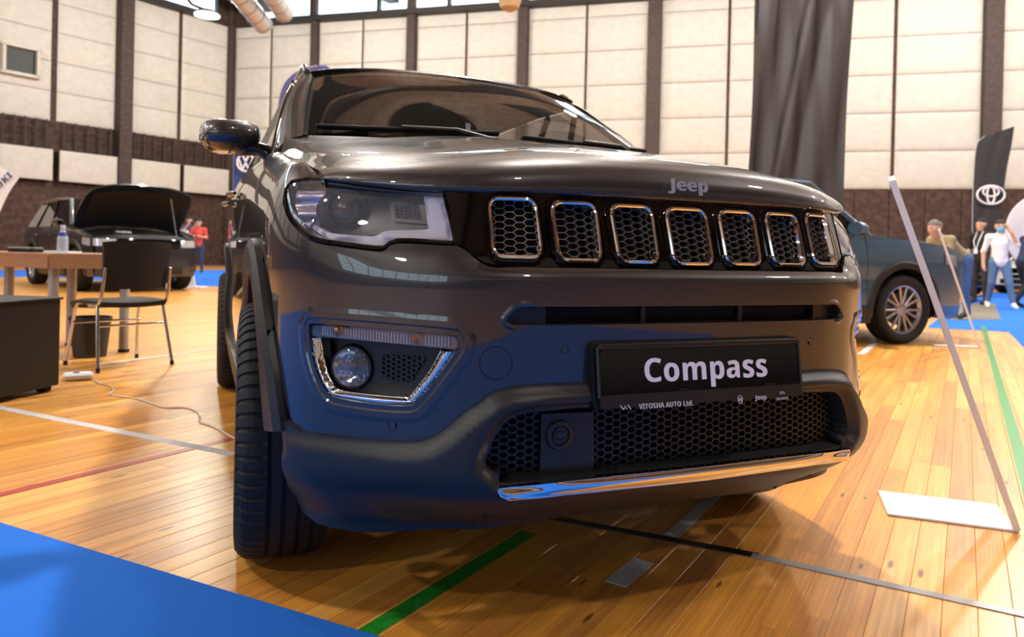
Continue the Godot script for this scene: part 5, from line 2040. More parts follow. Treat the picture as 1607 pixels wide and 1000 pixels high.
# ---------- left corner: box, table, chair ----------
func build_left_corner() -> void:
	var mb := MB.new()
	var a := gp(93, 612)
	var b := gp(0, 634)
	var d := (b - a).normalized()
	var n := Vector3(-d.z, 0, d.x)
	if n.dot(a - EYE) < 0: n = -n
	var hgt := .60
	for k in 12:
		hgt = .45 + k * .02
		if px(a + Vector3.UP * hgt).y < 473: break
	var c := a + d * .45 + n * .28 + Vector3.UP * (.03 + (hgt - .03) * .5)
	var bs := Basis(d, Vector3.UP, d.cross(Vector3.UP))
	box(mb, c, Vector3(.9, hgt - .03, .56), bs, .006)
	var bx := solo("equipment_box", mb, grainy(Color(.045, .042, .042), .2, .2, .55, 6.0, 15), "black flight case standing on the floor beside the table", "box")
	mb = MB.new()
	box(mb, c + Vector3.UP * ((hgt - .03) * .5 + .004), Vector3(.92, .014, .58), bs, .003)
	part("lid_edge", mb, M.trim, bx)
	mb = MB.new()
	for q in [[-.40, -.22], [.40, -.22], [-.40, .22], [.40, .22]]:
		var e: Vector3 = c + bs * Vector3(q[0], 0, q[1])
		var w := MB.new()
		box(w, Vector3(e.x, .016, e.z), Vector3(.06, .032, .06), bs, .006)
		part("foot", w, M.black, bx)
	# table
	var T := .775
	var flat := func(u: float, depth: float) -> Vector3:
		var q := dep(u, 400, depth)
		return Vector3(q.x, 0, q.z)
	var top := [flat.call(77, 5.40), flat.call(214, 5.78), flat.call(196, 6.5), flat.call(-70, 6.4), flat.call(-60, 5.8)]
	var table := thing("table", "light wood table with grey metal legs behind the black chair", "table", top[0])
	var o: Vector3 = top[0]
	mb = MB.new()
	var poly := []
	for p in top: poly.append(Vector2(p.x - o.x, p.z - o.z))
	sheet_y(mb, poly, T - .025, T)
	part("tabletop", mb, M.table_wood, table)
	mb = MB.new()
	var cen := Vector2.ZERO
	for p in poly: cen += p / 5.0
	var inner := []
	for p in poly: inner.append(cen + (p - cen) * .985)
	for i in 5:
		var p: Vector2 = inner[i]
		var q: Vector2 = inner[(i + 1) % 5]
		bar(mb, Vector3(p.x, T - .068, p.y), Vector3(q.x, T - .068, q.y), .02, .085)
	part("apron", mb, M.table_wood, table)
	for q in [[85, 5.52], [113.5, 6.15], [197, 5.84], [15, 5.95]]:
		mb = MB.new()
		var e: Vector3 = flat.call(q[0], q[1]) - o
		tube(mb, [e + Vector3.UP * .012, e + Vector3.UP * (T - .03)], .036, 14)
		var lg := part("leg", mb, M.leg_grey, table)
		mb = MB.new()
		tube(mb, [e, e + Vector3.UP * .02], .042, 14)
		part("foot", mb, M.black, lg)
	# things on the table
	var on := func(u: float, depth: float) -> Vector3:
		var q: Vector3 = flat.call(u, depth)
		return q + Vector3.UP * T
	var bp: Vector3 = on.call(98, 5.80)
	var bt := thing("water_bottle", "clear plastic water bottle with a blue cap band on the table", "bottle", bp)
	mb = MB.new()
	lathe(mb, [Vector2(.0, .001), Vector2(.036, .001), Vector2(.040, .008), Vector2(.040, .11), Vector2(.037, .125), Vector2(.026, .165), Vector2(.016, .185), Vector2(.016, .20)], Transform3D.IDENTITY, 24)
	part("body", mb, M.bottle, bt)
	mb = MB.new()
	lathe(mb, [Vector2(.0345, .135), Vector2(.0345, .138), Vector2(.0275, .165), Vector2(.0272, .165)], Transform3D.IDENTITY, 24)
	part("label", mb, std(Color(.10, .16, .55), .4), bt)
	mb = MB.new()
	lathe(mb, [Vector2(.0175, .195), Vector2(.0175, .222), Vector2(.0, .224)], Transform3D.IDENTITY, 18)
	part("cap", mb, std(Color(.75, .78, .85), .4), bt)
	mb = MB.new()
	var f0: Vector3 = on.call(20, 6.0)
	var f1: Vector3 = on.call(60, 5.88)
	bar(mb, f0 + Vector3.UP * .021, f1 + Vector3.UP * .021, .11, .042, Vector3.UP, .012)
	solo("pencil_case", mb, M.trim, "flat black case lying on the table", "case")
	mb = MB.new()
	var g0: Vector3 = on.call(62, 6.2)
	var g1: Vector3 = on.call(112, 6.1)
	bar(mb, g0 + Vector3.UP * .006, g1 + Vector3.UP * .006, .21, .012)
	solo("paper_stack", mb, M.white, "stack of white papers lying behind the bottle on the table", "papers")
	# chair
	var la := gp(153, 585)
	var lb := gp(268, 572)
	var mid := (la + lb) * .5
	var rx := (lb - la).normalized()
	var fz := Vector3(rx.z, 0, -rx.x)
	if fz.dot(c_fwd) < 0: fz = -fz
	# chair faces fz (away); local -z = facing
	var ch := Node3D.new()
	ch.name = numbered("chair")
	add_child(ch)
	ch.transform = Transform3D(Basis(rx, Vector3.UP, -fz), mid + fz * .22)
	tag(ch, "black visitor chair with chrome tube legs in front of the table", "chair")
	for sx in [-1.0, 1.0]:
		var rear := [Vector3(sx * .255, .012, .23), Vector3(sx * .225, .44, .14)]
		mb = MB.new()
		tube(mb, rear, .011, 10)
		var l1 := part("leg", mb, M.chrome_soft, ch)
		mb = MB.new()
		tube(mb, [Vector3(sx * .2555, .0, .2305), Vector3(sx * .255, .03, .228)], .014, 10)
		part("foot", mb, M.black, l1)
		mb = MB.new()
		tube(mb, spline([Vector3(sx * .25, .012, -.26), Vector3(sx * .228, .30, -.21), Vector3(sx * .222, .42, -.17), Vector3(sx * .222, .442, -.10), Vector3(sx * .222, .442, .12)], 4), .011, 10)
		var l2 := part("leg", mb, M.chrome_soft, ch)
		mb = MB.new()
		tube(mb, [Vector3(sx * .2505, .0, -.2605), Vector3(sx * .25, .03, -.258)], .014, 10)
		part("foot", mb, M.black, l2)
		mb = MB.new()
		tube(mb, spline([Vector3(sx * .222, .43, .02), Vector3(sx * .228, .45, .16), Vector3(sx * .228, .52, .205), Vector3(sx * .222, .70, .235)], 5), .011, 10)
		part("upright", mb, M.chrome_soft, ch)
	mb = MB.new()
	for q in [[-.19, .30], [.16, .30]]:
		tube(mb, [Vector3(-.235, q[1], q[0]), Vector3(.235, q[1], q[0])], .008, 8)
	part("crossbar", mb, M.chrome_soft, ch)
	var sd := []
	for i in 9:
		var r := []
		for j in 13:
			var x := lerpf(-1, 1, j / 12.0)
			var z := lerpf(-1, 1, i / 8.0)
			var e: float = max(pow(abs(x), 6.0), pow(abs(z), 6.0))
			r.append(Vector3(x * .24 * (1.0 - .06 * z * z), .485 - .018 * e - .012 * (1 - x * x) + (-.03 * pow(max(-z, 0.0), 3.0)), z * .235 - .03))
		sd.append(r)
	mb = MB.new()
	grid(mb, sd, Vector3.UP)
	var sb := []
	for r in sd:
		var l := []
		for p in r: l.append(Vector3(p.x * .96, p.y - .035, p.z * .96))
		sb.append(l)
	grid(mb, sb, Vector3.DOWN)
	for e in [[sd[0], sb[0], Vector3(0, 0, -1)], [sd[8], sb[8], Vector3(0, 0, 1)]]: grid(mb, [e[0], e[1]], e[2])
	for j in [0, 12]:
		var l0 := []
		var l1 := []
		for i in 9:
			l0.append(sd[i][j])
			l1.append(sb[i][j])
		grid(mb, [l0, l1], Vector3(-1 if j == 0 else 1, 0, 0))
	part("seat", mb, M.chair_black, ch)
	var fr := []
	var bk := []
	for i in 9:
		var r := []
		var s := []
		for j in 13:
			var x := lerpf(-1, 1, j / 12.0)
			var y := lerpf(0, 1, i / 8.0)
			var w := .235 * (1.0 - .10 * (1.0 - y))
			var p := Vector3(x * w, .55 + .33 * y - .012 * pow(abs(x), 4.0) * y, .215 + .035 * y - .04 * x * x)
			r.append(p)
			s.append(p + Vector3(0, 0, .026))
		fr.append(r)
		bk.append(s)
	mb = MB.new()
	grid(mb, fr, Vector3(0, 0, -1))
	grid(mb, bk, Vector3(0, 0, 1))
	grid(mb, [fr[0], bk[0]], Vector3.DOWN)
	grid(mb, [fr[8], bk[8]], Vector3.UP)
	for j in [0, 12]:
		var l0 := []
		var l1 := []
		for i in 9:
			l0.append(fr[i][j])
			l1.append(bk[i][j])
		grid(mb, [l0, l1], Vector3(-1 if j == 0 else 1, 0, 0))
	part("backrest", mb, M.chair_black, ch)
	# waste bin
	var wp := gp(141, 559)
	var wb := thing("waste_bin", "black tapered waste bin under the table edge", "bin", wp)
	mb = MB.new()
	lathe(mb, [Vector2(.0, .004), Vector2(.105, .004), Vector2(.112, .0), Vector2(.142, .285), Vector2(.136, .285), Vector2(.108, .012), Vector2(.0, .012)], Transform3D.IDENTITY, 32)
	part("body", mb, M.trim, wb)
	mb = MB.new()
	lathe(mb, [Vector2(.141, .275), Vector2(.149, .28), Vector2(.149, .30), Vector2(.139, .30)], Transform3D.IDENTITY, 32)
	part("rim", mb, M.trim, wb)

# ---------- leaning display stands ----------
func display_stand(near_l: Vector3, near_r: Vector3, tip: Vector3, back: float, label: String) -> void:
	# floor plate from near_l to near_r, clear panel rising from its right end to the tip
	var t := thing("display_stand", label, "stand", near_l, 0.0)
	var d := (near_r - near_l)
	var L := d.length()
	d /= L
	var n := Vector3(d.z, 0, -d.x)
	if n.dot(c_fwd) < 0: n = -n
	var mb := MB.new()
	box(mb, d * L * .5 + n * back * .5 + Vector3.UP * .004, Vector3(L, .008, back), Basis(d, Vector3.UP, d.cross(Vector3.UP)), .002)
	part("base_plate", mb, M.acrylic_white, t)
	var foot := d * (L - .006) + Vector3.UP * .008
	var up := tip - near_l - foot
	var ln := up.length()
	up /= ln
	var rf := near_r - EYE
	var rt := tip - EYE
	var side := (rf * rt.y - rt * rf.y).normalized()
	if side.dot(c_fwd) < 0: side = -side
	side = (side - up * side.dot(up)).normalized()
	var nn := up.cross(side)
	mb = MB.new()
	box(mb, foot + up * ln * .5 + side * back * .5, Vector3(.006, ln, back - .02), Basis(nn, up, side))
	part("panel", mb, M.acrylic, t)
	for e in [0.0, back]:
		mb = MB.new()
		box(mb, foot + up * ln * .5 + side * e, Vector3(.020, ln, .012), Basis(nn, up, side), .002)
		part("edge", mb, M.acrylic_white, t)
	mb = MB.new()
	box(mb, foot + up * (ln - .006) + side * back * .5, Vector3(.020, .012, back), Basis(nn, up, side), .002)
	part("edge", mb, M.acrylic_white, t)

func build_stands() -> void:
	display_stand(gp(1393, 810), gp(1600, 837), dep(1400, 283, 2.35), .27, "white-edged clear display stand leaning beside the grey SUV's bumper")
	display_stand(gp(1467, 543), gp(1538, 546.5), dep(1474, 361, 7.55), .12, "white-edged clear display stand beside the blue SUV's wheel")
	# white board at the car with the raised hood
	var a := gp(292, 451)
	var t := thing("sign_board", "white sloping sign board beside the car with the raised hood", "sign", a)
	var mb := MB.new()
	var r := c_right
	r.y = 0
	r = r.normalized()
	var up := (Vector3.UP - r * .16 + Vector3(0, 0, 0)).normalized()
	var nz := r.cross(up).normalized()
	box(mb, up * .60 + r * .05, Vector3(.30, 1.20, .03), Basis(r, up, nz), .006)
	part("board", mb, M.white, t)
	mb = MB.new()
	box(mb, Vector3.UP * .01 + r * .14, Vector3(.5, .02, .4), Basis(r, Vector3.UP, r.cross(Vector3.UP)), .004)
	part("foot", mb, M.white, t)

# ---------- flags and banners ----------
func cloth(mb: MB, rows: Array, th: float, out: Vector3) -> void:
	grid(mb, rows, out)
	var bk := []
	for r in rows:
		var l := []
		for p in r: l.append(p - out.normalized() * th)
		bk.append(l)
	grid(mb, bk, -out)
	var nr := rows.size()
	var nc: int = rows[0].size()
	grid(mb, [rows[0], bk[0]], rows[0][0] - rows[nr - 1][0])
	grid(mb, [rows[nr - 1], bk[nr - 1]], rows[nr - 1][0] - rows[0][0])
	for j in [0, nc - 1]:
		var a := []
		var b := []
		for i in nr:
			a.append(rows[i][j])
			b.append(bk[i][j])
		grid(mb, [a, b], rows[0][j] - rows[0][nc - 1 - j])
func flag(called: String, left: Array, right: Array, depth: float, mat: Material, label: String, wave: float, base_px: Vector2) -> Node3D:
	# left and right edges as pixels from top to bottom, all at one distance
	var base := dep(base_px.x, 420, depth)
	base.y = .0015
	var t := thing(called, label, "flag", base)
	var L := spline(left, 6)
	var R := spline(right, 6)
	var rows := []
	var fw := Vector3(c_fwd.x, 0, c_fwd.z).normalized()
	for i in L.size():
		var r := []
		for j in 13:
			var q: Vector2 = (L[i] as Vector2).lerp(R[i], j / 12.0)
			var p := dep(q.x, q.y, depth) - base
			r.append(p + fw * wave * (sin(j * 1.1 + i * .13) + .6 * sin(j * .5 - i * .22)))
		rows.append(r)
	var mb := MB.new()
	cloth(mb, rows, .004, -fw)
	part("cloth", mb, mat, t)
	mb = MB.new()
	var pole := [Vector3(0, .02, 0) + (dep(base_px.x, 420, depth) - base) * Vector3(1, 0, 1)]
	for i in range(L.size() - 1, -1, -3): pole.append(rows[i][0] + fw * .015)
	tube(mb, pole, .014, 8)
	part("pole", mb, M.leg_grey, t)
	mb = MB.new()
	lathe(mb, [Vector2(0, .0), Vector2(.22, .0), Vector2(.22, .02), Vector2(.03, .05), Vector2(.02, .10), Vector2(0, .10)], Transform3D.IDENTITY, 24)
	part("base", mb, M.trim, t)
	return t
func build_flags() -> void:
	var fw := Vector3(c_fwd.x, 0, c_fwd.z).normalized()
	# tall dark banner
	var dk: Material = M.banner_cloth
	var depth := 10.6
	var L := []
	var R := []
	for i in 9:
		L.append(Vector2(lerpf(1190, 1172, i / 8.0), lerpf(-120, 330, i / 8.0)))
		R.append(Vector2(lerpf(1344, 1322, i / 8.0), lerpf(-120, 330, i / 8.0)))
	var base := dep(1180, 420, depth)
	base.y = 0
	var t := thing("banner", "tall dark grey cloth banner hanging behind the grey SUV's hood", "banner", base)
	var l := spline(L, 6)
	var r := spline(R, 6)
	var rows := []
	for i in l.size():
		var row := []
		for j in 41:
			var f := j / 40.0
			var q: Vector2 = (l[i] as Vector2).lerp(r[i], f)
			var p := dep(q.x, q.y, depth) - base
			var v := float(i) / l.size()
			var fold := .035 * sin((f * 3.2 + v * 1.5) * TAU * .8) + .02 * sin((f * 7.0 - v * 1.1) * TAU * .7 + 1.0)
			# sharp drag fold running down to the left
			var c := .68 - .48 * v
			fold += .05 * exp(-pow((f - c) / .03, 2.0)) + .03 * exp(-pow((f - c - .22) / .05, 2.0))
			row.append(p + fw * fold)
		rows.append(row)
	var mb := MB.new()
	cloth(mb, rows, .003, -fw)
	part("cloth", mb, dk, t)
	mb = MB.new()
	var tp: Vector3 = rows[0][0]
	tube(mb, [Vector3(0, .0, 0), Vector3(tp.x, tp.y + .05, tp.z)], .02, 10)
	tube(mb, [rows[0][0] + fw * .01, rows[0][40] + fw * .01], .016, 8)
	part("pole", mb, M.trim, t)
	mb = MB.new()
	lathe(mb, [Vector2(0, .0), Vector2(.3, .0), Vector2(.3, .03), Vector2(.03, .06), Vector2(0, .06)], Transform3D.IDENTITY, 24)
	part("base", mb, M.trim, t)
	# feather flag with three-oval emblem
	var fd := 17.0
	t = flag("feather_flag", [Vector2(1546, 214), Vector2(1534, 226), Vector2(1530, 260), Vector2(1528, 310), Vector2(1527, 350), Vector2(1527, 400)], [Vector2(1592, 198), Vector2(1588, 226), Vector2(1581, 262), Vector2(1574, 310), Vector2(1567, 350), Vector2(1562, 400)], fd, M.flag_dark, "dark grey feather flag with a white three-oval emblem", .01, Vector2(1527, 460))
	var o := t.position
	mb = MB.new()
	var em := func(cx: float, cy: float, rx: float, ry: float) -> Array:
		var a := []
		for k in 36: a.append(dep(cx + rx * cos(TAU * k / 36), cy + ry * sin(TAU * k / 36), fd - .06) - o)
		return a
	for e in [[1555, 306, 21.5, 14.5], [1555, 301, 12.5, 7.5], [1555, 306, 6.0, 13.5]]:
		tube(mb, em.call(e[0], e[1], e[2], e[3]), .024, 6, true)
	part("emblem", mb, M.white, t)
	# blue flag with a round letter emblem
	fd = 13.0
	t = flag("feather_flag", [Vector2(367, 236), Vector2(366, 300), Vector2(365, 360)], [Vector2(432, 236), Vector2(430, 300), Vector2(428, 360)], fd, M.flag_blue, "blue flag with a round white letter emblem behind the door mirror", .008, Vector2(366, 420))
	o = t.position
	mb = MB.new()
	var c := Vector2(385.5, 255)
	var ring := []
	for k in 36: ring.append(dep(c.x + 13.2 * cos(TAU * k / 36), c.y + 13.8 * sin(TAU * k / 36), fd - .05) - o)
	tube(mb, ring, .018, 6, true)
	var stroke := func(p: Array) -> void:
		for i in p.size() - 1:
			bar(mb, dep(c.x + p[i].x, c.y + p[i].y, fd - .05) - o, dep(c.x + p[i + 1].x, c.y + p[i + 1].y, fd - .05) - o, .03, .012, fw)
	stroke.call([Vector2(-5, -12), Vector2(0, -1.5), Vector2(5, -12)])
	stroke.call([Vector2(-11, -6), Vector2(-5, 11), Vector2(0, 0.5), Vector2(5, 11), Vector2(11, -6)])
	part("emblem", mb, M.white, t)
	# violet-blue rounded flag behind the roof
	t = flag("feather_flag", [Vector2(498, 103), Vector2(470, 110), Vector2(448, 128), Vector2(438, 155), Vector2(436, 190), Vector2(436, 260), Vector2(437, 340)], [Vector2(512, 103), Vector2(520, 110), Vector2(522, 128), Vector2(522, 155), Vector2(522, 190), Vector2(522, 260), Vector2(522, 340)], 14.5, M.flag_violet, "violet-blue round-topped flag behind the SUV's roof", .008, Vector2(437, 420))
	# white flag with dark letters at the left edge
	fd = 13.8
	t = flag("feather_flag", [Vector2(-14, 254), Vector2(-30, 282), Vector2(-42, 320)], [Vector2(30, 279), Vector2(14, 302), Vector2(-4, 340)], fd, M.flag_white, "white flag with dark blue letters above the dark car", .004, Vector2(-30, 440))
	o = t.position
	var ex := (dep(24, 278, fd) - dep(-8, 316, fd)).normalized()
	var p0 := dep(-26, 321, fd - .06) - o
	var wv := (dep(20.5, 276.5, fd - .06) - o - p0)
	ex = wv.normalized()
	var ey := (-fw).cross(ex).normalized()
	fit_text(t, "lettering", "SUZUKI", M.flag_ink, p0, ex, ey, wv.length(), .125, .004)
	# round white disc sign at the right edge
	var dd := 19.5
	var cen := dep(1640, 366, dd)
	t = thing("disc_sign", "large round white sign behind the visitor in navy", "sign", Vector3(cen.x, .0015, cen.z))
	mb = MB.new()
	var rr: float = (dep(1577, 366, dd) - cen).length()
	lathe(mb, [Vector2(0, .02), Vector2(rr - .01, .02), Vector2(rr, .0), Vector2(rr - .01, -.02), Vector2(0, -.02)], Transform3D(Basis(c_right, -fw, c_right.cross(-fw)), Vector3(0, cen.y, 0)), 48)
	part("disc", mb, M.white, t)
	mb = MB.new()
	tube(mb, [Vector3.ZERO, Vector3(0, cen.y - rr + .05, 0)], .03, 8)
	part("post", mb, M.leg_grey, t)

func build_overhead() -> void:
	# pale air ducts under the roof
	for q in [[[366, -20], [414, 40], .26], [[412, -30], [446, 22], .26]]:
		var a := dep(q[0][0], q[0][1], 19.0)
		var b := dep(q[1][0], q[1][1], 21.0)
		var mb := MB.new()
		tube(mb, [a + (a - b) * .6, a, b], q[2], 20)
		var o := solo("air_duct", mb, M.duct, ["pale round air duct under the roof, the one beside the lit floodlight", "pale round air duct under the roof, the one farther from the floodlight"][0 if q[0][0] < 400 else 1], "duct")
		for k in 4:
			mb = MB.new()
			var p := a.lerp(b, .2 + .25 * k)
			var dir := (b - a).normalized()
			tube(mb, [p - dir * .03, p + dir * .03], q[2] * 1.06, 20)
			part("band", mb, M.leg_grey, o)
	# wall lamp high in the corner
	var p := dep(325, 24, 24.0)
	var t := thing("wall_lamp", "lit flat floodlight high on the left wall near the corner", "lamp", p)
	var mb := MB.new()
	lathe(mb, [Vector2(0, .16), Vector2(.25, .15), Vector2(.42, .03), Vector2(.42, .0), Vector2(.38, .0)], Transform3D.IDENTITY, 28)
	part("shade", mb, M.steel, t)
	mb = MB.new()
	lathe(mb, [Vector2(0, -.01), Vector2(.38, -.01), Vector2(.38, .02), Vector2(0, .02)], Transform3D.IDENTITY, 28)
	part("bulb", mb, M.lamp_white, t)
	mb = MB.new()
	var back := -ray(325, 24).cross(Vector3.UP).normalized()
	tube(mb, [Vector3(0, .15, 0), Vector3(0, .35, 0) + c_right * -.5, Vector3(0, 1.2, 0) + c_right * -1.2], .05, 8)
	part("bracket", mb, M.beam, t)
	var l := OmniLight3D.new()
	l.name = "lamp_light"
	l.light_color = Color(1, .97, .88)
	l.light_energy = LAMP_E * .5
	l.light_size = .38
	l.omni_range = 60
	l.omni_attenuation = 2.0
	l.shadow_enabled = true
	t.add_child(l)
	l.position = Vector3(0, -.06, 0)
	# straw-coloured pendant at the top edge
	p = dep(800, 4, 16.0)
	t = thing("pendant_lamp", "straw-coloured pendant hanging from the ceiling above the SUV's roof", "lamp", p)
	mb = MB.new()
	lathe(mb, [Vector2(.06, .30), Vector2(.20, .22), Vector2(.26, .05), Vector2(.20, -.12), Vector2(.08, -.19), Vector2(0, -.2)], Transform3D.IDENTITY, 14)
	part("shade", mb, std(Color(.62, .52, .38), .7), t)
	mb = MB.new()
	tube(mb, [Vector3(0, .3, 0), Vector3(0, CEIL - p.y - .03, 0)], .012, 6)
	part("cord", mb, M.beam, t)
# ---------- other cars ----------
func other_car(called: String, label: String, at: Vector3, turn: float, k: Dictionary) -> Node3D:
	# local axes: front towards +z, nose at z = 0, ground at y = 0
	var t := thing(called, label, "car", at, turn)
	t.scale = Vector3.ONE * k.get("size", 1.0)
	var W: float = k.get("w", .90)
	var L: float = k.get("l", 4.3)
	var hf: float = k.get("hf", .92)
	var hc: float = k.get("hc", 1.08)
	var zc: float = k.get("zc", -1.15)
	var hr: float = k.get("hr", 1.65)
	var zt: float = k.get("zt", -1.95)
	var hb: float = k.get("hb", 1.08)
	var wz: float = k.get("wz", -.88)
	var wz2: float = wz - k.get("base", 2.6)
	var R: float = k.get("r", .35)
	var paint: Material = k.paint
	var xw := func(z: float, y: float) -> float:
		var f := W * (1.0 - .13 * pow(clamp((z + .85) / .75, 0.0, 1.0), 2.0) - .10 * pow(clamp((-z - L + .6) / .5, 0.0, 1.0), 2.0))
		f -= .05 * pow(clamp((y - .82) / .28, 0.0, 1.0), 2.0)
		f -= .05 * pow(clamp((.5 - y) / .3, 0.0, 1.0), 2.0)
		f -= .012 * exp(-pow((y - .68) / .08, 2.0)) * sst(-1.2, -1.6, z)
		return f
	var zfront := func(x: float, y: float) -> float:
		var q: float = abs(x) / W
		return -.02 - .20 * pow(q, 3.2) - .05 * pow(clamp((y - .7) / .3, 0.0, 1.0), 2.0) - .05 * pow(clamp((.42 - y) / .2, 0.0, 1.0), 2.0)
	var mb: MB
	var ar := R + .075
	var sp := PackedVector2Array([Vector2(-.19, .26), Vector2(-.17, .5), Vector2(-.20, hf - .03), Vector2(-.4, lerpf(hf, hc, .30)), Vector2(zc, hc), Vector2(-L + .5, hb + .02), Vector2(-L + .12, hb - .02), Vector2(-L + .08, .5), Vector2(-L + .16, .30)])
	for c in [wz2, wz]:
		for i in 17:
			var a := PI * (1.0 - i / 16.0)
			sp.append(Vector2(c - cos(a) * -ar * 1.0 if false else c + cos(a) * ar, R + sin(a) * ar if i > 0 and i < 16 else .27))
	for sg in [-1.0, 1.0]:
		mb = MB.new()
		patch(mb, sp, [], func(p): return Vector3(sg * xw.call(p.x, p.y), p.y, p.x), .09, .02, sg > 0)
		part("body_side", mb, paint, t)
		for c in [wz, wz2]:
			mb = MB.new()
			var rows := []
			for e in [[ar - .005, -.05], [ar - .005, .015], [ar + .055, .018], [ar + .075, -.004]]:
				var r := []
				for i in 25:
					var a := PI * (-.06 + 1.12 * i / 24.0)
					var z: float = c + cos(a) * e[0]
					var y: float = max(R + sin(a) * e[0], .22)
					r.append(Vector3(sg * (xw.call(z, y) + e[1]), y, z))
				rows.append(r)
			for i in 3: grid(mb, [rows[i], rows[i + 1]], Vector3(sg, 0, 0) if i > 0 else Vector3.ZERO)
			part("arch_trim", mb, k.get("trim", M.plastic), t)
		mb = MB.new()
		patch(mb, PackedVector2Array([Vector2(wz2 + ar, .22), Vector2(wz2 + ar, .40), Vector2(wz - ar, .40), Vector2(wz - ar, .22)]), [], func(p): return Vector3(sg * (xw.call(p.x, p.y) + .015), p.y, p.x), .1, .03, sg > 0)
		part("sill", mb, k.get("trim", M.plastic), t)
		# door cuts, handle
		mb = MB.new()
		for zz in [zc - .12, zc - 1.15, zc - 2.0]:
			var l := []
			for i in 9: l.append(Vector3(sg * (xw.call(zz, lerpf(.42, hb, i / 8.0)) + .0005), lerpf(.42, hb, i / 8.0), zz))
			tube(mb, l, .004, 4)
		part("door_gaps", mb, M.black, t)
		for zz in [zc - .98, zc - 1.85]:
			mb = MB.new()
			bar(mb, Vector3(sg * (xw.call(zz, .95) + .02), .95, zz), Vector3(sg * (xw.call(zz, .95) + .02), .95, zz - .18), .03, .025, Vector3.UP, .008)
			part("door_handle", mb, paint, t)
	# front fascia
	mb = MB.new()
	var lamp_y := hf - .12
	var fp := PackedVector2Array([Vector2(-W * .865, .26), Vector2(-W * .865, hf - .03), Vector2(-W * .5, hf + .01), Vector2(0, hf + .02), Vector2(W * .5, hf + .01), Vector2(W * .865, hf - .03), Vector2(W * .865, .26)])
	patch(mb, fp, [], func(p): return Vector3(p.x, p.y, zfront.call(p.x, p.y)), .09, .02)
	part("front_bumper", mb, paint, t)
	var plate := func(called2: String, po: PackedVector2Array, off: float, mat: Material) -> void:
		var m := MB.new()
		patch(m, po, [], func(p): return Vector3(p.x, p.y, zfront.call(p.x, p.y) + off), .06, .02)
		part(called2, m, mat, t)
	plate.call("grille", rounded([Vector2(-W * .55, lamp_y - .09), Vector2(W * .55, lamp_y - .09), Vector2(W * .55, lamp_y + .07), Vector2(-W * .55, lamp_y + .07)], .04), .008, M.gloss_black)
	plate.call("lower_grille", rounded([Vector2(-W * .6, .30), Vector2(W * .6, .30), Vector2(W * .6, .44), Vector2(-W * .6, .44)], .04), .008, M.black)
	plate.call("number_plate", PackedVector2Array([Vector2(-.26, .47), Vector2(.26, .47), Vector2(.26, .58), Vector2(-.26, .58)]), .022, M.plate)
	for sg in [-1.0, 1.0]:
		# lamps wrap round the corner
		mb = MB.new()
		var rows := []
		for j in 3:
			var y := lamp_y - .06 + .06 * j
			var r := []
			for i in 6:
				var x := lerpf(W * .56, W * .865, i / 5.0)
				r.append(Vector3(sg * x, y, zfront.call(x, y) + .010))
			for i in 3:
				var z := -.21 - .09 * (i + 1)
				r.append(Vector3(sg * (xw.call(z, y) + .008), y + .012 * i, z))
			rows.append(r)
		grid(mb, rows, Vector3(sg, 0, 1))
		part("headlight", mb, M.headlamp, t)
	# hood
	var top := []
	for i in 7:
		var f := i / 6.0
		var z := lerpf(-.10, zc + .02, f)
		var yc: float = lerpf(hf + .02, hc + .07, pow(f, .75))
		var r := []
		for j in 13:
			var x := lerpf(-1, 1, j / 12.0)
			var ye: float = lerpf(hf - .035, hc, pow(f, .8))
			var w: float = xw.call(min(z - .10 * (1 - f), -.2), ye) if i > 0 else W * .86
			r.append(Vector3(x * w, lerpf(yc, ye, pow(abs(x), 3.0)), z - .12 * pow(abs(x), 3.0) * (1.0 - f * .3)))
		top.append(r)
	mb = MB.new()
	if k.get("open_hood", false):
		# engine bay edge and raised panel, hinged at the screen
		var rows := []
		for r in top:
			var l := []
			for p in r: l.append(Vector3(p.x * .90, p.y - .07, p.z))
			rows.append(l)
		grid(mb, rows, Vector3.UP)
		part("engine_cover", mb, M.trim, t)
		for sg in [-1.0, 1.0]:
			mb = MB.new()
			var l0 := []
			var l1 := []
			for r in top:
				var p: Vector3 = r[0 if sg < 0 else 12]
				l0.append(p)
				l1.append(Vector3(p.x * .90, p.y - .03, p.z))
			grid(mb, [l0, l1], Vector3.UP)
			part("fender_edge", mb, paint, t)
		mb = MB.new()
		for q in [[-.3, -.5, .3], [.25, -.55, .35], [.0, -.8, .4]]: box(mb, Vector3(q[0], hc - .12, q[1]), Vector3(q[2], .1, .22), Basis.IDENTITY, .03)
		part("engine_block", mb, M.satin_dark, t)
		mb = MB.new()
		var hinge := Vector3(0, hc + .05, zc + .04)
		var rot := Basis(Vector3.RIGHT, -deg_to_rad(52.0))
		var up := []
		for r in top:
			var l := []
			for p in r: l.append(hinge + rot * (p - hinge))
			up.append(l)
		cloth(mb, up, .03, rot * Vector3(0, 1, .2))
		var hd := part("raised_hood", mb, paint, t)
		mb = MB.new()
		var ur := []
		for i in range(1, 6):
			var l := []
			for j in range(1, 12): l.append(up[i][j] - rot * Vector3(0, .034, 0))
			ur.append(l)
		grid(mb, ur, rot * Vector3.DOWN)
		part("liner", mb, M.black, hd)
		mb = MB.new()
		tube(mb, [Vector3(.55, hf - .04, -.3), hinge + rot * (Vector3(.5, hf, -.35) - hinge)], .008, 6)
		part("prop_rod", mb, M.steel, t)
	else:
		grid(mb, top, Vector3.UP)
		part("hood", mb, paint, t)
	# greenhouse
	var zr := -L + .55
	var zrb := -L + .18
	var wt := W * .68
	var wb2 := W - .10
	mb = MB.new()
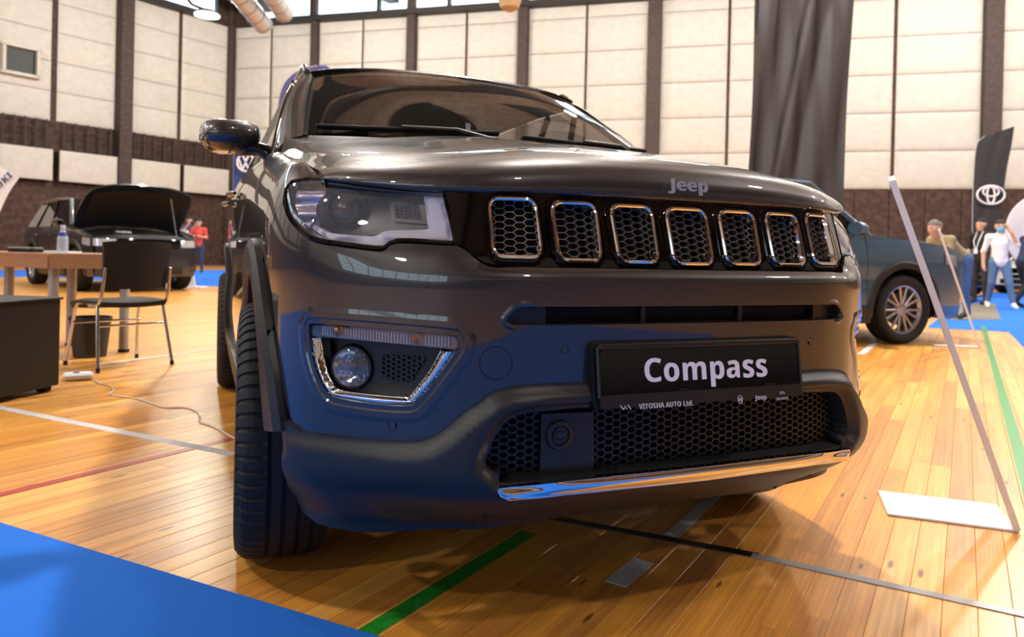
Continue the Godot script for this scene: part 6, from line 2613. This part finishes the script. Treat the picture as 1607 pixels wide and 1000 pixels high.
	grid(mb, spline_rows([[Vector3(-wt, hr - .05, zt - .06), Vector3(0, hr - .02, zt), Vector3(wt, hr - .05, zt - .06)], [Vector3(-wt, hr - .03, zt - .7), Vector3(0, hr, zt - .7), Vector3(wt, hr - .03, zt - .7)], [Vector3(-wt, hr - .05, zr), Vector3(0, hr - .03, zr - .05), Vector3(wt, hr - .05, zr)]], 5, 5), Vector3.UP)
	part("roof", mb, paint, t)
	mb = MB.new()
	grid(mb, spline_rows([[Vector3(-wb2 + .02, hc + .02, zc - .12), Vector3(0, hc + .07, zc + .03), Vector3(wb2 - .02, hc + .02, zc - .12)], [Vector3(-wt, hr - .05, zt - .06), Vector3(0, hr - .02, zt), Vector3(wt, hr - .05, zt - .06)]], 6, 4), Vector3(0, .6, 1))
	part("windshield", mb, M.glass_dark, t)
	mb = MB.new()
	grid(mb, [[Vector3(-wt, hr - .05, zr), Vector3(0, hr - .03, zr - .05), Vector3(wt, hr - .05, zr)], [Vector3(-wb2, hb, zrb), Vector3(0, hb, zrb - .08), Vector3(wb2, hb, zrb)]], Vector3(0, .4, -1))
	part("rear_window", mb, M.glass_dark, t)
	mb = MB.new()
	grid(mb, [[Vector3(-wb2, hb + .02, zrb), Vector3(0, hb + .02, zrb - .08), Vector3(wb2, hb + .02, zrb)], [Vector3(-W * .88, .3, -L + .12), Vector3(0, .3, -L), Vector3(W * .88, .3, -L + .12)]], Vector3(0, 0, -1))
	part("tailgate", mb, paint, t)
	for sg in [-1.0, 1.0]:
		var bl := [Vector3(sg * (xw.call(zc - .05, hc) - .015), hc - .005, zc - .05), Vector3(sg * (xw.call(-2.4, hb) - .015), hb, -2.4), Vector3(sg * (xw.call(zrb + .25, hb) - .015), hb, zrb + .2)]
		var tp := [Vector3(sg * wt, hr - .055, zt - .06), Vector3(sg * wt, hr - .035, zt - .9), Vector3(sg * wt, hr - .055, zr)]
		mb = MB.new()
		grid(mb, spline_rows([bl, tp], 6, 3), Vector3(sg, .3, 0))
		var sw := part("side_window", mb, M.glass_dark, t)
		mb = MB.new()
		tube(mb, [Vector3(sg * (W - .07), hc, zc - .06), Vector3(sg * (wt + .02), hr - .06, zt - .05), tp[1] + Vector3(sg * .02, 0, 0), tp[2] + Vector3(sg * .02, 0, 0)], .035, 8)
		part("pillar", mb, paint, t)
		mb = MB.new()
		for f in [.42, .75]:
			var a: Vector3 = (bl[0] as Vector3).lerp(bl[2], f)
			var b: Vector3 = (tp[0] as Vector3).lerp(tp[2], f)
			bar(mb, a + Vector3(sg * .008, 0, 0), b + Vector3(sg * .012, 0, 0), .06, .02, Vector3(sg, 0, 0))
		part("door_pillar", mb, M.gloss_black, sw)
		mb = MB.new()
		var mc := Vector3(sg * (W + .07), hc + .06, zc - .30)
		var ring := []
		for i in 7:
			var kx := i / 6.0
			var rr := pow(sin(PI * (.06 + .90 * kx * .55)), .5)
			var rw := []
			for j in 20:
				var a := TAU * j / 20.0
				rw.append(mc + Vector3(.10 * cos(a) * rr, .065 * sin(a) * rr, .07 - .14 * kx))
			ring.append(rw)
		for i in 6: grid(mb, [ring[i], ring[i + 1]], Vector3.ZERO, true)
		for j in 20: mb.flat(ring[6][j], ring[6][(j + 1) % 20], mc + Vector3(0, 0, -.07), Vector3(0, 0, -1))
		tube(mb, [mc + Vector3(sg * -.06, -.03, 0), Vector3(sg * (W - .05), hc, zc - .27)], .022, 8)
		part("door_mirror", mb, paint, t)
	# wheels and dark inside
	var tm: Mesh = k.tire
	for c in [wz, wz2]:
		for sg in [-1.0, 1.0]:
			wheel(t, Vector3(sg * (W - .115), R, c), 0.0, sg, tm, k.rim, R, M.tire, M.alloy)
			mb = MB.new()
			var l0 := []
			var l1 := []
			for i in 19:
				var a := PI * (i / 18.0)
				l0.append(Vector3(sg * (W - .06), R + sin(a) * (ar - .01), c + cos(a) * (ar - .01)))
				l1.append(Vector3(sg * (W - .36), R + sin(a) * (ar - .01), c + cos(a) * (ar - .01)))
			grid(mb, [l0, l1])
			part("wheel_liner", mb, M.black, t)
	mb = MB.new()
	box(mb, Vector3(0, .36, -L * .5), Vector3(W * 1.15, .26, L - .5))
	box(mb, Vector3(0, .7, -L * .55), Vector3(W * 1.7, .5, L * .42))
	box(mb, Vector3(0, .6, wz + .02), Vector3(W * 1.1, .5, 1.0))
	part("underbody", mb, M.black, t)
	return t

func build_cars() -> void:
	var tm := tire_mesh(.362, .235, .252).mesh()
	var rm0 := rim_meshes(.252, .225, 7)
	var rm := [rm0[0].mesh(), rm0[1].mesh()]
	var base := {"tire": tm, "rim": rm, "r": .362}
	var mk := func(d: Dictionary) -> Dictionary:
		var r := base.duplicate()
		r.merge(d, true)
		return r
	# blue SUV at the right, nose pointing right
	var wq := gp(1428, 542)
	var dir := Vector3(1.0, 0, .06).normalized()
	var nose := wq + dir * 1.06 + Vector3(dir.z, 0, -dir.x) * .98
	other_car("suv", "slate blue SUV with silver spoked wheel and black wheel arch beside the dark banner", nose, atan2(dir.x, dir.z), mk.call({"paint": M.paint_blue, "wz": -1.06, "w": .91, "hf": 1.00, "hc": 1.13, "zc": -1.45, "hr": 1.70, "zt": -2.05, "hb": 1.13, "l": 4.4}))
	# dark car with raised hood at the left
	var c := dep(236, 420, 13.2)
	var h := (Vector3(c_right.x, 0, c_right.z) * .72 - Vector3(c_fwd.x, 0, c_fwd.z) * .69).normalized()
	other_car("suv", "dark navy SUV with its hood raised behind the table", Vector3(c.x, 0, c.z), atan2(h.x, h.z), mk.call({"paint": M.paint_navy, "open_hood": true, "w": .93, "hf": .95, "hc": 1.10, "l": 4.5, "size": 1.07}))
	# beige and white cars behind the visitors
	c = dep(1530, 430, 19.0)
	h = (Vector3(c_right.x, 0, c_right.z) * .25 - Vector3(c_fwd.x, 0, c_fwd.z)).normalized()
	other_car("car", "beige car parked nose-on behind the bending visitor", Vector3(c.x, 0, c.z), atan2(h.x, h.z), mk.call({"paint": M.paint_beige, "hf": .85, "hc": .98, "hr": 1.5, "hb": 1.0}))
	c = dep(1600, 430, 21.5)
	h = (Vector3(c_right.x, 0, c_right.z) * -.75 - Vector3(c_fwd.x, 0, c_fwd.z) * .5).normalized()
	other_car("car", "white car parked behind the visitor in a white shirt", Vector3(c.x, .0015, c.z), atan2(h.x, h.z), mk.call({"paint": M.paint_white, "hf": .82, "hc": .95, "hr": 1.46, "hb": .98}))

# ---------- visitors ----------
func person(called: String, label: String, at: Vector3, turn: float, J: Dictionary, bones: Array, cell := .022) -> Node3D:
	# J: joints; bones: [from, to, r0, r1, colour]; one continuous skin by smooth union and surface nets
	var t := thing(called, label, "person", at, turn)
	var lo := Vector3(9, 9, 9)
	var hi := -lo
	for b in bones:
		for e in [[b[0], b[2]], [b[1], b[3]]]:
			var r: float = e[1] + cell * 2.5
			lo = lo.min(J[e[0]] - Vector3.ONE * r)
			hi = hi.max(J[e[0]] + Vector3.ONE * r)
	lo.y = -cell * .5
	var n := Vector3i(((hi - lo) / cell).ceil()) + Vector3i.ONE
	var field := PackedFloat32Array()
	field.resize(n.x * n.y * n.z)
	field.fill(1.0)
	var own := PackedInt32Array()
	own.resize(field.size())
	var near := PackedFloat32Array()
	near.resize(field.size())
	near.fill(9.0)
	var ks := .022
	for bi in bones.size():
		var b: Array = bones[bi]
		var a: Vector3 = J[b[0]]
		var e: Vector3 = J[b[1]]
		var r0: float = b[2]
		var r1: float = b[3]
		var rm: float = max(r0, r1) + cell * 2.2
		var l := Vector3i(((a.min(e) - Vector3.ONE * rm - lo) / cell).floor())
		var g := Vector3i(((a.max(e) + Vector3.ONE * rm - lo) / cell).ceil())
		l = l.clamp(Vector3i.ZERO, n - Vector3i.ONE)
		g = g.clamp(Vector3i.ZERO, n - Vector3i.ONE)
		var d := e - a
		var dd: float = max(d.length_squared(), 1e-8)
		for z in range(l.z, g.z + 1):
			for y in range(l.y, g.y + 1):
				for x in range(l.x, g.x + 1):
					var p := lo + Vector3(x, y, z) * cell
					var s: float = clamp((p - a).dot(d) / dd, 0.0, 1.0)
					var dist := p.distance_to(a + d * s) - lerpf(r0, r1, s)
					var i := (z * n.y + y) * n.x + x
					var o := field[i]
					var h: float = clamp(.5 + .5 * (o - dist) / ks, 0.0, 1.0)
					field[i] = lerpf(o, dist, h) - ks * h * (1.0 - h)
					if dist < near[i]:
						near[i] = dist
						own[i] = bi
	# floor plane cuts the soles
	var vid := {}
	var vs := PackedVector3Array()
	var vc := PackedColorArray()
	var off := [Vector3i(0, 0, 0), Vector3i(1, 0, 0), Vector3i(0, 1, 0), Vector3i(1, 1, 0), Vector3i(0, 0, 1), Vector3i(1, 0, 1), Vector3i(0, 1, 1), Vector3i(1, 1, 1)]
	var edges := [[0, 1], [2, 3], [4, 5], [6, 7], [0, 2], [1, 3], [4, 6], [5, 7], [0, 4], [1, 5], [2, 6], [3, 7]]
	for z in n.z - 1:
		for y in n.y - 1:
			for x in n.x - 1:
				var base := (z * n.y + y) * n.x + x
				var f0 := field[base]
				if f0 > cell * 3.0: continue
				var v := PackedFloat32Array()
				var sg := 0
				for o in off:
					var q := field[base + o.x + o.y * n.x + o.z * n.x * n.y]
					v.append(q)
					if q < 0.0: sg += 1
				if sg == 0 or sg == 8: continue
				var s := Vector3.ZERO
				var c := 0
				for e in edges:
					var fa := v[e[0]]
					var fb := v[e[1]]
					if (fa < 0.0) != (fb < 0.0):
						s += Vector3(off[e[0]]).lerp(Vector3(off[e[1]]), fa / (fa - fb))
						c += 1
				vid[base] = vs.size()
				var p := lo + (Vector3(x, y, z) + s / c) * cell
				if p.y < 0.0: p.y = 0.0
				vs.append(p)
				vc.append(bones[own[base]][4])
	var st := SurfaceTool.new()
	st.begin(Mesh.PRIMITIVE_TRIANGLES)
	st.set_smooth_group(0)
	var sx := 1
	var sy := n.x
	var sz := n.x * n.y
	for i in vs.size():
		st.set_color(vc[i])
		st.add_vertex(vs[i])
	for base in vid:
		var f0 := field[base]
		for ax in [[sx, sy, sz], [sy, sz, sx], [sz, sx, sy]]:
			var f1 := field[base + ax[0]]
			if (f0 < 0.0) == (f1 < 0.0): continue
			var q := [base, base - ax[1], base - ax[1] - ax[2], base - ax[2]]
			var ok := true
			for e in q:
				if not vid.has(e): ok = false
			if not ok: continue
			var w := [vid[q[0]], vid[q[1]], vid[q[2]], vid[q[3]]]
			if f0 < 0.0: w = [w[3], w[2], w[1], w[0]]
			for e in [0, 1, 2, 0, 2, 3]: st.add_index(w[e])
	st.generate_normals()
	part("body", st.commit(), M.people, t)
	return t

const SKIN := Color(.52, .30, .21)
func stand_joints(hh: float) -> Dictionary:
	# upright figure facing +z, height hh
	var s := hh / 1.75
	var J := {}
	var raw := {"head": Vector3(0, 1.64, .02), "crown": Vector3(0, 1.665, -.01), "chin": Vector3(0, 1.56, .045), "nose": Vector3(0, 1.615, .105), "neck": Vector3(0, 1.47, -.01), "chest": Vector3(0, 1.28, 0), "belly": Vector3(0, 1.08, .01), "hip": Vector3(0, .95, 0),
		"shL": Vector3(.185, 1.42, -.01), "shR": Vector3(-.185, 1.42, -.01), "elL": Vector3(.235, 1.13, -.03), "elR": Vector3(-.235, 1.13, -.03), "wrL": Vector3(.25, .88, .04), "wrR": Vector3(-.25, .88, .04), "haL": Vector3(.245, .79, .07), "haR": Vector3(-.245, .79, .07),
		"hiL": Vector3(.095, .92, 0), "hiR": Vector3(-.095, .92, 0), "knL": Vector3(.11, .50, .02), "knR": Vector3(-.11, .50, .02), "anL": Vector3(.115, .09, -.02), "anR": Vector3(-.115, .09, -.02), "toL": Vector3(.13, .035, .14), "toR": Vector3(-.13, .035, .14),
		"earL": Vector3(.08, 1.62, 0), "earR": Vector3(-.08, 1.62, 0)}
	for q in raw: J[q] = raw[q] * s
	return J
func clothes(shirt: Color, trousers: Color, shoes: Color, short_sleeves := true) -> Array:
	var b := [["head", "crown", .088, .098, SKIN], ["chin", "head", .058, .080, SKIN], ["nose", "head", .014, .03, SKIN], ["earL", "earL", .022, .022, SKIN], ["earR", "earR", .022, .022, SKIN], ["neck", "chin", .056, .05, SKIN],
		["chest", "neck", .135, .075, shirt], ["belly", "chest", .130, .150, shirt], ["hip", "belly", .140, .130, shirt], ["shL", "shR", .072, .072, shirt]]
	for s in ["L", "R"]:
		b.append(["sh" + s, "el" + s, .062, .048, shirt])
		b.append(["el" + s, "wr" + s, .044, .031, SKIN if short_sleeves else shirt])
		b.append(["wr" + s, "ha" + s, .032, .036, SKIN])
		b.append(["hi" + s, "kn" + s, .098, .066, trousers])
		b.append(["kn" + s, "an" + s, .064, .046, trousers])
		b.append(["an" + s, "to" + s, .046, .036, shoes])
	return b
func fingers(J: Dictionary, bones: Array, s: String, dir: Vector3, palm: Vector3) -> void:
	# five short chains from the hand joint
	var side := dir.cross(palm).normalized()
	for k in 4:
		var root: Vector3 = J["ha" + s] + side * (-.027 + .018 * k)
		var n1 := "f%s%da" % [s, k]
		var n2 := "f%s%db" % [s, k]
		var n3 := "f%s%dc" % [s, k]
		J[n1] = root + dir * .015
		J[n2] = root + dir * (.055 - .006 * abs(k - 1.4)) + palm * .008
		J[n3] = root + dir * (.085 - .010 * abs(k - 1.4)) + palm * .028
		bones.append([n1, n2, .0105, .0095, SKIN])
		bones.append([n2, n3, .0095, .0085, SKIN])
	var th := "t%sa" % s
	var th2 := "t%sb" % s
	J[th] = J["ha" + s] - side * .03 - dir * .015
	J[th2] = J[th] - side * .028 + dir * .035 + palm * .012
	bones.append([th, th2, .012, .0095, SKIN])
func hair_cap(t: Node3D, J: Dictionary, mat: Material, back: float, low: float) -> void:
	var c: Vector3 = (J.head + J.crown) * .5 + Vector3(0, .012, -.018)
	var rows := []
	for i in 9:
		var th := PI * .5 * (1.0 - i / 8.0)
		var r := []
		for j in 24:
			var a := TAU * j / 24.0
			var dz := sin(a)
			var drop: float = low * (1.0 if dz < .25 else .15) * (1.0 - i / 8.0)
			var rr := cos(th) * .101
			r.append(c + Vector3(cos(a) * rr, sin(th) * .118 - drop + .02 * (i / 8.0), dz * rr * (1.05 + back)))
		rows.append(r)
	rows.reverse()
	var mb := MB.new()
	for i in 8: grid(mb, [rows[i], rows[i + 1]], Vector3.ZERO, true)
	part("hair", mb, mat, t)
func face(t: Node3D, J: Dictionary) -> void:
	for sx in [-1.0, 1.0]:
		var mb := MB.new()
		lathe(mb, [Vector2(0, .006), Vector2(.010, .004), Vector2(.014, -.004)], Transform3D(Basis(Vector3(1, 0, 0), Vector3(0, 0, 1), Vector3(0, -1, 0)), J.head + Vector3(sx * .033, .012, .082)), 12)
		part("eye", mb, M.eye, t)
	var mb := MB.new()
	bar(mb, J.chin + Vector3(-.022, .012, .052), J.chin + Vector3(.022, .012, .052), .008, .008, Vector3.UP, .002)
	part("mouth", mb, M.lip, t)

func build_people() -> void:
	var toward := func(a: Vector3, b: Vector3) -> float: return atan2(b.x - a.x, b.z - a.z)
	var r := Vector3(c_right.x, 0, c_right.z).normalized()
	var fw := Vector3(c_fwd.x, 0, c_fwd.z).normalized()
	# woman in a white shirt, walking to the right of the picture, hand at her ear
	var J := stand_joints(1.70)
	J.elL = Vector3(.27, 1.24, .10); J.wrL = Vector3(.16, 1.47, .13); J.haL = Vector3(.115, 1.56, .09)
	J.elR = Vector3(-.26, 1.10, -.05); J.wrR = Vector3(-.27, .87, .03); J.haR = Vector3(-.262, .79, .06)
	J.knL = Vector3(.15, .50, .10); J.anL = Vector3(.22, .09, .14); J.toL = Vector3(.25, .04, .29)
	J.knR = Vector3(-.12, .50, .02); J.anR = Vector3(-.16, .10, -.16); J.toR = Vector3(-.17, .035, -.01)
	var b := clothes(Color(.78, .78, .80), Color(.085, .16, .30), Color(.82, .82, .82))
	fingers(J, b, "L", Vector3(-.2, .95, -.2).normalized(), Vector3(-1, 0, 0))
	fingers(J, b, "R", Vector3(0, -.96, .25).normalized(), Vector3(1, 0, 0))
	var at := dep(1568, 430, 14.2)
	at.y = .0065
	var t := person("person", "person in a white T-shirt, blue jeans and a face mask, hand at the ear", at, toward.call(at, EYE) + .15, J, b)
	hair_cap(t, J, M.hair_brown, .05, .07)
	face(t, J)
	var mb := MB.new()
	var rows := []
	for i in 5:
		var row := []
		for j in 9:
			var a := lerpf(-1.15, 1.15, j / 8.0)
			var y := lerpf(-.055, .045, i / 4.0)
			var rr: float = .098 - .012 * abs(i - 2.2) * .5
			row.append(J.chin + Vector3(sin(a) * rr * .82, y + .025, cos(a) * rr * .88 - .01))
		rows.append(row)
	cloth(mb, rows, .004, Vector3(0, 0, 1))
	part("face_mask", mb, std(Color(.45, .68, .80), .8), t)
	# man in black with a lanyard
	J = stand_joints(1.80)
	J.elR = Vector3(-.27, 1.16, -.06); J.wrR = Vector3(-.27, .93, .08); J.haR = Vector3(-.255, .85, .12)
	b = clothes(Color(.012, .012, .014), Color(.02, .022, .03), Color(.02, .02, .02))
	fingers(J, b, "L", Vector3(0, -.96, .25).normalized(), Vector3(-1, 0, 0))
	fingers(J, b, "R", Vector3(0, -.8, .6).normalized(), Vector3(1, 0, 0))
	at = dep(1538, 430, 15.4)
	at.y = .0065
	t = person("person", "person in a black polo shirt with a white lanyard, looking aside", at, toward.call(at, EYE) - .55, J, b)
	hair_cap(t, J, M.hair_dark, .0, .03)
	face(t, J)
	mb = MB.new()
	for sx in [-1.0, 1.0]: tube(mb, [J.neck + Vector3(sx * .06, .03, .04), J.chest + Vector3(sx * .055, .02, .158), J.belly + Vector3(sx * .012, .06, .155)], .010, 6)
	box(mb, J.belly + Vector3(0, .01, .158), Vector3(.075, .10, .006))
	part("lanyard", mb, M.white, t)
	# stooping man in an olive jacket
	J = stand_joints(1.75)
	var tilt := Basis(Vector3.RIGHT, 1.0)
	var piv: Vector3 = J.hip
	for q in ["head", "crown", "chin", "nose", "neck", "chest", "belly", "shL", "shR", "earL", "earR"]:
		J[q] = piv + tilt * (J[q] - piv)
	var lift := Basis(Vector3.RIGHT, -.55)
	for q in ["head", "crown", "chin", "nose", "earL", "earR"]: J[q] = J.neck + lift * (J[q] - J.neck)
	for s in ["L", "R"]:
		var g := 1.0 if s == "L" else -1.0
		J["el" + s] = J["sh" + s] + Vector3(g * .05, -.27, .06)
		J["wr" + s] = J["el" + s] + Vector3(-g * .03, -.16, .18)
		J["ha" + s] = J["wr" + s] + Vector3(0, -.04, .08)
	b = clothes(Color(.30, .25, .135), Color(.06, .12, .24), Color(.05, .045, .04), false)
	fingers(J, b, "L", Vector3(0, -.45, .9).normalized(), Vector3(0, -1, 0))
	fingers(J, b, "R", Vector3(0, -.45, .9).normalized(), Vector3(0, -1, 0))
	at = dep(1508, 430, 11.4)
	at.y = .0065
	t = person("person", "grey-haired person in an olive jacket bending forward behind the blue SUV", at, atan2(-r.x, -r.z) + .25, J, b)
	hair_cap(t, J, M.hair_grey, .0, .03)
	face(t, J)
	# visitor in navy at the right edge
	J = stand_joints(1.74)
	tilt = Basis(Vector3.RIGHT, .30)
	piv = J.hip
	for q in ["head", "crown", "chin", "nose", "neck", "chest", "belly", "shL", "shR", "earL", "earR"]: J[q] = piv + tilt * (J[q] - piv)
	for s in ["L", "R"]:
		var g := 1.0 if s == "L" else -1.0
		J["el" + s] = J["sh" + s] + Vector3(g * .04, -.28, .03)
		J["wr" + s] = J["el" + s] + Vector3(-g * .03, -.10, .22)
		J["ha" + s] = J["wr" + s] + Vector3(0, 0, .09)
	J.knL += Vector3(0, 0, .10); J.anL += Vector3(0, .01, .24); J.toL += Vector3(0, 0, .24)
	J.knR += Vector3(0, 0, -.02); J.anR += Vector3(0, .02, -.26); J.toR += Vector3(0, 0, -.24)
	b = clothes(Color(.022, .035, .085), Color(.015, .017, .025), Color(.02, .02, .02))
	fingers(J, b, "L", Vector3(0, 0, 1), Vector3(-1, 0, 0))
	fingers(J, b, "R", Vector3(0, 0, 1), Vector3(1, 0, 0))
	at = dep(1607, 430, 14.8)
	at.y = 0
	t = person("person", "person in a navy T-shirt and dark trousers leaning forward by the round sign", at, atan2(r.x, r.z) + .1, J, b)
	hair_cap(t, J, M.hair_dark, .0, .04)
	face(t, J)
	# two far visitors beyond the dark car
	J = stand_joints(1.72)
	for s in ["L", "R"]:
		var g := 1.0 if s == "L" else -1.0
		J["el" + s] = J["sh" + s] + Vector3(g * .07, -.26, .05)
		J["wr" + s] = J["el" + s] + Vector3(-g * .13, .02, .20)
		J["ha" + s] = J["wr" + s] + Vector3(-g * .05, .02, .06)
	b = clothes(Color(.55, .06, .04), Color(.03, .04, .09), Color(.03, .03, .03))
	fingers(J, b, "L", Vector3(-.6, .2, .7).normalized(), Vector3(0, 0, -1))
	fingers(J, b, "R", Vector3(.6, .2, .7).normalized(), Vector3(0, 0, -1))
	at = dep(311, 400, 23.5)
	at.y = 0
	t = person("person", "person in a red T-shirt and dark trousers far behind the sign board", at, toward.call(at, EYE) - .2, J, b, .03)
	hair_cap(t, J, M.hair_dark, .0, .03)
	face(t, J)
	J = stand_joints(1.84)
	for s in ["L", "R"]:
		var g := 1.0 if s == "L" else -1.0
		J["el" + s] = J["sh" + s] + Vector3(g * .09, -.20, .14)
		J["wr" + s] = J["el" + s] + Vector3(-g * .15, .24, .10)
		J["ha" + s] = J["wr" + s] + Vector3(-g * .04, .06, .03)
	b = clothes(Color(.03, .045, .10), Color(.025, .025, .03), Color(.03, .03, .03))
	fingers(J, b, "L", Vector3(-.4, .8, .3).normalized(), Vector3(0, 0, 1))
	fingers(J, b, "R", Vector3(.4, .8, .3).normalized(), Vector3(0, 0, 1))
	at = dep(296, 400, 25.0)
	at.y = 0
	t = person("person", "person in a dark blue shirt raising both hands to a camera", at, toward.call(at, EYE) + .3, J, b, .03)
	hair_cap(t, J, M.hair_dark, .0, .03)
	face(t, J)
	mb = MB.new()
	var cm: Vector3 = (J.haL + J.haR) * .5 + Vector3(0, .05, .09)
	box(mb, cm, Vector3(.13, .09, .06), Basis.IDENTITY, .01)
	lathe(mb, [Vector2(.035, .0), Vector2(.035, .07), Vector2(0, .07)], Transform3D(Basis(Vector3(1, 0, 0), Vector3(0, 0, 1), Vector3(0, -1, 0)), cm), 16)
	var cam_t := solo("photo_camera", mb, M.trim, "black camera held up by the person in dark blue", "camera")
	cam_t.transform = t.transform
func _ready() -> void:
	# --- camera ---
	var yaw := .398347
	var pitch := -.0049524
	var roll := .0231368
	c_fwd = Vector3(sin(yaw) * cos(pitch), sin(pitch), -cos(yaw) * cos(pitch))
	var r0 := Vector3(cos(yaw), 0, sin(yaw))
	var u0 := r0.cross(c_fwd)
	c_right = r0 * cos(roll) + u0 * sin(roll)
	c_up = u0 * cos(roll) - r0 * sin(roll)
	var cam := Camera3D.new()
	cam.name = "camera"
	cam.transform = Transform3D(Basis(c_right, c_up, -c_fwd), EYE)
	cam.keep_aspect = Camera3D.KEEP_HEIGHT
	var near := .05
	var att := CameraAttributesPhysical.new()
	att.frustum_focal_length = 24.0
	att.frustum_focus_distance = 1.8
	att.frustum_near = near
	att.frustum_far = 200.0
	att.exposure_aperture = 3.9
	cam.attributes = att
	cam.set_frustum(near * 1000.0 / FOC, Vector2(0, -near * (500.0 - PCY) / FOC), near, 200.0)
	add_child(cam)
	cam.current = true
	# --- environment ---
	var we := WorldEnvironment.new()
	we.name = "environment"
	var env := Environment.new()
	env.background_mode = Environment.BG_COLOR
	env.background_color = Color(.75, .85, 1.0)
	env.ambient_light_source = Environment.AMBIENT_SOURCE_DISABLED
	env.tonemap_mode = Environment.TONE_MAPPER_LINEAR
	env.tonemap_exposure = EXPOSURE
	env.sdfgi_enabled = true
	env.ssao_enabled = true
	env.ssil_enabled = true
	we.environment = env
	add_child(we)
	make_materials()
	build_hall()
	build_floor()
	build_suv()
	build_floor_things()
	build_left_corner()
	build_stands()
	build_flags()
	build_overhead()
	build_cars()
	build_people()
const EXPOSURE := 1.06
